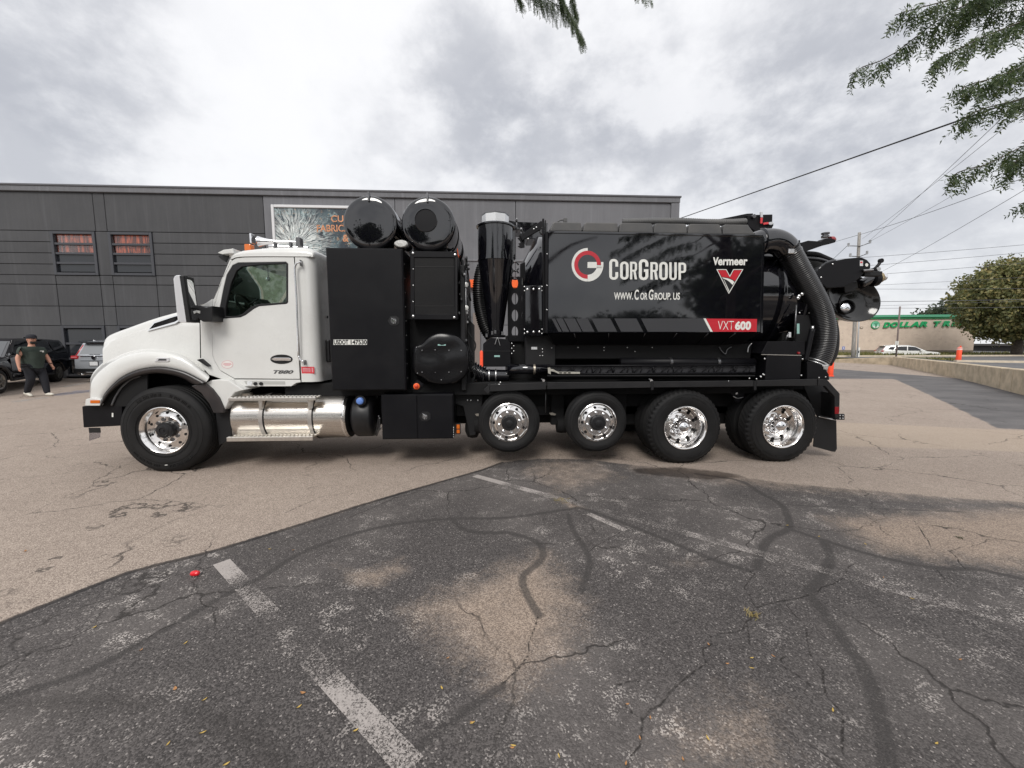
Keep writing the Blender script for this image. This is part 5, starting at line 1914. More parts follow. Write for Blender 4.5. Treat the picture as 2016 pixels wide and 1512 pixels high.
# grab handle
gh = ptube('grab_handle', ZW([(1310, 578), (1280, 580), (1235, 600), (1215, 650), (1215, 750)]) + [(584.5, 600), (587, 690)] + ZT([(965, 130), (985, 175), (1030, 200)]), YD - .055, .013, M_chrome, T, n=70)
for (u, v) in (ZW([(1305, 590)])[0], ZT([(1042, 205)])[0]):
    link('handle_mount', box_me(tuple(P(u, v, YD - .07) + Vector((-.02, 0, -.035))), tuple(P(u, v, YD - .001) + Vector((.02, 0, .035))), .008), M_dsteel, gh)
# red decal on the corner panel
dc = plate('red_decal', ZT([(995, 255), (1152, 258), (1155, 338), (1003, 337)]), YD - .0012, .001, M_stkred, cp, 0)
plate('decal_box', ZT([(1012, 272), (1105, 274), (1107, 320), (1016, 319)]), YD - .0022, .0008, M_stkpink, cp, 0)
for y in (284, 298, 310): pbox('decal_line', *ZT([(1020, y)])[0], *ZT([(1098, y + 5)])[0], YD - .0032, YD - .0026, M_stkred, cp, 0)
plate('decal_mark', ZT([(1120, 270), (1136, 268), (1140, 322), (1126, 324)]), YD - .0022, .0008, M_stkpink, cp, 0)
# cab exhaust vent on the back wall and small plug
bx = xc + .02
vz0, vz1 = P(633, 713, .5).z, P(633, 669, .5).z
link('cab_vent', box_me((bx - .01, .42, vz0), (bx + .045, .60, vz1), .02, 2), M_plastic, cp)
lathe('wall_plug', [(.02, -.002), (.02, .006)], M_gap, cp, axis='X', seg=12, center=(bx, .52, P(631, 624, .5).z))
# sun visor, marker lamps, horns
vis = plate('sun_visor', [(428, 497.5), (440, 491.5), (459, 489), (460, 499), (452, 498.5), (437, 500.5)], YD + .03, FAR - 2 * YD - .06, M_white, T, .008, 2)
plate('visor_bracket', ZW([(65, 478), (235, 450), (225, 500), (185, 575), (110, 530)]), YD + .12, .02, M_plastic, vis, .003)
for y in (YD + .35, .9, 1.22, 1.54, FAR - YD - .35):
    p_ = P(491, 484.5, YD + .35)
    ml = link('roof_lamp', box_me((p_.x - .045, y - .05, p_.z - .08), (p_.x + .045, y + .05, p_.z + (.02 if y < .7 else -.01)), .015, 2), M_amber, roof)
hn = thing
hx0, hx1 = P(512, 474, .75), P(585, 478, .75)
hz = P(540, 476, .75).z
h1 = link('air_horn', lathe_me([(.075, hx0.x - .02), (.055, hx0.x + .05), (.036, hx0.x + .14), (.022, hx0.x + .30), (.018, hx1.x), (.018, hx1.x + .02)], 'X', 20, (0, .75, hz)), M_chrome, T)
link('horn_plate', box_me((hx0.x - .075, .62, hz - .05), (hx0.x - .05, .72, hz + .085), .006), M_chrome, h1)
link('air_horn', lathe_me([(.075, hx0.x + .02), (.05, hx0.x + .09), (.032, hx0.x + .2), (.02, hx0.x + .35), (.016, hx1.x + .05)], 'X', 20, (0, 1.0, hz - .02)), M_chrome, T)
for x in (hx0.x + .2, hx0.x + .42): link('horn_foot', box_me((x, .72, hz - .11), (x + .03, .78, hz - .01), .004), M_dsteel, h1)
link('horn_valve', box_me((hx1.x, .70, hz - .07), (hx1.x + .07, .80, hz + .06), .01), M_dsteel, h1)

# ---- mirror
ZM = zpx(320, 530, 12.6)
my = -.16
arm = plate('mirror_arm', ZM([(790, 885), (950, 895), (1090, 945), (1232, 908), (1225, 1290), (1000, 1305), (900, 1240), (820, 1160)]), -.02, .24, M_plastic, T, .01, 2)
plate('arm_light', ZM([(815, 1010), (925, 1035), (925, 1100), (825, 1075)]), -.03, .012, M_clear, arm, .002)
mw = .17
mb = plate('mirror', [(341, 549), (343.5, 543.5), (347, 541.8), (352.5, 541.5), (354, 543.5), (367.5, 632), (366.5, 635), (355, 634.8), (350, 632), (348, 618)], my, mw, pbr('mirror_shell_chrome', (.82, .82, .84), .28, .55), T, .02, 3)
A_, B_ = P(354, 543, my), P(367.5, 634, my)


def mface(y0, y1, f0, f1, dx, th):
    p, q = A_.lerp(B_, f0), A_.lerp(B_, f1)
    vs = [Vector((c.x + dx, y, c.z)) for c, y in ((p, y0), (p, y1), (q, y1), (q, y0))]
    vs += [v - Vector((th, 0, 0)) for v in vs]
    bm = bmesh.new()
    bv = [bm.verts.new(v) for v in vs]
    for f in ((0, 1, 2, 3), (4, 7, 6, 5), (0, 4, 5, 1), (1, 5, 6, 2), (2, 6, 7, 3), (3, 7, 4, 0)): bm.faces.new([bv[k] for k in f])
    return finish(bm, False, .008, 2) if th > .02 else finish(bm)


link('mirror_bezel', mface(my - .004, my + mw + .004, -.005, 1.005, .045, .05), M_plastic, mb)
link('mirror_glass', mface(my + .045, my + mw - .022, .06, .68, .048, .004), M_mirror, mb)
link('mirror_glass', mface(my + .045, my + mw - .022, .72, .95, .048, .004), M_mirror, mb)

# ---- fuel tank with steps
ya, rt = .44, .325
zc = (P(560, 771.7, ya).z + P(560, 864, ya).z) / 2 - .0
xa, xb = P(456, 817, .15).x, P(675, 817, .12).x
ft = lathe('fuel_tank', [(rt - .02, xa - .02), (rt, xa), (rt, xa + .01), (rt, xb - .012), (rt, xb), (rt - .015, xb + .02), (rt * .6, xb + .035), (.01, xb + .04)], M_brush, T, axis='X', seg=64, center=(0, ya, zc))
link('tank_rim', lathe_me([(rt + .002, xb - .03), (rt + .006, xb - .015), (rt + .002, xb)], 'X', 64, (0, ya, zc), caps=False), M_alu, ft)
link('tank_end', lathe_me([(rt - .012, xb + .022), (rt - .05, xb + .034), (.01, xb + .045)], 'X', 48, (0, ya, zc), caps=True), M_matte, ft)
for u in (512, 609):
    x = P(u, 817, ya - rt).x
    link('tank_strap', lathe_me([(rt + .001, x - .028), (rt + .008, x - .026), (rt + .008, x + .026), (rt + .001, x + .028)], 'X', 64, (0, ya, zc), caps=False), pbr('strap_grey', (.42, .40, .38), .45, .6), ft)
    link('strap_edge', lathe_me([(rt + .001, x + .028), (rt + .010, x + .029), (rt + .010, x + .040), (rt + .001, x + .041)], 'X', 64, (0, ya, zc), caps=False), M_matte, ft)
    plate('step_hanger', [(u - 4, 789), (u + 5, 789), (u + 3, 804), (u, 808), (u - 2, 804)], .06, .06, M_step, T, .003)
lathe('tank_cap', [(.075, .0), (.08, .02), (.07, .035), (.01, .04)], M_step, ft, axis='Z', seg=24, center=(P(484, 774, .35).x, .36, zc + rt * .965))


def step(px0, px1, v_top, v_bot, Y0, Y1, nm):
    a, b_ = P(px0, v_bot, Y0), P(px1, v_top, Y0)
    s = box(nm, (a.x, Y0, a.z), (b_.x, Y0 + .02, b_.z), M_step, T, .004)
    link('tread_plate', box_me((a.x, Y0 + .02, b_.z - .025), (b_.x, Y1, b_.z - .008), .002), M_step, s)
    teeth = []
    n = 22
    for i in range(n):
        for r_ in range(3):
            x = a.x + (b_.x - a.x) * (i + .5 + .25 * (r_ % 2)) / n
            y = Y0 + .035 + (Y1 - Y0 - .05) * r_ / 2
            teeth.append(box_me((x - .02, y - .018, b_.z - .008), (x + .02, y + .018, b_.z + .006), .005))
    link('grip_studs', join_me(teeth), M_step, s)
    return s


step(449.5, 621, 782.5, 789.5, -.005, .20, 'step')
step(446, 615.5, 859.5, 869.5, -.03, .22, 'step')
# urea tank, hoses behind
dz = zc
xd0, xd1 = P(693, 817, .18).x, P(727, 817, .15).x
lathe('urea_tank', [(.26, xd0 - .03), (.30, xd0), (.312, xd0 + .02), (.312, xd1 - .02), (.30, xd1), (.24, xd1 + .03)], M_plastic, T, axis='X', seg=40, center=(0, ya, zc))
ucap = lathe('urea_cap', [(.05, .0), (.046, -.035), (.03, -.045), (.0005, -.046)], M_blue, T, axis='Y', seg=18, center=P(709.5, 789, .12))
lathe('cap_ring', [(.075, .02), (.075, -.005), (.055, -.01)], M_matte, ucap, axis='Y', seg=24, center=P(709.5, 789, .13))
for i, (a, b_) in enumerate((((736, 858), (746, 818)), ((741, 858), (748, 822)), ((738, 850), (750, 842)))):
    ptube('air_line', [a, ((a[0] + b_[0]) / 2 + 2, (a[1] + b_[1]) / 2), b_], .35, .014, M_dsteel, T)
# ---- lower tool box
tb = sbox('lower_box', 751.5, 776.5, 892.8, 864.3, .06, .75, M_satin, T, .006)
sbox('box_door', 753, 778.5, 820.6, 862.5, .048, .059, M_satin, tb, .003)
sbox('box_door', 822.6, 778.5, 891, 862.5, .048, .059, M_satin, tb, .003)


def latch(u, v, Y, parent, s=1.0):
    l = plate('latch', [(u - 12 * s, v), (u - 6 * s, v - 9 * s), (u + 5 * s, v - 9.5 * s), (u + 11 * s, v - 5 * s), (u + 11 * s, v + 5 * s), (u + 4 * s, v + 9.5 * s), (u - 6 * s, v + 9 * s)], Y - .004, .004, M_plastic, T, .001)
    lathe('latch_cup', [(.040 * s, -.006), (.034 * s, -.004), (.030 * s, .002), (.0005, .003)], M_dsteel, l, axis='Y', seg=20, center=P(u, v, Y - .004))
    plate('latch_lever', [(u - 5 * s, v - 6 * s), (u + 1 * s, v - 2 * s), (u + 4 * s, v - 2.5 * s), (u + 4 * s, v + 1 * s), (u + 1.5 * s, v + 1.5 * s), (u, v + 7 * s), (u - 3 * s, v + 3 * s)], Y - .014, .008, M_chrome, l, .002)
    for a in range(4): pbox('latch_glint', u - 3 * s + a * 2, v + 4, u - 2 * s + a * 2, v + 5, Y - .0155, Y - .0142, M_steel, l, 0) if a % 2 else None


latch(836.5, 820, .046, tb)
for i in range(5):
    bolt(893 + 0, 842 + i * 4.5, .058, T, .6)
pbox('amber_marker', 897.5, 834, 906.5, 855, .14, .19, M_plastic, T, .003)
pbox('amber_lens', 899, 836, 905, 844, .132, .1395, M_amber, T, .002)
pbox('amber_lens', 899, 846, 905, 853, .132, .1395, M_amber, T, .002)

# ---- tall tool cabinet
tc_ = sbox('tall_cabinet', 647.8, 488.5, 796, 768.5, .015, .80, M_satin, T, .006)
sbox('cabinet_door', 649.5, 490.5, 793.8, 766.8, .0, .0135, M_satin, tc_, .003)
latch(775, 631.5, -.002, tc_)
xr_ = P(796, 630, .015).x
for i in range(9):
    for y in (.06,):
        o = link('bolt', BOLT, None, tc_)
        o.rotation_euler.z = R(90)
        o.location = (xr_ + .003, .10, P(796, 520 + i * 28, .1).z)
        o.scale = (.6, .6, .6)
# tape with the registration number
plate('number_tape', [(656.5, 668.5), (722.5, 668.5), (722.5, 678.8), (656.5, 678.8)], -.0012, .001, M_vwhite, tc_, 0)
for word, a, b_ in (('USDOT', 657.5, 685.5), ('147530', 690.5, 722)):
    text('number', word, a, 669, b_, 678.3, -.0022, M_vblack, tc_, bold=.035)
pbox('tape_gap', 685.8, 668.6, 690.2, 678.7, -.0022, -.0016, M_vwhite, tc_, 0)
cl = lathe('work_lamp', [(.02, .06), (.085, .03), (.088, .0), (.075, -.018), (.0005, -.022)], M_clear, T, axis='Y', seg=28)
cl.scale = (1, 1, .55)
cl.location = P(789.5, 479.8, .03)
ptube('lamp_stalk', [(793, 484), (799, 491)], .06, .012, M_matte, T)

# ---- air silencers
for i, (u, v) in enumerate(((727.7, 438), (842.6, 440))):
    yn = .14
    c = P(u, v, yn)
    r_ = 51 * (yn + CAMD + c.x * math.sin(YAW)) / FPX
    prof = [(.0005, yn - .010), (r_ * .3, yn - .0085), (r_ * .6, yn - .004), (r_ * .82, yn + .003), (r_ * .92, yn + .011), (r_ * .97, yn + .024), (r_ * .993, yn + .042), (r_, yn + .062), (r_, 2.28), (r_ * .96, 2.31), (.001, 2.33)]
    sl = lathe('silencer', prof, M_gloss, T, axis='Y', seg=72, center=(c.x, 0, c.z))
    for y in (.7, 1.7): link('silencer_band', lathe_me([(r_, y), (r_ + .008, y + .004), (r_ + .008, y + .046), (r_, y + .05)], 'Y', 64, (c.x, 0, c.z), caps=False), M_satin, sl)
    link('top_lug', box_me((c.x - .012, yn - .022, c.z + r_ * .74), (c.x + .012, yn + .05, c.z + r_ + .03), .006), M_dsteel, sl)
    for s_ in (-.5, .5): link('saddle', box_me((c.x + r_ * s_ - .05, .3, c.z - r_ - .12), (c.x + r_ * s_ + .05, 2.1, c.z - r_ * .80), .006), M_matte, sl)
    if i == 1:
        p_ = P(838, 433, yn - .03)
        link('inlet_ring', lathe_me([(.150, yn - .002), (.152, yn - .020), (.146, yn - .024), (.142, yn - .004)], 'Y', 48, (p_.x, 0, p_.z), caps=False), M_gloss, sl)
        link('inlet_cover', lathe_me([(.145, yn - .004), (.145, yn - .014), (.0005, yn - .015)], 'Y', 48, (p_.x, 0, p_.z)), M_satin, sl)

# ---- radiator
rd = sbox('radiator', 808.5, 495.5, 900, 628, .12, .75, M_matte, T, .006)
A1, B1 = P(854, 495.5, .09), P(854, 628.5, .09)
curve_plate('radiator_frame', [(808, 494.5), (900.5, 495.5), (901, 629), (808.5, 628.5)], [[(815, 506), (894.5, 506.5), (895, 618.5), (815.2, 618)]], .085, .034, M_satin, rd, .003)
for i in range(64):
    x = P(816.5 + i * (893.5 - 816.5) / 63, 560, .11).x
    link('fin', box_me((x - .0025, .098, B1.z + .07), (x + .0025, .12, A1.z - .07)), M_fender, rd)
for v in (524, 602): pbox('cross_strip', 816, v, 894, v + 1.3, .0945, .0972, M_fender, rd, 0)
for (u, v) in ((813, 498.5), (896, 501.5), (813.5, 622.5), (894.5, 625)): bolt(u, v, .084, rd, 1.5)
for v in (530, 562, 594): bolt(813.5, v, .084, rd, .7)
pbox('bright_edge', 897.5, 508, 899, 620, .0835, .0848, M_fender, rd, 0)
xr2 = P(901, 560, .12).x
box('manifold_block', (xr2 + .02, .25, P(900, 770, .2).z), (xr2 + .09, 1.9, P(900, 520, .2).z), M_matte, T, .01)

# ---- drum guard below the radiator
box('engine_bay', (P(803, 700, .3).x, .35, P(803, 772, .3).z), (P(925, 700, .3).x, 2.1, P(803, 628, .3).z), M_deep, T, .01)


def drum():
    n = 48
    outline = []
    # flat ends at the sides, rounded above and below
    for (u, v) in resample([(814, 682), (830, 676), (842, 664), (858, 656), (872, 654.5), (888, 657), (904, 664), (914, 673), (921, 684), (924, 705), (922, 727), (916, 740), (905, 750), (890, 756), (870, 757.5), (850, 755), (836, 749), (826, 741), (815, 736), (811.5, 720), (811.5, 700)], n):
        outline.append((u, v))
    cu_, cv = 868, 706
    vs, fs = [], []
    rings = [1.0, .985, .93, .8, .62, .42, .2]
    ys = [.16, .115, .10, .092, .090, .088, .088]
    rg = random.Random(3)
    for s_, y in zip(rings, ys):
        for (u, v) in outline:
            uu, vv = cu_ + (u - cu_) * s_, cv + (v - cv) * s_
            dent = .010 * math.sin(vv * .13 + 1.2 * math.sin(uu * .05)) * (1 - s_ ** 4) + .006 * math.sin(uu * .11 + vv * .05) * (1 - s_ ** 4)
            vs.append(P(uu, vv, y + dent))
    m_ = len(outline)
    for i in range(len(rings) - 1):
        for j in range(m_):
            k = (j + 1) % m_
            fs.append((i * m_ + j, i * m_ + k, (i + 1) * m_ + k, (i + 1) * m_ + j))
    fs.append(tuple((len(rings) - 1) * m_ + j for j in range(m_)))
    back = len(vs)
    for (u, v) in outline: vs.append(P(u, v, .16) + Vector((0, .35, 0)))
    for j in range(m_):
        k = (j + 1) % m_
        fs.append((back + j, back + k, k, j))
    me = mesh_from(vs, fs, True)
    bm = bmesh.new(); bm.from_mesh(me); bmesh.ops.recalc_face_normals(bm, faces=bm.faces); bm.to_mesh(me); bm.free()
    return me


dg = link('drum_guard', drum(), pbr('dented_black_sheet', (.006, .006, .007), .26, ior=1.42, bump=.02, bscale=5), T)
pbox('drum_label', 862, 677.6, 877.5, 680.3, .084, .086, M_label, dg, 0)
for (u, v) in ((831, 690), (857, 689), (884, 690), (908, 690), (831, 733), (857, 733), (884, 733), (908, 732), (869, 672), (869, 748), (820, 684), (822, 735)): bolt(u, v, .092, dg, .8, 1)
esb = plate('stop_button_box', [(812, 758), (821, 748), (833, 757), (825, 770), (812, 768)], .03, .08, M_satin, T, .006)
lathe('stop_button_ring', [(.042, .02), (.042, -.004), (.032, -.008)], M_orange, esb, axis='Y', seg=24, center=P(820, 760.5, .022))
lathe('stop_button', [(.026, .0), (.026, -.022), (.018, -.030), (.0005, -.032)], pbr('stop_red', (.55, .05, .02), .3), esb, axis='Y', seg=20, center=P(820, 760.5, .018))
# pump plumbing right of the radiator
rg = random.Random(11)
for i in range(16):
    u = 905 + rg.uniform(0, 16)
    v0 = 505 + rg.uniform(0, 90)
    v1 = v0 + rg.uniform(60, 190)
    y = rg.uniform(.3, 1.3)
    pts = [(u, v0, y), (u + rg.uniform(-4, 6), (v0 + v1) / 2, y + .05), (u + rg.uniform(-4, 8), min(v1, 765), y)]
    ptube('hose', pts, 0, rg.uniform(.012, .024), M_plastic if i % 3 else M_matte, T, seg=8)
for i in range(30):
    u = 903 + rg.uniform(0, 19)
    v = 520 + rg.uniform(0, 160)
    y = rg.uniform(.2, .5)
    lathe('fitting', [(.012, 0), (.02, .006), (.02, .03), (.012, .034)], (M_dsteel, M_steel, M_matte)[i % 3], T, axis='Z' if i % 2 else 'Y', seg=8, center=P(u, v, y))
for (u, v) in ((917.5, 560.5), (917.5, 606)): lathe('gauge', [(.036, .02), (.036, -.005), (.03, -.01), (.0005, -.011)], M_clear, T, axis='Y', seg=20, center=P(u, v, .28))
ptube('control_bar', [(917, 533, .3), (917, 690, .3)], .3, .018, M_dsteel, T, seg=8)
for k in range(6):
    a = (905 + rg.uniform(0, 10), 640 + k * 12)
    ptube('cable', [a, (a[0] + 12, a[1] + 16), (a[0] + 18 + rg.uniform(0, 8), a[1] + 40), (a[0] + 14, min(775, a[1] + 66))], .35, .010, M_matte, T, seg=6)
# bolted frame plate ahead of the lift wheels
fp = plate('frame_plate', [(895, 764), (947, 764), (952, 775), (948, 800), (941, 830), (936, 856), (925, 858), (912, 800), (895, 795)], .42, .05, M_matte, T, .004)
for (u, v) in ((920.5, 768), (927, 768), (941, 768), (920.5, 788), (927, 788), (941, 788), (911, 768), (902, 768)): bolt(u, v, .419, fp, 1.0)
lathe('air_chamber', [(.06, -.1), (.14, -.06), (.16, 0), (.15, .08), (.07, .12)], M_deep, T, axis='X', seg=20, center=P(929, 842, .6))
# bellows hose between pump and frame
ptube('bellows', [(928, 726), (936, 731), (944, 735), (953, 738)], .5, .115, M_gloss, T, ridge=.045, amp=.10, seg=22)
ptube('bellows_pipe', [(953, 738), (985, 739), (1002, 739)], .5, .085, M_gloss, T, seg=20)
for u in (963, 976):
    lathe('hose_clamp', [(.089, -.01), (.092, -.006), (.092, .006), (.089, .01)], M_steel, T, axis='X', seg=24, center=P(u, 738.5, .5), caps=False)

# ---- cyclone separator
cy = .62
cc = P(975.5, 480, cy)
dpt = cy + CAMD + cc.x * math.sin(YAW)
pr = lambda px: px * dpt / FPX
zr = lambda v: P(975, v, cy).z
zt1, zj, zb1 = zr(447), zr(514), zr(661)
cyc = lathe('cyclone', [(pr(35.5), zt1 + .012), (pr(36.3), zt1 + .006), (pr(36.3), zt1 - .012), (pr(33.3), zt1 - .014), (pr(33.2), zj + .01), (pr(34.2), zj + .008), (pr(34.2), zj - .008), (pr(33.4), zj - .012),
                        (pr(13.5), zb1 + .03), (pr(13), zb1)], M_gloss, T, axis='Z', seg=56, center=(cc.x, cy, 0))
oc = lathe_me([(pr(25.5), zt1 + .02), (pr(25.5), zr(426)), (pr(24), zr(424.6)), (.001, zr(424.4))], 'Z', 8, (cc.x, cy, 0), smooth=False)
link('rain_cap', oc, pbr('cap_aluminium', (.72, .72, .72), .32, .75), cyc)
link('rain_cap_top', lathe_me([(pr(26), zr(425.4)), (pr(26), zr(423.6)), (.001, zr(423.4))], 'Z', 8, (cc.x, cy, 0), smooth=False), M_dsteel, cyc)
link('cone_collar', lathe_me([(pr(17), zb1 + .012), (pr(19), zb1 + .006), (pr(19), zb1 - .02), (pr(16), zb1 - .025)], 'Z', 32, (cc.x, cy, 0)), M_satin, cyc)
ptube('cyclone_hose', [(962, 512, 1.05), (950, 530, 1.0), (943.5, 560, .98), (943.5, 590, .98), (948, 618, .95), (956, 645, .92), (968, 664, .9)], 0, .098, M_plastic, T, ridge=.032, amp=.07, seg=22)
# funnel box under the cone
cb_ = plate('dust_box', [(958, 671), (967, 665), (1000, 668), (1005, 674), (1006, 722), (951, 722), (951, 677)], .42, .5, M_satin, T, .008)
plate('box_flange', [(950, 690.3), (1007, 690.8), (1007, 692.2), (950, 691.6)], .412, .007, M_fender, cb_, 0)
pbox('box_label', 973, 699.5, 984, 702.8, .417, .4185, M_label, cb_, 0)
ptube('pull_cable', ZD([(372, 745), (395, 672), (410, 640), (425, 672), (450, 760)]), .40, .004, M_steel, cb_)
for (u, v) in ((969, 655), (975, 653), (989, 656), (958, 660)): link('clasp', box_me(tuple(P(u - 2.2, v + 4, .40)), tuple(P(u + 2.2, v - 3, .44)), .003), M_dsteel, cyc)
for i in range(5): bolt(1007.5 + (i % 2) * 4, 676 + i * 5, .41, cb_, .8)
# perforated bracket with round holes
ob = [(999, 545), (1024, 545), (1025, 672), (1000, 672)]
hl = [ell(1013.8, v, 6.2, 11.5, 20) for v in (557, 588, 621, 654)]
curve_plate('perforated_bracket', ob, hl, .75, .02, M_satin, T)
curve_plate('perforated_bracket', [(1024, 520), (1034, 516), (1035, 672), (1025, 672)], [ell(1029.5, v, 2.6, 7.5, 14) for v in (554, 588, 621)], .70, .02, M_satin, T)
for v in (525, 541):
    ptube('guide_tube', ell(1014, v, 7, 9, 14, 20, 340), .8, .012, M_gloss, T, n=30)
plate('bracket_post', [(1010, 455), (1014, 455), (1014, 512), (1010, 512)], 1.0, .03, M_gloss, T, .002)
for (u, v0, v1) in ((1017.3, 431, 458), (1026, 450, 470)):
    ptube('threaded_rod', [(u, v1), (u, v0)], .8, .007, M_dsteel, T, seg=6)
    lathe('wing_nut', [(.004, -.02), (.03, -.01), (.03, .01), (.004, .02)], M_dsteel, T, axis='X', seg=8, center=P(u, v0 + 2, .8))
plate('rear_housing', [(1000, 433), (1016, 436), (1078, 438.5), (1078, 470), (1040, 470), (1030, 452), (1000, 452)], 1.6, .5, M_gloss, T, .006)

# ---- debris tank: barrel, front cone, side box
TY, TZ, TR = 1.22, P(1300, 570, .25).z, .93
xf, xrr = P(1069, 560, .3).x, P(1538, 620, .3).x
tank = lathe('debris_tank', [(TR, xf), (TR, xrr + .10)], M_gloss, T, axis='X', seg=72, center=(0, TY, TZ))
for x in (xrr - .03, xrr + .33):
    link('tank_flange', lathe_me([(TR + .0, x), (TR + .055, x + .004), (TR + .06, x + .03), (TR + .055, x + .056), (TR, x + .06)], 'X', 72, (0, TY, TZ), caps=False), M_gloss, tank)
link('tank_rear', lathe_me([(TR, xrr + .10), (TR, xrr + .38), (TR * .97, xrr + .46), (TR * .86, xrr + .56), (TR * .6, xrr + .66), (TR * .3, xrr + .71), (.001, xrr + .72)], 'X', 72, (0, TY, TZ)), M_gloss, tank)
xc0 = P(1032, 570, .5).x
link('tank_front', lathe_me([(TR, xf), (TR * .97, xf - .03), (.60, xc0 + .06), (.52, xc0), (.001, xc0 - .02)], 'X', 72, (0, TY, TZ)), M_gloss, tank)
fp2 = plate('front_side_plate', [(1034, 563), (1068.5, 561.5), (1068.5, 661), (1034, 661)], .18, .4, M_gloss, T, .004)
for v in (569.5, 653.5):
    for u in (1038.5, 1050.5, 1062): bolt(u, v + (1050 - u) * .03, .178, fp2, 1.45)
    for dv in (-5, 3):
        for u in (1032.6, 1067.2): bolt(u, v + dv, .178, fp2, .85)
plate('lift_post', [(1068, 430), (1071.5, 430), (1073, 656), (1069.5, 656)], .10, .06, M_satin, T, .003)
plate('lift_post', [(1073, 433), (1075, 433), (1076.5, 656), (1074.5, 656)], .13, .05, M_fender, T, .003)
ba = plate('hinge_arm', [(1024.5, 464), (1029, 460), (1065, 434.5), (1070, 437), (1069.5, 452), (1061, 453.5), (1040, 466), (1028, 474)], .30, .05, M_satin, T, .005)
for (u, v) in ((1051, 451), (1056, 447.5), (1068, 448), (1040, 470)): bolt(u, v, .298, ba, .9)
plate('hinge_teeth', ZC([(885, 400), (850, 440), (885, 452), (835, 480), (880, 520), (890, 560), (850, 572), (880, 600), (838, 620), (890, 650), (960, 640), (960, 400)]), .34, .03, M_satin, T, .002)
lathe('hinge_pin', [(.03, -.03), (.035, -.02), (.035, .02), (.03, .03)], M_dsteel, T, axis='Y', seg=14, center=P(1067, 457, .28))

SY = .03
sp_ = plate('side_panel', [(1079.5, 456), (1502, 463.4), (1497, 654.2), (1078.5, 656)], SY, .06, M_gloss, T, .006)
plate('panel_flange', [(1073.6, 456.5), (1079.2, 455.5), (1078.2, 656.5), (1073.8, 655)], SY - .004, .12, M_satin, T, .003)
plate('panel_top_rail', [(1079.5, 454.2), (1503, 461.8), (1503, 466.2), (1079.5, 459)], SY - .012, .05, M_gloss, T, .005)
for v in (500, 562, 610): bolt(1077, v, SY - .006, sp_, .7, None)
vs = [P(1078.8, 657, SY + .004), P(1496.5, 655.2, SY + .004), P(1462, 677.8, .30), P(1091, 678.2, .30)]
ls = link('lower_skirt', mesh_from(vs + [w + Vector((0, .03, 0)) for w in vs], [(3, 2, 1, 0), (4, 5, 6, 7), (0, 1, 5, 4), (1, 2, 6, 5), (2, 3, 7, 6), (3, 0, 4, 7)]), M_satin, T)
for f in (.12, .28, .45, .60, .75, .88):
    a_, b_ = vs[0].lerp(vs[1], f), vs[3].lerp(vs[2], f)
    link('skirt_rib', tube_me([a_ + Vector((0, -.004, -.004)), b_ + Vector((0, -.004, .004))], .007, 6), M_gloss, ls)
plate('box_end_cover', [(1502.5, 463), (1506, 470), (1502, 656), (1497.5, 655)], .06, .4, M_gloss, T, .004)
# belly of the box and subframe
box('subframe', (P(1085, 690, .35).x, .36, P(1100, 707, .36).z), (P(1480, 690, .35).x, 2.05, P(1100, 677, .36).z), M_deep, T, .01)
box('subframe_plate', (P(1034, 690, .33).x, .34, P(1100, 722, .36).z), (P(1094, 690, .33).x, .5, P(1100, 660, .36).z), M_matte, T, .01)
pbox('serial_plate', 1046, 683, 1057.5, 688, .329, .333, M_paper, T, 0)
for (u, v) in ((1086, 685), (1138, 684), (1189, 684), (1235, 684), (1284, 684), (1068, 687), (1068, 693), (1063, 700), (1068, 700), (1189, 690), (1250, 692)): bolt(u, v, .345, T, .7)
box('dark_backing', (P(1000, 700, .8).x, .80, P(1000, 746, .8).z), (P(1500, 700, .8).x, 1.9, P(1000, 660, .8).z), M_deep, T, 0)  # added dark box behind the gaps, giving them the blackness of shade
ptube('control_loop', [(1416, 683), (1420, 690), (1428, 697), (1432, 688), (1440, 683)], .33, .008, M_dsteel, T, n=30)
ptube('control_rod', [(1480, 676), (1474, 683), (1472, 694)], .32, .008, M_steel, T)
# lid of moulded panels
lid_u = [(1082.5, 1090, 1143.5, 1145.5), (1147.5, 1153, 1215.5, 1217), (1218.5, 1223, 1283, 1286), (1287, 1291, 1350, 1352.5), (1354, 1359, 1417, 1421.5), (1423, 1427, 1473.5, 1487)]
for k, (a_, b_, c_, d_) in enumerate(lid_u):
    vt = lambda u: 436.6 + (u - 1090) * .0142
    vb = lambda u: 454.6 + (u - 1080) * .0172
    px = [(a_, vb(a_)), (b_ - 2, vt(b_) + 3), (b_, vt(b_) + .6), (b_ + 2, vt(b_)), (c_ - 2, vt(c_)), (c_, vt(c_) + .6), (c_ + 1, vt(c_) + 3), (d_, vb(d_))]
    plate('lid_panel', px, .10, 2.24, M_lid, T, .016, 2)
plate('lid_base', [(1082, 451.5), (1486, 458.5), (1488, 463), (1081, 457)], .12, 2.2, M_satin, T, .003)
box('lid_catch', tuple(P(1110, 437, .3)), tuple(P(1115.5, 431.5, .36)), M_lid, T, .004)
ptube('lid_handle', [(1098, 437), (1103, 433.5), (1110, 433)], .4, .01, M_lid, T)
# lettering on the side panel
Yp = SY - .0012


def decal(name, px, mat, lay=0):
    return plate(name, px, Yp - .0006 * lay, .0005, mat, sp_, 0)


lc = ZL([(320, 198)])[0]
rx, ry = 150 / 4.8, 158 / 4.8


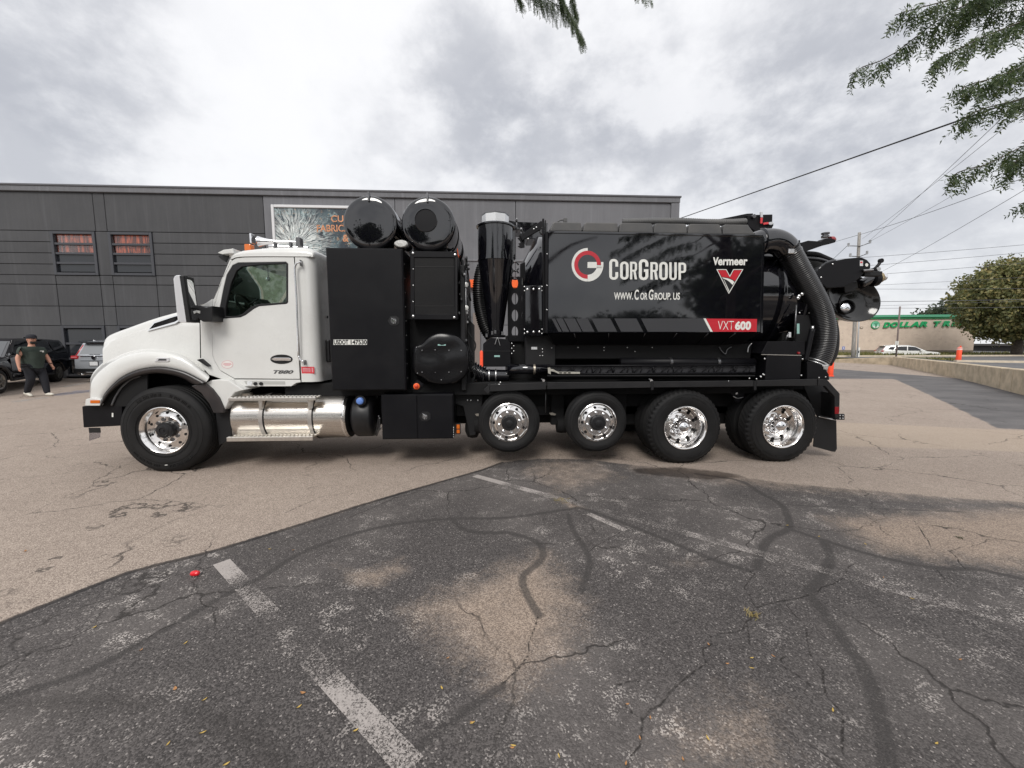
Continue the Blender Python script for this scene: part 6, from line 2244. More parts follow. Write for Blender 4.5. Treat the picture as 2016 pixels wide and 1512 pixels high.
def arc_px(r0, r1, a0, a1, n=40):
    o_ = [(lc[0] + rx * r1 * math.cos(R(a0 + (a1 - a0) * i / n)), lc[1] - ry * r1 * math.sin(R(a0 + (a1 - a0) * i / n))) for i in range(n + 1)]
    i_ = [(lc[0] + rx * r0 * math.cos(R(a0 + (a1 - a0) * i / n)), lc[1] - ry * r0 * math.sin(R(a0 + (a1 - a0) * i / n))) for i in range(n + 1)]
    return o_ + i_[::-1]


decal('emblem_ring', arc_px(.83, 1.0, 89, 271), M_vwhite)
decal('emblem_arc', arc_px(.60, .84, 0, 271), M_vred, 1)
decal('emblem_sweep', arc_px(.60, 1.0, 270, 358), M_vwhite)
decal('emblem_bar', ZL([(320, 172), (408, 172), (408, 203), (448, 203), (448, 172), (470, 172), (470, 205), (455, 228), (320, 228)]), M_vwhite, 0)


def lt_(s, x0, y0, x1, y1, mat=M_vwhite, bold=.02, shear=0.0, lay=0):
    (a, b_), (c, d_) = ZL([(x0, y0), (x1, y1)])
    text('lettering', s, a, b_, c, d_, Yp - .0006 * lay, mat, sp_, bold, shear)




def rrect(x0, y0, x1, y1, r, n=6, start=0):
    out = []
    for cx_, cy_, a in ((x1 - r, y0 + r, 0), (x0 + r, y0 + r, 90), (x0 + r, y1 - r, 180), (x1 - r, y1 - r, 270)):
        for k in range(n + 1):
            t = R(a + 90 * k / n)
            out.append((cx_ + r * math.cos(t), cy_ - r * math.sin(t)))
    return out                         # from the right side over the top, left and bottom back to the right


def gothic(ch, x0, y0, x1, y1):        # heavy condensed capitals
    w, h = x1 - x0, y1 - y0
    s = w * .315
    sv_ = s * .86
    r, ri = w * .46, max(2, w * .46 - s * .9)
    O_, I_ = rrect(x0, y0, x1, y1, r), rrect(x0 + s, y0 + sv_, x1 - s, y1 - sv_, ri)
    if ch == 'O': return O_, [I_]
    if ch == 'C': return [(x1, y0 + h * .37)] + O_ + [(x1, y0 + h * .63), (x1 - s, y0 + h * .63)] + I_[::-1] + [(x1 - s, y0 + h * .37)], []
    if ch == 'G': return [(x1, y0 + h * .35)] + O_ + [(x1, y0 + h * .48), (x0 + w * .54, y0 + h * .48), (x0 + w * .54, y0 + h * .48 + sv_), (x1 - s, y0 + h * .48 + sv_)] + I_[::-1] + [(x1 - s, y0 + h * .35)], []
    if ch == 'U':
        k = len(O_) // 2
        return [(x0, y0), (x0, y1 - r)] + O_[k:] + [(x1, y0), (x1 - s, y0), (x1 - s, y1 - sv_ - ri)] + I_[k:][::-1] + [(x0 + s, y0)], []
    ym = y0 + h * (.60 if ch == 'P' else .56)
    rb = w * .40
    bowl = [(x1 - rb + rb * math.sin(R(a)), y0 + rb - rb * math.cos(R(a))) for a in range(0, 91, 15)] + [(x1 - rb + rb * math.cos(R(a)), ym - rb + rb * math.sin(R(a))) for a in range(0, 91, 15)]
    hi = max(2, rb - s * .85)
    hole = [(x0 + s, y0 + sv_)] + [(x1 - s - hi + hi * math.sin(R(a)), y0 + sv_ + hi - hi * math.cos(R(a))) for a in range(0, 91, 15)] + [(x1 - s - hi + hi * math.cos(R(a)), ym - sv_ - hi + hi * math.sin(R(a))) for a in range(0, 91, 15)] + [(x0 + s, ym - sv_)]
    if ch == 'P': return [(x0, y1), (x0, y0)] + bowl + [(x0 + s, ym), (x0 + s, y1)], [hole]
    return [(x0, y1), (x0, y0)] + bowl[:-2] + [(x0 + w * .80, ym - sv_ * .25), (x1, y1), (x1 - s * 1.08, y1), (x0 + w * .50, ym), (x0 + s, ym), (x0 + s, y1)], [hole]


for s, x0, y0, x1, y1 in (('C', 525, 143, 610, 340), ('O', 628, 168, 708, 338), ('R', 722, 170, 788, 336), ('G', 805, 146, 895, 343), ('R', 914, 173, 985, 338), ('O', 998, 171, 1078, 342), ('U', 1093, 175, 1163, 343), ('P', 1180, 178, 1252, 340)):
    o_, h_ = gothic(s, x0, y0, x1, y1)
    curve_plate('lettering', ZL(o_), [ZL(q) for q in h_], Yp, .0006, M_vwhite, sp_)
for s, x0, y0, x1, y1 in (('WWW.', 570, 460, 750, 528), ('C', 762, 432, 806, 530), ('OR', 818, 462, 888, 529), ('G', 897, 432, 944, 530), ('ROUP.', 953, 462, 1113, 529), ('US', 1128, 462, 1195, 529)):
    lt_(s, x0, y0, x1, y1, bold=.022)
lt_('V', 1503, 127, 1560, 202, bold=.045)
lt_('ermeer', 1552, 146, 1833, 203, bold=.034)
V1 = ZL([(1538, 240), (1632, 240), (1665, 302), (1698, 240), (1793, 240), (1655, 474)])
V2 = ZL([(1549, 246), (1628, 246), (1665, 314), (1702, 246), (1782, 246), (1655, 461)])
decal('emblem_outline', V1, M_vwhite)
decal('emblem_field', V2, M_vblack, 1)
decal('emblem_red', ZL([(1552, 249), (1626, 249), (1665, 320), (1704, 249), (1778, 249), (1714, 352), (1690, 338), (1650, 320), (1590, 312)]), M_vred, 2)
decal('emblem_swoosh', ZL([(1592, 317), (1650, 328), (1690, 345), (1708, 362), (1690, 388), (1668, 364), (1635, 340), (1602, 328)]), M_vwhite, 2)
decal('emblem_line', ZL([(1606, 336), (1611, 340), (1662, 448), (1655, 452)]), M_vwhite, 2)
v0, v1, sl_ = 627.0, 653.0, 13.4
for a_, b_ in ((1086, 1092.5), (1094.8, 1107.5), (1110, 1132), (1134.2, 1157), (1164.3, 1201.5), (1209.5, 1253)):
    decal('stripe', [(a_, v0), (b_, v0), (b_ + sl_, v1), (a_ + sl_, v1)], M_vgrey)
decal('stripe', [(1262, v0), (1384.5, v0), (1398, v1), (1262 + sl_, v1)], M_vgrey)
decal('stripe_edge', [(1384.9, v0), (1389.6, v0), (1403.2, v1), (1398.4, v1)], M_vwhite)
decal('red_stripe', [(1390, 627.2), (1490.5, 628), (1489.6, 653), (1403.6, 653)], M_vred)
lt_('VXT', 1550, 730, 1704, 812, bold=-.012, lay=1)
lt_('600', 1712, 730, 1868, 814, bold=.055, lay=1)

# ---- catwalk truss, pipe, deck and fenders
M_truss = M_satin
yt = .20
top_l, bot_l = [(1082, 721), (1487, 719)], [(1082, 736), (1486, 733.5)]
trs = ptube('truss', [(1078, 720.5), (1486, 718.5)], yt, .014, M_truss, T, seg=6)
ptube('truss_chord', [(1078, 736.5), (1486, 734)], yt, .014, M_truss, trs, seg=6)
nb = 30
for i in range(nb):
    u0, u1 = 1086 + i * 400 / nb, 1086 + (i + 1) * 400 / nb
    um = (u0 + u1) / 2
    link('truss_bar', tube_me([P(u0, 736, yt), P(um if i % 2 else u1, 721, yt)], .008, 5), M_truss, trs)
    if i % 3 == 0: link('truss_bar', tube_me([P(u0, 736, yt + .004), P(u0, 721, yt + .004)], .009, 5), M_truss, trs)
pbox('truss_backing', 1082, 719, 1487, 736, yt + .03, yt + .05, pbr('truss_plate', (.030, .030, .034), .5), trs, 0)
br = plate('hose_bracket', ZD([(1160, 1090), (1195, 1085), (1205, 1108), (1240, 1110), (1275, 1130), (1320, 1150), (1560, 1150), (1640, 1152), (1640, 1180), (1320, 1180), (1260, 1150), (1205, 1140), (1205, 1190), (1165, 1170)]), .15, .03, pbr('bracket_pale', (.52, .50, .44), .4, .5), T, .002)
for x in (1330, 1395, 1460): pbox('bracket_slot', *ZD([(x, 1157)])[0], *ZD([(x + 42, 1172)])[0], .1475, .1495, M_deep, br, 0)
ptube('long_pipe', [(1221, 713), (1484, 714)], .28, .065, M_satin, T, seg=24)
for u in (1319, 1412): lathe('pipe_clip', [(.066, -.02), (.071, -.018), (.071, .018), (.066, .02)], M_dsteel, T, axis='X', seg=20, center=P(u, 713.4, .28), caps=False)
ptube('black_pipe', [(998, 727), (1082, 726.5)], .36, .072, M_gloss, T, seg=28)
lathe('pipe_clamp', [(.072, -.016), (.078, -.014), (.078, .014), (.072, .016)], pbr('clamp_tan', (.50, .44, .36), .35, .8), T, axis='X', seg=28, center=P(1051.5, 727, .36), caps=False)
dk = box('deck', (P(960, 748, .3).x, .10, P(1300, 752, .06).z - .05), (P(1628, 748, .05).x, 2.34, P(1300, 751, .06).z - .035), M_fender, T, .004)
pbox('deck_angle', 1078, 738.5, 1487, 741, .16, .2, M_fender, T, .002)
segs = [((964, 757), (1075.5, 752.8), (1075.5, 766.5), (965, 771)), ((1077.5, 752.7), (1281.5, 751.3), (1281.5, 763.2), (1077.5, 766.4)),
        ((1287, 751.2), (1484, 749.2), (1484, 760.8), (1287, 763)), ((1490, 749), (1609, 746.4), (1609, 759.6), (1490, 760.6))]
for q in segs: plate('fender_rail', list(q), .0, .05, M_fender, T, .004)
for u in (1284.3, 1487): plate('rail_joint', [(u - 2.5, 750), (u + 2.5, 750), (u + 2.5, 768), (u - 2.5, 768)], .006, .04, M_matte, T, .002)
plate('rail_nose', [(952, 768), (963.5, 757), (964.5, 771), (960.5, 776)], .0, .05, M_fender, T, .004)
plate('rail_tail', [(1610.5, 746.2), (1629, 747.8), (1653.6, 775), (1653, 811), (1646, 827.5), (1643.5, 811), (1643.5, 781), (1625, 760.3), (1610.5, 759.6)], -.002, .06, M_fender, T, .004)
plate('rail_end_wrap', [(1648, 775), (1653.5, 775), (1653, 811), (1647, 825)], .06, 2.2, M_fender, T, .004)
plate('inner_guard', [(1582, 760), (1626, 761), (1644, 781), (1644, 830), (1610, 822), (1600, 800)], .34, .02, M_matte, T, .002)
plate('inner_guard', [(960, 768), (1626, 760), (1626, 800), (960, 800)], .58, .02, M_deep, T, 0)
plate('mud_flap', [(1606, 820), (1647, 828), (1648, 884), (1644.5, 890), (1638, 889), (1601, 879)], .22, .012, M_matte, T, .003)
box('mud_flap', (P(1625, 850, .22).x - .15, 1.7, .28), (P(1625, 850, .22).x + .15, 2.3, .8), M_matte, T, .004)
tl = pbox('tail_marker', 1644, 801, 1652, 815, -.012, -.004, M_redlens, T, .002)
tb_ = pbox('tail_bracket', 1648.5, 815, 1663, 826.5, .05, .08, M_matte, T, .002)
for (u, v) in ((1653.5, 818), (1659, 818), (1653.5, 823.5), (1659, 823.5)): bolt(u, v, .049, tb_, .9)
ptube('flap_chain', [(1612, 820), (1630, 824), (1646, 827)], .20, .006, M_steel, T)
hg = plate('hanger_bracket', [(1436, 769), (1466, 769), (1464, 781), (1456, 792), (1449, 792), (1443, 781)], .30, .02, M_satin, T, .003)
plate('hanger_mark', [(1448, 774), (1452, 772), (1453, 775), (1449, 777)], .297, .002, M_steel, hg, 0)
ptube('hanger_cable', [(1443, 780), (1452, 784), (1463, 782)], .295, .006, M_steel, hg)
for (u, v) in ((1070, 749), (1282, 749)):
    s_ = ptube('stay_bolt', [(u - 5, v - 2.5), (u + 1, v - 1.5)], .02, .010, M_dsteel, T, seg=6)
    link('stay_nut', lathe_me([(.02, -.01), (.02, .01)], 'Y', 6, P(u, v, .02)), M_steel, s_)
for (u, v) in ((985, 753), (983, 757), (1489, 746), (1498, 742), (1504, 738), (1434, 750.5), (1475, 745), (1612, 743.5), (1625, 742)): bolt(u, v, .01, T, .9)
for x in (1.0, 1.95):
    box('suspension_hanger', (x - .1, .45, .5), (x + .1, .6, 1.0), M_deep, T, .01)
ptube('vertical_stay', [(1074.5, 768), (1074, 812)], .22, .007, M_dsteel, T, seg=6)
for (u, v) in ((1089, 815), (943, 817)): plate('grease_mark', [(u - 8, v - 2), (u - 2, v - 3), (u + 6, v), (u + 4, v + 3), (u - 5, v + 2)], .40, .004, pbr('pale_smudge', (.24, .22, .19), .8), T, 0)
box('dark_filler', (P(1100, 800, .62).x, .62, .45), (P(1560, 800, .62).x, 1.9, 1.1), M_deep, T, .02)  # added dark bulk closing the view between the wheels, black like shade

# ---- rear: control box, suction hose, elbow
rb = sbox('rear_box', 1508, 699, 1577, 748, .10, .7, M_satin, T, .005)
vs = [P(1499, 694, .12), P(1512, 672.5, .32), P(1585, 672.5, .32), P(1584, 699, .12), P(1511, 698.6, .12)]
plate('rear_box_top', [(1499, 696), (1512, 672), (1585, 672), (1584, 698.6), (1511, 698.4)], .12, .5, M_satin, T, .004)
plate('box_lip', [(1499, 697.4), (1578, 699), (1578, 700.2), (1499, 698.6)], .092, .02, M_step, T, 0)
lathe('red_knob', [(.018, .01), (.018, -.012), (.006, -.016)], M_redlens, T, axis='Y', seg=14, center=P(1572, 695, .11))
for (u, v) in ((1505, 706.5), (1579.5, 707), (1577, 739), (1497, 741), (1502, 737)): bolt(u, v, .098, rb, 1.1)
plate('hose_socket', [(1589, 712), (1603, 712.5), (1622, 722), (1632, 737), (1633, 748), (1589, 748)], .10, .35, M_satin, T, .008, 2)
HP = [(1548, 488), (1561, 510), (1577, 540), (1597, 575), (1612, 605), (1620.5, 635), (1622.5, 660), (1619.5, 685), (1611.5, 707), (1603, 722)]
sh = ptube('suction_hose', HP, .27, .152, pbr('hose_black', (.012, .012, .013), .3, ior=1.55), T, ridge=.027, amp=.028, seg=40)


def clamp_at(i, f, r_, w, mat, parent):
    a, b_ = P(*HP[i], .27), P(*HP[i + 1], .27)
    d_ = (b_ - a).normalized()
    c_ = a.lerp(b_, f)
    return link('hose_clamp', tube_me([c_ - d_ * w, c_ + d_ * w], r_, 36, n=2), mat, parent)


clamp_at(0, .15, .160, .014, M_satin, sh); clamp_at(0, .55, .162, .012, M_gloss, sh)
clamp_at(8, .45, .158, .007, M_steel, sh); clamp_at(8, .75, .158, .007, M_steel, sh)
p0 = P(1551, 494, .10)
link('clamp_latch', box_me(tuple(P(1553, 499, .10)), tuple(P(1561, 491, .14)), .008), M_steel, sh)
link('clamp_latch', box_me(tuple(P(1620, 728, .10)), tuple(P(1627, 718, .14)), .008), M_steel, sh)
EP = [(1478, 486), (1496, 478.5), (1512, 475), (1526, 476), (1538, 481), (1549, 490.5)]
ptube('suction_elbow', EP, .27, lambda t: .168 + .012 * (1 - t), M_gloss, T, seg=40, n=24)
lathe('elbow_flange', [(.17, -.02), (.2, -.015), (.2, .015), (.17, .02)], M_gloss, T, axis='X', seg=36, center=P(1497, 478, .27))
ptube('rear_hose', [(1625, 615, .75), (1637, 640, .75), (1640, 668, .75), (1637, 695, .75), (1626, 716, .75)], 0, .085, M_matte, T, seg=16, n=24)
ptube('gas_strut', [(1599, 648), (1592, 680), (1585, 711)], .16, .036, M_satin, T, seg=16)
ptube('strut_rod', [(1600, 642), (1599, 650)], .16, .018, M_steel, T, seg=10)
plate('strut_plate', [(1566, 620), (1596, 620), (1598, 648), (1590, 672), (1566, 672)], .30, .03, M_matte, T, .004)
for (u, v) in ((1574, 616), (1593, 616)): bolt(u, v, .29, T, 1.1)
for (a, b_) in (((1568, 600), (1563, 672)), ((1552, 656), (1546, 671))): ptube('rear_rod', [a, b_], .24, .012, M_dsteel, T, seg=6)
pbox('caution_label', 1552.5, 654, 1557.5, 664, .23, .232, M_paper, T, 0)
pbox('pale_tab', 1569, 637, 1574, 657, .228, .23, M_label, T, 0)
for (u, v) in ((1579, 579), (1573, 583), (1571, 587)): lathe('valve', [(.012, -.02), (.022, -.012), (.022, .012), (.012, .02)], M_steel, T, axis='Y', seg=10, center=P(u, v, .22))
# tailgate brace
plate('tail_brace', [(1560, 672), (1588, 668), (1590, 748), (1577, 748)], .5, .3, M_deep, T, 0)
# ---- boom on top of the tank
yb = 1.05
bmm = plate('boom', [(1384, 438), (1410, 432.5), (1445, 425.5), (1470, 420.4), (1483, 419.8), (1483, 428), (1450, 431.5), (1410, 440), (1390, 442)], yb, .18, M_satin, T, .006)
plate('boom_head', [(1472, 423), (1521.5, 421.8), (1521, 440), (1524, 442), (1520, 450), (1500, 452), (1488, 457), (1472, 445)], yb - .08, .4, M_satin, T, .008)
lathe('boom_pin', [(.03, -.02), (.03, .02)], M_dsteel, bmm, axis='Y', seg=14, center=P(1483.5, 426, yb - .1))
ptube('boom_hose', [(1225, 437, 1.3), (1290, 435.5, 1.2), (1350, 436, 1.1), (1395, 438, 1.0), (1440, 438, .95), (1468, 436.5, .95)], 0, .052, M_lid, T, ridge=.03, amp=.07, seg=16)
hk = plate('tie_down', [(1497, 417), (1502, 416.5), (1502.5, 428), (1497.5, 428)], yb - .12, .02, M_steel, T, .003)
plate('tie_strap', [(1497.5, 428.5), (1502, 428.5), (1501, 440), (1497.5, 440)], yb - .12, .015, M_stkred, hk, .002)
plate('tie_strap', [(1503, 438.5), (1513, 437), (1513.5, 441), (1503.5, 442.5)], yb - .12, .015, M_stkred, hk, .002)
plate('tie_hook', [(1513.5, 437.5), (1521, 436.5), (1524.5, 440), (1518, 443), (1514, 442)], yb - .12, .02, M_steel, hk, .003)
lb = plate('light_arm', [(1560, 476), (1567, 473.5), (1576, 472.3), (1576, 478), (1591.5, 473.4), (1617, 475.2), (1622, 470), (1634, 468), (1646, 472), (1645, 477), (1624, 482), (1577, 498.5), (1572, 488)], .8, .12, M_satin, T, .006)
lathe('beacon', [(.055, 0), (.055, .03), (.04, .034), (.04, .05), (.058, .055), (.058, .075)], M_dsteel, lb, axis='Z', seg=18, center=P(1624.5, 468, .86))
lathe('arm_lens', [(.05, -.05), (.055, .0), (.03, .04), (.0005, .045)], M_redlens, lb, axis='X', seg=18, center=P(1639, 472, .86))
# ---- rear door housing, reel plate, round mirror
ptube('tail_rail', [(1580, 500, 1.0), (1606, 502, 1.0), (1622, 508, 1.0), (1640, 516, 1.0)], 0, .05, M_satin, T, seg=12, n=20)
ptube('tail_rail', [(1580, 508, .9), (1612, 511, .9), (1640, 520, .9)], 0, .03, M_gloss, T, seg=12, n=20)
plate('tail_wall', [(1580, 505), (1612, 513), (1632, 520), (1634, 625), (1580, 690)], 1.15, .5, pbr('dull_black', (.03, .029, .027), .5), T, .01)
RP = [(1606, 541), (1612.5, 529.5), (1627, 518), (1644, 513), (1669, 508.7), (1695.7, 506.4), (1707, 511.5), (1713.7, 519), (1713.7, 528), (1700, 538.5), (1688, 551), (1662, 565), (1627, 567), (1616, 556)]
rp = plate('reel_plate', RP, .60, .05, M_satin, T, .008, 2)
plate('reel_plate', RP, 1.55, .05, M_satin, T, .008, 2)
plate('reel_core', [(1625, 530), (1650, 516), (1690, 514), (1700, 526), (1680, 545), (1650, 556)], .655, .89, M_matte, rp, .01)
ptube('plate_rim', [(1606, 541), (1612.5, 529.5), (1627, 518), (1644, 513)], .63, .022, M_gloss, rp, n=20, seg=10)
for (u, v) in ((1639, 520), (1616, 546)): bolt(u, v, .598, rp, 1.1)
pbox('warning_label', 1693, 513, 1699, 523.5, .597, .599, M_paper, rp, 0)
pbox('warning_mark', 1694, 515, 1698, 518, .5955, .5968, M_stkred, rp, 0)
plate('plate_eye', ell(1706.5, 521.5, 3, 3.2, 14), .596, .003, M_vwhite, rp, 0)
dc_ = P(1676, 587, .95)
dish_n = 54 * (.95 + CAMD + dc_.x * math.sin(YAW)) / FPX
dish = lathe('tail_dish', [(.0005, .06), (dish_n * .5, .05), (dish_n * .86, .01), (dish_n * .95, -.03), (dish_n, -.035), (dish_n * 1.02, -.02), (dish_n * .98, .10), (dish_n * .6, .22), (.001, .25)], pbr('dish_black', (.010, .0095, .009), .12, ior=1.55), T, axis='Y', seg=64)
dish.location = dc_
dish.rotation_euler = (R(-6), R(28), R(-8))
dish.scale = (1.0, 1, .78)
rm_ = P(1665, 605, .90)
bm_ = lathe('round_mirror', [(.0005, -.03), (.06, -.022), (.098, .0), (.105, .012), (.1, .03)], M_mirror, T, axis='Y', seg=36)
bm_.location = rm_
bm_.rotation_euler = (R(-10), 0, R(-12))
lathe('mirror_hood', [(.112, -.05), (.116, -.05), (.116, .04), (.05, .06)], M_matte, bm_, axis='Y', seg=36, caps=False).matrix_parent_inverse = Matrix.Identity(4)
ptube('mirror_stalk', [(1651, 598, .86), (1658, 583, .85), (1676, 577, .85)], 0, .018, M_matte, T, seg=8)
plate('stalk_block', [(1661, 562), (1688, 552), (1690, 566), (1680, 573), (1664, 577)], .80, .14, M_matte, T, .008)
# coupling and lever at the far right
ptube('boom_nozzle', [(1694, 560, .9), (1712, 551, .9), (1724, 547, .9)], 0, .075, M_gloss, T, seg=18)
lathe('nozzle_collar', [(.08, -.05), (.11, -.04), (.11, .04), (.08, .05)], M_satin, T, axis='X', seg=20, center=P(1721, 550, .9))
cpg = ptube('brass_coupling', [(1723, 548, .9), (1733, 546, .9)], 0, .085, pbr('worn_brass', (.48, .38, .22), .35, .9, var=.35, vscale=25), T, seg=16)
ptube('coupling_cap', [(1733, 546, .9), (1741, 545, .9)], 0, .062, M_chrome, T, seg=16)
lv = ptube('lever', [(1722, 529, .7), (1729, 522, .7), (1734, 513.5, .7)], 0, .022, M_satin, T, seg=10)
lathe('lever_eye', [(.035, -.02), (.035, .02)], M_satin, lv, axis='Y', seg=14, center=P(1734, 513.5, .7))
plate('lever_bracket', [(1712, 530), (1730, 525), (1733, 528), (1731, 534), (1718, 536), (1712, 540)], .68, .08, M_satin, T, .004)
lathe('bracket_ring', [(.03, -.012), (.034, 0), (.03, .012)], M_steel, T, axis='Y', seg=16, center=P(1729.5, 530, .67))
ptube('spring', [(1699, 533), (1718, 532)], .58, .020, M_dsteel, T, ridge=.012, amp=.15, seg=12)
box('spring_case', tuple(P(1702, 543, .62)), tuple(P(1726, 536, .72)), M_matte, T, .006)
# tail frame below the dish, hidden mostly by the hose
box('tail_frame', (xrr + .2, .5, 1.0), (P(1632, 700, .5).x, 1.9, 1.9), M_deep, T, .02)
# ------------------------------------------------------------------ parked cars
def car_wheel(parent, c, r, w, rim_mat, side):
    rm = link('wheel', lathe_me([(r * .62, .03), (r * .64, 0), (r * .60, .01), (r * .52, .03), (r * .30, .03), (r * .12, .015), (.001, .015)] if side < 0 else
                                [(r * .62, -.03), (r * .64, 0), (r * .60, -.01), (r * .52, -.03), (r * .30, -.03), (r * .12, -.015), (.001, -.015)], 'Y', 28), rim_mat, parent)
    rm.location = c
    s = 1 if side < 0 else -1
    link('tyre', lathe_me([(r * .62, s * .04), (r * .66, 0), (r * .86, s * .0), (r * .97, s * .02), (r, s * .05), (r, s * (w - .05)), (r * .9, s * w), (r * .6, s * w)], 'Y', 32, caps=False), M_rubber, rm)
    for i in range(6):
        t = i * math.pi / 3
        link('spoke', box_me((r * .1, -.012 if s > 0 else -.012, -.03), (r * .55, .012, .03), .004), rim_mat, rm).rotation_euler = (0, t, 0)
    return rm


def arch(cx, cz, r, a0=0, a1=180, n=10):
    return [(cx + r * math.cos(R(a)), cz + r * math.sin(R(a))) for a in [a0 + (a1 - a0) * i / n for i in range(n + 1)]]


def extrude_y(prof, w, bev, seg=3, taper=None):
    bm = bmesh.new()
    A_ = [bm.verts.new((x, -w / 2, z)) for x, z in prof]
    B_ = [bm.verts.new((x, w / 2, z)) for x, z in prof]
    bm.faces.new(A_); bm.faces.new(B_[::-1])
    n = len(prof)
    for i in range(n): bm.faces.new((A_[i], A_[(i + 1) % n], B_[(i + 1) % n], B_[i]))
    bmesh.ops.recalc_face_normals(bm, faces=bm.faces)
    if bev:
        es = [e for e in bm.edges if (abs(e.verts[0].co.y - e.verts[1].co.y) < 1e-6)]
        bmesh.ops.bevel(bm, geom=es, offset=bev, segments=seg, profile=.5, affect='EDGES', clamp_overlap=True)
    if taper:
        for v in bm.verts: v.co.y *= taper(v.co.x, v.co.z)
    me = bpy.data.meshes.new('m')
    bm.to_mesh(me); bm.free()
    me.polygons.foreach_set('use_smooth', [True] * len(me.polygons))
    sharp(me, 32)
    return me


def side_poly(pts, y, th, mat, name, parent, taper):
    s = 1 if y > 0 else -1
    vs = [(x, s * abs(y) * taper(x, z) + s * .002, z) for x, z in pts]
    vs += [(x, yy - s * th, z) for x, yy, z in vs]
    n = len(pts)
    fs = [tuple(range(n)), tuple(range(n, 2 * n))[::-1]] + [(i, (i + 1) % n, n + (i + 1) % n, n + i) for i in range(n)]
    me = mesh_from(vs, fs)
    bm = bmesh.new(); bm.from_mesh(me); bmesh.ops.recalc_face_normals(bm, faces=bm.faces); bm.to_mesh(me); bm.free()
    return link(name, me, mat, parent)


def build_car(spec, t):
    # local axes: nose towards -x, wheels on z = 0
    w, paint = spec['w'], spec['paint']
    belt = spec['belt']
    gh = spec['roof'] - belt

    def tp(x, z):
        f = max(0, (z - belt) / gh)
        return 1 - .20 * f ** 1.2 - (.05 if z < .35 else 0)

    def yend(x, z):
        e = max(0, (abs(x - spec['mid']) - spec['half'] + .35) / .35)
        return tp(x, z) * (1 - .10 * min(1, e) ** 2)
    body = link('body', extrude_y(spec['lower'], w, .05, 3, yend), paint, t)
    top = link('cabin', extrude_y(spec['upper'], w - .02, .05, 3, yend), paint, t)
    for s in (-1, 1):
        for nm, pts in spec['windows']:
            side_poly(pts, s * (w - .02) / 2, .02, M_darkglass, nm, top, yend)
        for dpts in spec.get('doors', []):
            o = side_poly(dpts, s * w / 2, .012, paint, 'door', body, lambda x, z: yend(x, z) * 1.003)
            xs_ = [p[0] for p in dpts]
            zz = spec['belt'] - .12
            link('handle', box_me((max(xs_) - .26, s * w / 2 * yend(max(xs_), zz) * 1.003 + (.0 if s > 0 else -.03), zz - .015), (max(xs_) - .06, s * w / 2 * yend(max(xs_), zz) * 1.003 + (.03 if s > 0 else 0), zz + .015), .006), spec['handle'], o)
    for nm, q, mat in spec['glass_quads']:
        (x0, z0), (x1, z1), f0, f1 = q
        yy0, yy1 = (w - .02) / 2 * yend(x0, z0) * f0, (w - .02) / 2 * yend(x1, z1) * f1
        link(nm, mesh_from([(x0, -yy0, z0), (x0, yy0, z0), (x1, yy1, z1), (x1, -yy1, z1)], [(0, 1, 2, 3)]), mat, top)
    for cx in spec['axles']:
        for s in (-1, 1):
            car_wheel(t, (cx, s * (w / 2 - .01), spec['r']), spec['r'], .24, spec['rim'], s)
            link('wheel_arch', lathe_me([(spec['r'] + .02, s * (w / 2 - .28)), (spec['r'] + .02, s * (w / 2 - .27))], 'Y', 24, (cx, 0, spec['r'] + .02)), M_deep, body)
    return body, top


M_carblack = pbr('black_car_paint', (.006, .006, .009), .07, ior=1.6, coat=.5)
M_silver = pbr('silver_car_paint', (.40, .42, .45), .25, .35, coat=.7)
M_cwhite = pbr('white_car_paint', (.72, .72, .70), .2, coat=.6)
M_rim = pbr('car_rim', (.30, .29, .27), .3, .8)
M_windsh = pbr('windscreen_sky', (.05, .055, .06), .04, ior=1.7)
M_tail = pbr('tail_lamp_red', (.45, .015, .02), .12, coat=.6)


def lower_profile(L, front, hood_z, belt, rear_z, axles, r, x0):
    a = r + .07
    p = [(x0 + .06, .30), (x0, .50), (x0 + .02, hood_z - .22), (x0 + .14, hood_z - .04), (x0 + front, hood_z)]
    return p


# black pickup, tail towards the building
def pickup_spec():
    r, w = .40, 1.98
    ax = (-1.85, 1.80)
    a = r + .08
    lower = [(-2.80, .34), (-2.86, .55), (-2.84, .98), (-2.76, 1.10), (-1.35, 1.20), (-1.25, 1.22), (2.95, 1.24), (2.98, 1.20), (2.95, .62), (2.90, .52)]
    lower += arch(ax[1], r, a, 0, 180)[0:] + arch(ax[0], r, a, 0, 180)
    upper = [(-1.50, 1.19), (-.72, 1.72), (-.58, 1.80), (-.2, 1.845), (.9, 1.85), (2.5, 1.80), (2.62, 1.74), (2.90, 1.22)]
    win = [('front_window', [(-1.10, 1.28), (-.62, 1.68), (-.42, 1.73), (.22, 1.745), (.26, 1.27)]), ('rear_window', [(.34, 1.27), (.32, 1.745), (1.42, 1.74), (1.55, 1.30), (1.3, 1.27)]),
           ('quarter_window', [(1.65, 1.30), (1.55, 1.74), (2.35, 1.72), (2.55, 1.34)])]
    doors = [[(-1.22, .52), (-1.26, 1.19), (.28, 1.20), (.28, .52)], [(.30, .52), (.30, 1.20), (1.50, 1.21), (1.45, .95), (1.22, .52)]]
    return dict(w=w, paint=M_carblack, belt=1.2, roof=1.85, mid=.05, half=2.9, lower=lower, upper=upper, windows=win, doors=doors, handle=M_carblack, axles=ax, r=r, rim=M_rim,
                glass_quads=[('windscreen', ((-1.49, 1.205), (-.74, 1.722), .90, .90), M_windsh), ('back_glass', ((2.89, 1.26), (2.63, 1.74), .86, .84), M_darkglass)])


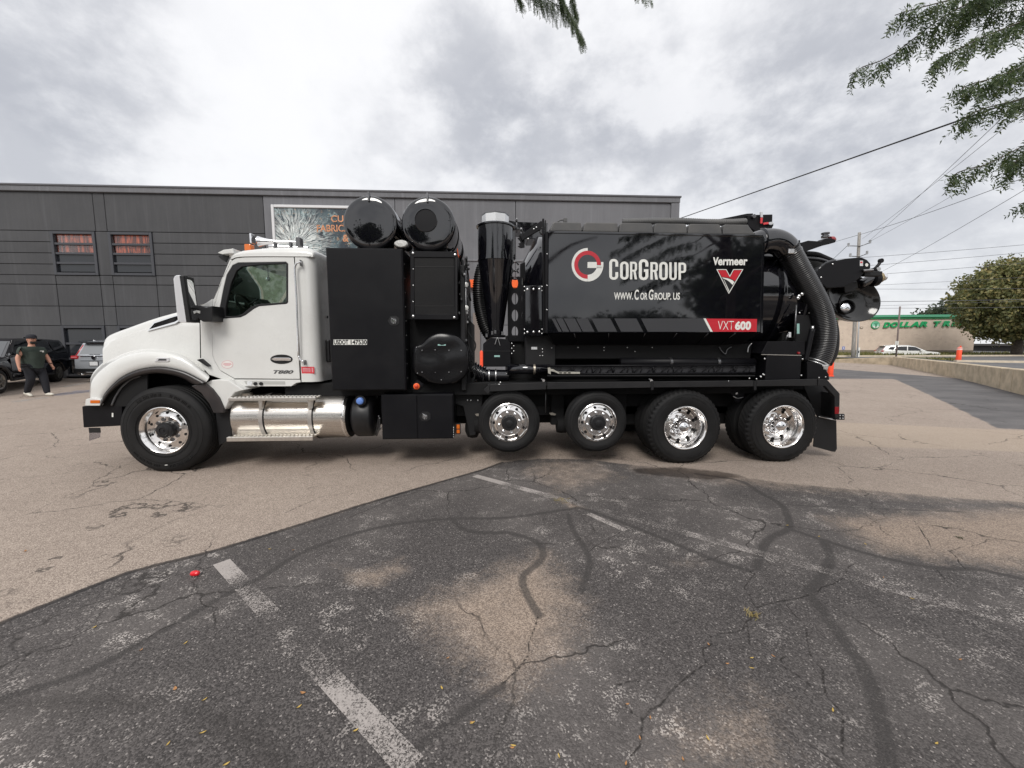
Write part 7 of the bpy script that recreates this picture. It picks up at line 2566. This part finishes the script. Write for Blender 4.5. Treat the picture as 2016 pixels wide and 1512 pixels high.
pk = thing('black_pickup', 'black four door pickup parked nose out by the dark building', 'pickup', (0, 0, 0))
body, top = build_car(pickup_spec(), pk)
for s in (-1, 1):
    link('headlight', box_me((-2.87, s * .95 - .22 * (s > 0), .86), (-2.70, s * .95 + .22 * (s < 0), 1.02), .02), M_clear, body)
    m_ = link('door_mirror', box_me((-.98, s * 1.02 - (.0 if s > 0 else .24), 1.22), (-.78, s * 1.02 + (.24 if s > 0 else 0), 1.42), .04, 2), M_carblack, pk)
    link('mirror_cap', box_me((-1.0, s * 1.02 - (-.02 if s > 0 else .25), 1.31), (-.88, s * 1.02 + (.25 if s > 0 else -.02), 1.425), .03, 2), M_chrome, m_)
    link('running_board', box_me((-1.3, s * .99 - .06, .36), (1.28, s * .99 + .06, .42), .015), M_plastic, pk)
    fl = lathe_me([(.47, s * .985), (.53, s * .99), (.55, s * 1.01), (.52, s * 1.02), (.46, s * 1.0)], 'Y', 32, (-1.85, 0, .41), caps=False)
    bm = bmesh.new(); bm.from_mesh(fl)
    bmesh.ops.delete(bm, geom=[v for v in bm.verts if v.co.z < .40], context='VERTS')
    bm.to_mesh(fl); bm.free()
    link('fender_flare', fl, M_plastic, body)
link('grille', box_me((-2.88, -.6, .70), (-2.80, .6, 1.0), .02), M_matte, body)
link('bumper', box_me((-2.95, -.95, .42), (-2.75, .95, .64), .03, 2), M_plastic, body)
link('roof_fin', box_me((1.9, -.03, 1.83), (2.1, .03, 1.92), .01), M_carblack, top)
a_, b_ = G(5, 775), G(120, 751)
dr_ = (b_ - a_).normalized()
ang = math.atan2(dr_.y, dr_.x)
rear_dir = Vector((math.cos(ang), math.sin(ang), 0))
right = Vector((math.sin(ang), -math.cos(ang), 0))
scl = (b_ - a_).length / 3.65
pk.rotation_euler.z = ang
pk.location = a_ + rear_dir * 1.85 * scl - right * .99
pk.location.z = 0
pk.scale = (scl, 1.0, 1.03)


def suv_spec(paint, rim=M_rim):
    r, w = .35, 1.86
    ax = (-1.42, 1.28)
    a = r + .06
    lower = [(-2.20, .28), (-2.26, .50), (-2.22, .82), (-2.05, .93), (-1.20, 1.02), (2.0, 1.10), (2.25, 1.08), (2.30, .95), (2.33, .62), (2.28, .36), (2.20, .30)]
    lower += arch(ax[1], r, a, 0, 180) + arch(ax[0], r, a, 0, 180)
    upper = [(-1.30, 1.0), (-.45, 1.52), (-.25, 1.62), (.2, 1.68), (1.2, 1.69), (1.85, 1.64), (1.98, 1.58), (2.26, 1.08)]
    win = [('front_window', [(-.95, 1.08), (-.38, 1.50), (-.2, 1.55), (.22, 1.58), (.24, 1.10)]), ('rear_window', [(.31, 1.10), (.29, 1.58), (1.10, 1.57), (1.28, 1.14)]), ('quarter_window', [(1.36, 1.16), (1.20, 1.56), (1.62, 1.50), (1.85, 1.24)])]
    doors = [[(-1.02, .42), (-1.05, .99), (.26, 1.03), (.26, .42)], [(.28, .42), (.28, 1.03), (1.20, 1.06), (1.14, .80), (.92, .42)]]
    return dict(w=w, paint=paint, belt=1.04, roof=1.69, mid=.03, half=2.3, lower=lower, upper=upper, windows=win, doors=doors, handle=paint, axles=ax, r=r, rim=rim,
                glass_quads=[('windscreen', ((-1.29, 1.012), (-.46, 1.522), .9, .9), M_windsh), ('back_glass', ((2.235, 1.13), (2.005, 1.55), .80, .80), pbr('back_glass', (.20, .21, .22), .06, ior=1.6))])


def suv(name, label, paint):
    t = thing(name, label, 'car', (0, 0, 0))
    body, top = build_car(suv_spec(paint), t)
    for s in (-1, 1):
        y = s * .80
        tl = link('tail_lamp', box_me((2.14, y - .16, .96), (2.325, y + .13, 1.08), .02, 2), M_tail, body)
        link('lamp_bar', box_me((2.20, y - .13, 1.005), (2.332, y + .10, 1.03), .005), pbr('lamp_pink', (.75, .35, .37), .2), tl)
        a0, a1 = Vector((2.24, s * .79, 1.08)), Vector((2.00, s * .70, 1.50))
        link('pillar_lamp', tube_me([a0, a1], .035, 8), M_tail, top)
        link('headlight', box_me((-2.24, y - .18, .72), (-2.02, y + .12, .84), .02), M_clear, body)
        link('door_mirror', box_me((-.82, s * .93 - (0 if s > 0 else .18), 1.05), (-.66, s * .93 + (.18 if s > 0 else 0), 1.18), .03, 2), paint, t)
        link('rear_reflector', box_me((2.26, y - .08, .46), (2.345, y + .10, .54), .01), M_tail, body)
        tube('roof_rail', [(-.1, s * .62, 1.70), (.9, s * .63, 1.73), (1.7, s * .60, 1.68)], .018, M_chrome, top)
        tube('exhaust_pipe', [(2.15, s * .55, .33), (2.36, s * .55, .33)], .04, M_chrome, body, seg=12)
    link('spoiler', box_me((1.88, -.66, 1.585), (2.16, .66, 1.635), .02, 2), M_carblack, top)
    link('bumper', box_me((2.20, -.88, .36), (2.36, .88, .56), .03, 2), M_plastic, body)
    link('bumper_strip', box_me((2.30, -.72, .40), (2.375, .72, .425), .005), M_chrome, body)
    link('chrome_strip', box_me((2.20, -.62, 1.065), (2.315, .62, 1.09), .006), M_chrome, body)
    link('badge', lathe_me([(.085, 2.325), (.085, 2.335), (.06, 2.338)], 'X', 18, (0, 0, 1.0)), M_chrome, body)
    pl = link('licence_plate', box_me((2.32, -.17, .68), (2.345, .17, .84), .006), M_paper, body)
    link('plate_frame', box_me((2.318, -.19, .66), (2.338, .19, .86), .006), M_plastic, pl)
    link('hatch_crease', box_me((2.30, -.60, .885), (2.335, .60, .90), .004), paint, body)
    link('grille', box_me((-2.28, -.5, .58), (-2.18, .5, .82), .02), M_matte, body)
    link('wiper', box_me((2.20, -.25, 1.12), (2.25, .2, 1.135), .003), M_plastic, top)
    return t


sv_ = suv('silver_car', 'silver crossover seen from behind in front of the truck hood', M_silver)
rearc = G(212, 752)
sv_.rotation_euler.z = R(-90 - 4)
sv_.location = Vector((rearc.x - .1, rearc.y + 2.2, 0))
sv_.scale = (1.05, 1.05, 1.08)

wc = suv('white_car', 'white wagon driving along the street before the pale store', M_cwhite)
p_ = G(1784, 698.5, ZU)
wc.location = Vector((p_.x, p_.y, ZU - .50))
dd = (G(1828, 699, ZU) - G(1740, 699, ZU))
wc.rotation_euler.z = math.atan2(dd.y, dd.x) + math.pi - .40
L_ = dd.length
wc.scale = (L_ / 4.6 * 1.02, L_ / 4.6, .88)
# a pale pickup behind the viewer that the black paint mirrors
w2 = copy_tree(wc)
w2.location = (-3.5, -15.5, 0)
w2.scale = (1.05, 1.0, 1.05)
w2.rotation_euler.z = R(186)
w2['label'] = 'white car parked behind the viewer, mirrored in the black cylinders'


# ------------------------------------------------------------------ walking person
def skin_me(verts, edges, radii, sub=2, root=0):
    me = bpy.data.meshes.new('s')
    me.from_pydata([tuple(v) for v in verts], edges, [])
    o = bpy.data.objects.new('tmp', me)
    COL.objects.link(o)
    o.modifiers.new('skin', 'SKIN')
    for i, r_ in enumerate(radii):
        sv__ = me.skin_vertices[0].data[i]
        sv__.radius = r_ if isinstance(r_, tuple) else (r_, r_)
        sv__.use_root = (i == root)
    s = o.modifiers.new('sub', 'SUBSURF')
    s.levels = s.render_levels = sub
    dg_ = bpy.context.evaluated_depsgraph_get()
    dg_.update()
    out = bpy.data.meshes.new_from_object(o.evaluated_get(dg_), depsgraph=dg_)
    bpy.data.objects.remove(o)
    out.polygons.foreach_set('use_smooth', [True] * len(out.polygons))
    return out


def build_person():
    H = 1.0
    M_skin = pbr('skin', (.52, .27, .19), .55, var=.06, vscale=12)
    M_shirt = pbr('dark_green_shirt', (.030, .042, .034), .85, var=.12, vscale=8, bump=.3, bscale=30)
    M_pants = pbr('black_trousers', (.012, .013, .018), .8, bump=.3, bscale=24)
    M_shoe = pbr('white_shoe', (.60, .57, .50), .6)
    M_hair = pbr('dark_hair', (.012, .010, .009), .7)
    t = thing('person', 'bearded man in dark green shirt, black trousers and cap walking past the black pickup', 'person', (0, 0, 0))
    # local axes: facing +x, y to his left; stride with the right leg behind
    V = Vector
    # stocky build, 1.0 = metre
    j = dict(pel=V((0, 0, .98)), belly=V((.05, 0, 1.14)), chest=V((.02, 0, 1.38)), neck=V((0, 0, 1.56)), nk2=V((.015, 0, 1.63)), head=V((.03, 0, 1.74)), crown=V((.02, 0, 1.83)),
             ls=V((.0, .215, 1.43)), le=V((.02, .32, 1.20)), lw=V((.12, .34, .96)), rs=V((.0, -.215, 1.43)), re=V((-.02, -.33, 1.20)), rw=V((.04, -.36, .95)),
             lh=V((0, .11, .94)), lk=V((.13, .12, .52)), la=V((.20, .12, .10)), rh=V((0, -.11, .94)), rk=V((.04, -.13, .52)), ra=V((-.20, -.13, .13)))
    names = list(j)
    idx = {n: i for i, n in enumerate(names)}
    ed = [('pel', 'belly'), ('belly', 'chest'), ('chest', 'neck'), ('neck', 'nk2'), ('nk2', 'head'), ('head', 'crown'), ('chest', 'ls'), ('ls', 'le'), ('le', 'lw'), ('chest', 'rs'), ('rs', 're'), ('re', 'rw'),
          ('pel', 'lh'), ('lh', 'lk'), ('lk', 'la'), ('pel', 'rh'), ('rh', 'rk'), ('rk', 'ra')]
    rad = dict(pel=(.10, .11), belly=(.11, .12), chest=(.10, .12), neck=(.072, .075), nk2=(.068, .068), head=(.112, .120), crown=(.09, .10), ls=.058, le=.058, lw=.036, rs=.058, re=.058, rw=.036,
               lh=.08, lk=.06, la=.04, rh=.08, rk=.06, ra=.04)
    vs = [j[n] for n in names]
    es = [(idx[a], idx[b_]) for a, b_ in ed]
    rr = [rad[n] for n in names]
    # hands: palm and five fingers, joined to the same body
    for w_, e_, s_ in (('lw', 'le', 1), ('rw', 're', -1)):
        d = (j[w_] - j[e_]).normalized()
        side = V((1, 0, 0))
        palm = j[w_] + d * .075
        vs.append(palm); rr.append((.030, .020)); pi = len(vs) - 1
        es.append((idx[w_], pi))
        for q in range(4):
            off = side * ((q - 1.5) * .020)
            k1 = palm + off + d * .05
            k2 = k1 + d * (.034 + .006 * (q in (1, 2))) + V((0, -s_ * .018, 0))
            vs.append(k1); rr.append(.010); vs.append(k2); rr.append(.008)
            es += [(pi, len(vs) - 2), (len(vs) - 2, len(vs) - 1)]
        t1 = palm + side * .045 - d * .01
        t2 = t1 + d * .045 + side * .012
        vs.append(t1); rr.append(.013); vs.append(t2); rr.append(.010)
        es += [(pi, len(vs) - 2), (len(vs) - 2, len(vs) - 1)]
    link('body', skin_me(vs, es, rr, 2, idx['pel']), M_skin, t)
    # clothing
    sv2 = [j['pel'] + V((0, 0, -.04)), j['belly'], j['chest'], j['neck'] + V((0, 0, -.03)), j['ls'], j['ls'].lerp(j['le'], .75), j['rs'], j['rs'].lerp(j['re'], .75)]
    link('shirt', skin_me(sv2, [(0, 1), (1, 2), (2, 3), (2, 4), (4, 5), (2, 6), (6, 7)], [(.185, .205), (.215, .235), (.18, .205), (.10, .12), .132, .105, .132, .105], 2, 1), M_shirt, t)
    pv = [j['pel'], j['lh'] + V((0, .01, -.05)), j['lk'], j['la'] + V((0, 0, -.05)), j['rh'] + V((0, -.01, -.05)), j['rk'], j['ra'] + V((.01, 0, -.04))]
    link('trousers', skin_me(pv, [(0, 1), (1, 2), (2, 3), (0, 4), (4, 5), (5, 6)], [(.17, .19), .135, .105, .072, .135, .105, .072], 2, 0), M_pants, t)
    for (a, rot, lift) in ((j['la'], -.10, .0), (j['ra'], .42, .03)):
        pts = [a + V((-.06, 0, -.055)), a + V((.05, 0, -.055 - .0)), a + V((.15, 0, -.07 - rot * .10)), a + V((.22, 0, -.075 - rot * .16))]
        zmin = min(p.z for p in pts) - .04
        pts = [p - V((0, 0, max(-.03, zmin - .008))) for p in pts] if zmin > -.2 else pts
        link('shoe', skin_me(pts, [(0, 1), (1, 2), (2, 3)], [(.05, .05), (.055, .055), (.05, .045), (.04, .032)], 2, 1), M_shoe, t)
    hc = j['head']
    # face, beard, cap, glasses
    link('beard', skin_me([hc + V((.035, -.068, -.060)), hc + V((.078, 0, -.080)), hc + V((.035, .068, -.060)), hc + V((.062, 0, -.135))], [(0, 1), (1, 2), (1, 3)], [.050, .058, .050, .055], 2, 1), M_hair, t)
    link('nose', skin_me([hc + V((.10, 0, .02)), hc + V((.122, 0, -.015))], [(0, 1)], [.012, .018], 2, 0), M_skin, t)
    for s_ in (-1, 1):
        link('ear', skin_me([hc + V((.0, s_ * .098, -.02)), hc + V((-.005, s_ * .10, .02))], [(0, 1)], [.014, .018], 1, 0), M_skin, t)
    cap = link('cap', lathe_me([(.112, -.02), (.116, .01), (.112, .05), (.09, .09), (.05, .108), (.001, .113)], 'Z', 28, hc + V((.008, 0, .062))), M_pants, t)
    link('cap_peak', skin_me([hc + V((.09, 0, .062)), hc + V((.15, -.035, .055)), hc + V((.15, .035, .055)), hc + V((.17, 0, .052))], [(0, 1), (0, 2), (0, 3)], [(.05, .012), (.035, .010), (.035, .010), (.035, .009)], 2, 0), M_pants, t)
    for s_ in (-1, 1): link('glasses', lathe_me([(.030, 0), (.034, .002), (.034, .006), (.030, .008)], 'X', 18, hc + V((.098, s_ * .036, .018)), caps=False), M_hair, t)
    link('glasses_bridge', tube_me([hc + V((.103, -.008, .024)), hc + V((.103, .008, .024))], .004, 6), M_hair, t)
    link('chest_print', box_me((.195, .06, 1.36), (.202, .15, 1.41)), M_vwhite, t)
    tube('wristband', [j['lw'] + V((0, 0, .03)), j['lw'] + V((-.004, 0, .05))], .042, M_hair, t, seg=14)
    return t


pe = build_person()
f_ = G(74, 780)
pe.location = Vector((f_.x, f_.y, 0))
pe.rotation_euler.z = R(-12)
pe.scale = (1.06, 1.06, 1.045)

# ------------------------------------------------------------------ small things on the ground
g_ = G(385, 1134)
rp_ = thing('red_cap', 'small bright red plastic cap lying near the seam', 'cap', (g_.x, g_.y, 0))
M_redp = pbr('red_plastic', (.70, .015, .025), .3, coat=.3)
o = link('cap_shell', lathe_me([(.004, -.030), (.015, -.028), (.019, -.018), (.019, .014), (.016, .024), (.006, .029)], 'X', 20, (g_.x, g_.y, .021)), M_redp, rp_)
link('cap_ring', lathe_me([(.019, -.006), (.0215, -.004), (.0215, .002), (.019, .004)], 'X', 20, (g_.x, g_.y, .0215), caps=False), M_redp, rp_)

leaf_y = pbr('yellow_leaf', (.52, .36, .09), .6, var=.2, vscale=40)
leaf_b = pbr('tan_leaf', (.40, .20, .08), .7, var=.2, vscale=40)


def leaf_me(L, w, curl, mat):
    n = 6
    vs, fs = [], []
    for i in range(n + 1):
        t_ = i / n
        ww = w * math.sin(math.pi * min(1, t_ * .92 + .06)) * .5
        zc_ = .003 + curl * (2 * t_ - 1) ** 2
        vs += [(L * (t_ - .5), -ww, zc_ + .003), (L * (t_ - .5), 0, zc_), (L * (t_ - .5), ww, zc_ + .003)]
    for i in range(n):
        for k in (0, 1): fs.append((3 * i + k, 3 * i + 3 + k, 3 * i + 4 + k, 3 * i + 1 + k))
    me = mesh_from(vs, fs, True)
    me.materials.append(mat)
    return me


LM = [leaf_me(.030, .010, .003, leaf_y), leaf_me(.024, .009, .004, leaf_b), leaf_me(.034, .018, .006, leaf_b), leaf_me(.026, .008, .002, leaf_y)]
rng = random.Random(77)
where = [(331, 1466, 3), (596, 1366, 2), (589, 1393, 0), (345, 1358, 2), (403, 1379, 0), (870, 1356, 0), (882, 1297, 1), (186, 1236, 0), (366, 1267, 0), (278, 1281, 1), (929, 1424, 1), (50, 1086, 2), (400, 1444, 0),
         (446, 1506, 0), (930, 1425, 0), (1844, 1466, 0), (1260, 1455, 1), (1280, 1415, 1), (1395, 1270, 1), (1480, 1297, 0), (1522, 1293, 1), (1432, 1308, 1), (1612, 1057, 0), (1739, 1138, 1), (1796, 1180, 0), (1704, 1072, 0),
         (1010, 1470, 0), (1235, 1388, 1), (1480, 1317, 0), (1008, 1474, 1), (1393, 1455, 0), (1232, 1505, 1), (1345, 1497, 1), (1550, 1035, 0), (531, 1082, 0), (577, 1084, 1), (1100, 1490, 3), (700, 1440, 0), (1640, 1400, 0), (1890, 1300, 1)]
for (u, v, kx) in where:
    g_ = G(u, v)
    o = link('fallen_leaf', LM[kx])
    o.location = (g_.x, g_.y, .001)
    o.scale = (.85, .85, .85)
    o.rotation_euler = (rng.uniform(-.15, .15), rng.uniform(-.1, .1), rng.uniform(0, 6.28))
    lab = {0: 'thin yellow leaflet lying on the asphalt', 3: 'thin yellow leaflet lying on the asphalt', 1: 'tiny tan leaf scrap lying on the asphalt', 2: 'curled brown leaf lying on the asphalt'}[kx]
    tag(o, lab, 'leaf', {0: 'yellow leaflets on the asphalt', 3: 'yellow leaflets on the asphalt', 1: 'tan leaf scraps on the asphalt', 2: 'curled brown leaves on the asphalt'}[kx])


def weed(u, v, r, h, n, lab, mat, seed):
    rg_ = random.Random(seed)
    g_ = G(u, v)
    vs, fs = [], []
    for i in range(n):
        a = rg_.uniform(0, 6.28)
        b0 = Vector((rg_.gauss(0, r * .5), rg_.gauss(0, r * .5), 0))
        tip = b0 + Vector((math.cos(a) * r * rg_.random(), math.sin(a) * r * rg_.random(), h * rg_.uniform(.3, 1)))
        sd = Vector((-math.sin(a), math.cos(a), 0)) * .0025
        k = len(vs)
        vs += [b0 - sd, b0 + sd, b0.lerp(tip, .6) + sd * .8, tip, b0.lerp(tip, .6) - sd * .8]
        fs.append((k, k + 1, k + 2, k + 3, k + 4))
    o = link('weed', mesh_from([Vector((g_.x, g_.y, .002)) + q for q in vs], fs), mat)
    return tag(o, lab, 'weed')


M_weed = leaf_mat('dry_weed', (.24, .19, .08), (.34, .26, .11), (.20, .19, .07), .2)
weed(1481, 1212, .035, .03, 60, 'dry yellow weed tuft growing where cracks meet', M_weed, 1)
weed(1105, 985, .07, .012, 60, 'dry yellow grass along the gap in the parking line', M_weed, 2)
weed(1890, 1060, .025, .012, 30, 'small green moss tuft on the tan patch', leaf_mat('moss', (.03, .04, .01), (.05, .06, .02), (.06, .07, .02)), 3)
# grass tufts on the street verge
rg_ = random.Random(8)
vs, fs = [], []
for i in range(5000):
    u, v = rg_.uniform(1620, 2016), rg_.choice([rg_.uniform(695.5, 700.5), rg_.uniform(706.5, 712)])
    if v > 702 and (u > 1880 or u < 1778 or v > 702.2 + (u - 1767) * .078): continue
    g_ = G(u, v, ZU + .01)
    h = rg_.uniform(.06, .22) * (1.5 if v < 702 else 1)
    a = rg_.uniform(0, 6.28)
    dx, dy = math.cos(a) * .06, math.sin(a) * .06
    k = len(vs)
    vs += [(g_.x - dx, g_.y - dy, g_.z), (g_.x + dx, g_.y + dy, g_.z), (g_.x + dx * .3 + rg_.gauss(0, .05), g_.y, g_.z + h)]
    fs.append((k, k + 1, k + 2))
tag(link('grass', mesh_from(vs, fs), leaf_mat('verge_grass', (.07, .08, .02), (.14, .14, .04), (.22, .19, .07), .2)), 'dry roadside grass on the verge beyond the wall', 'grass', kind='stuff')
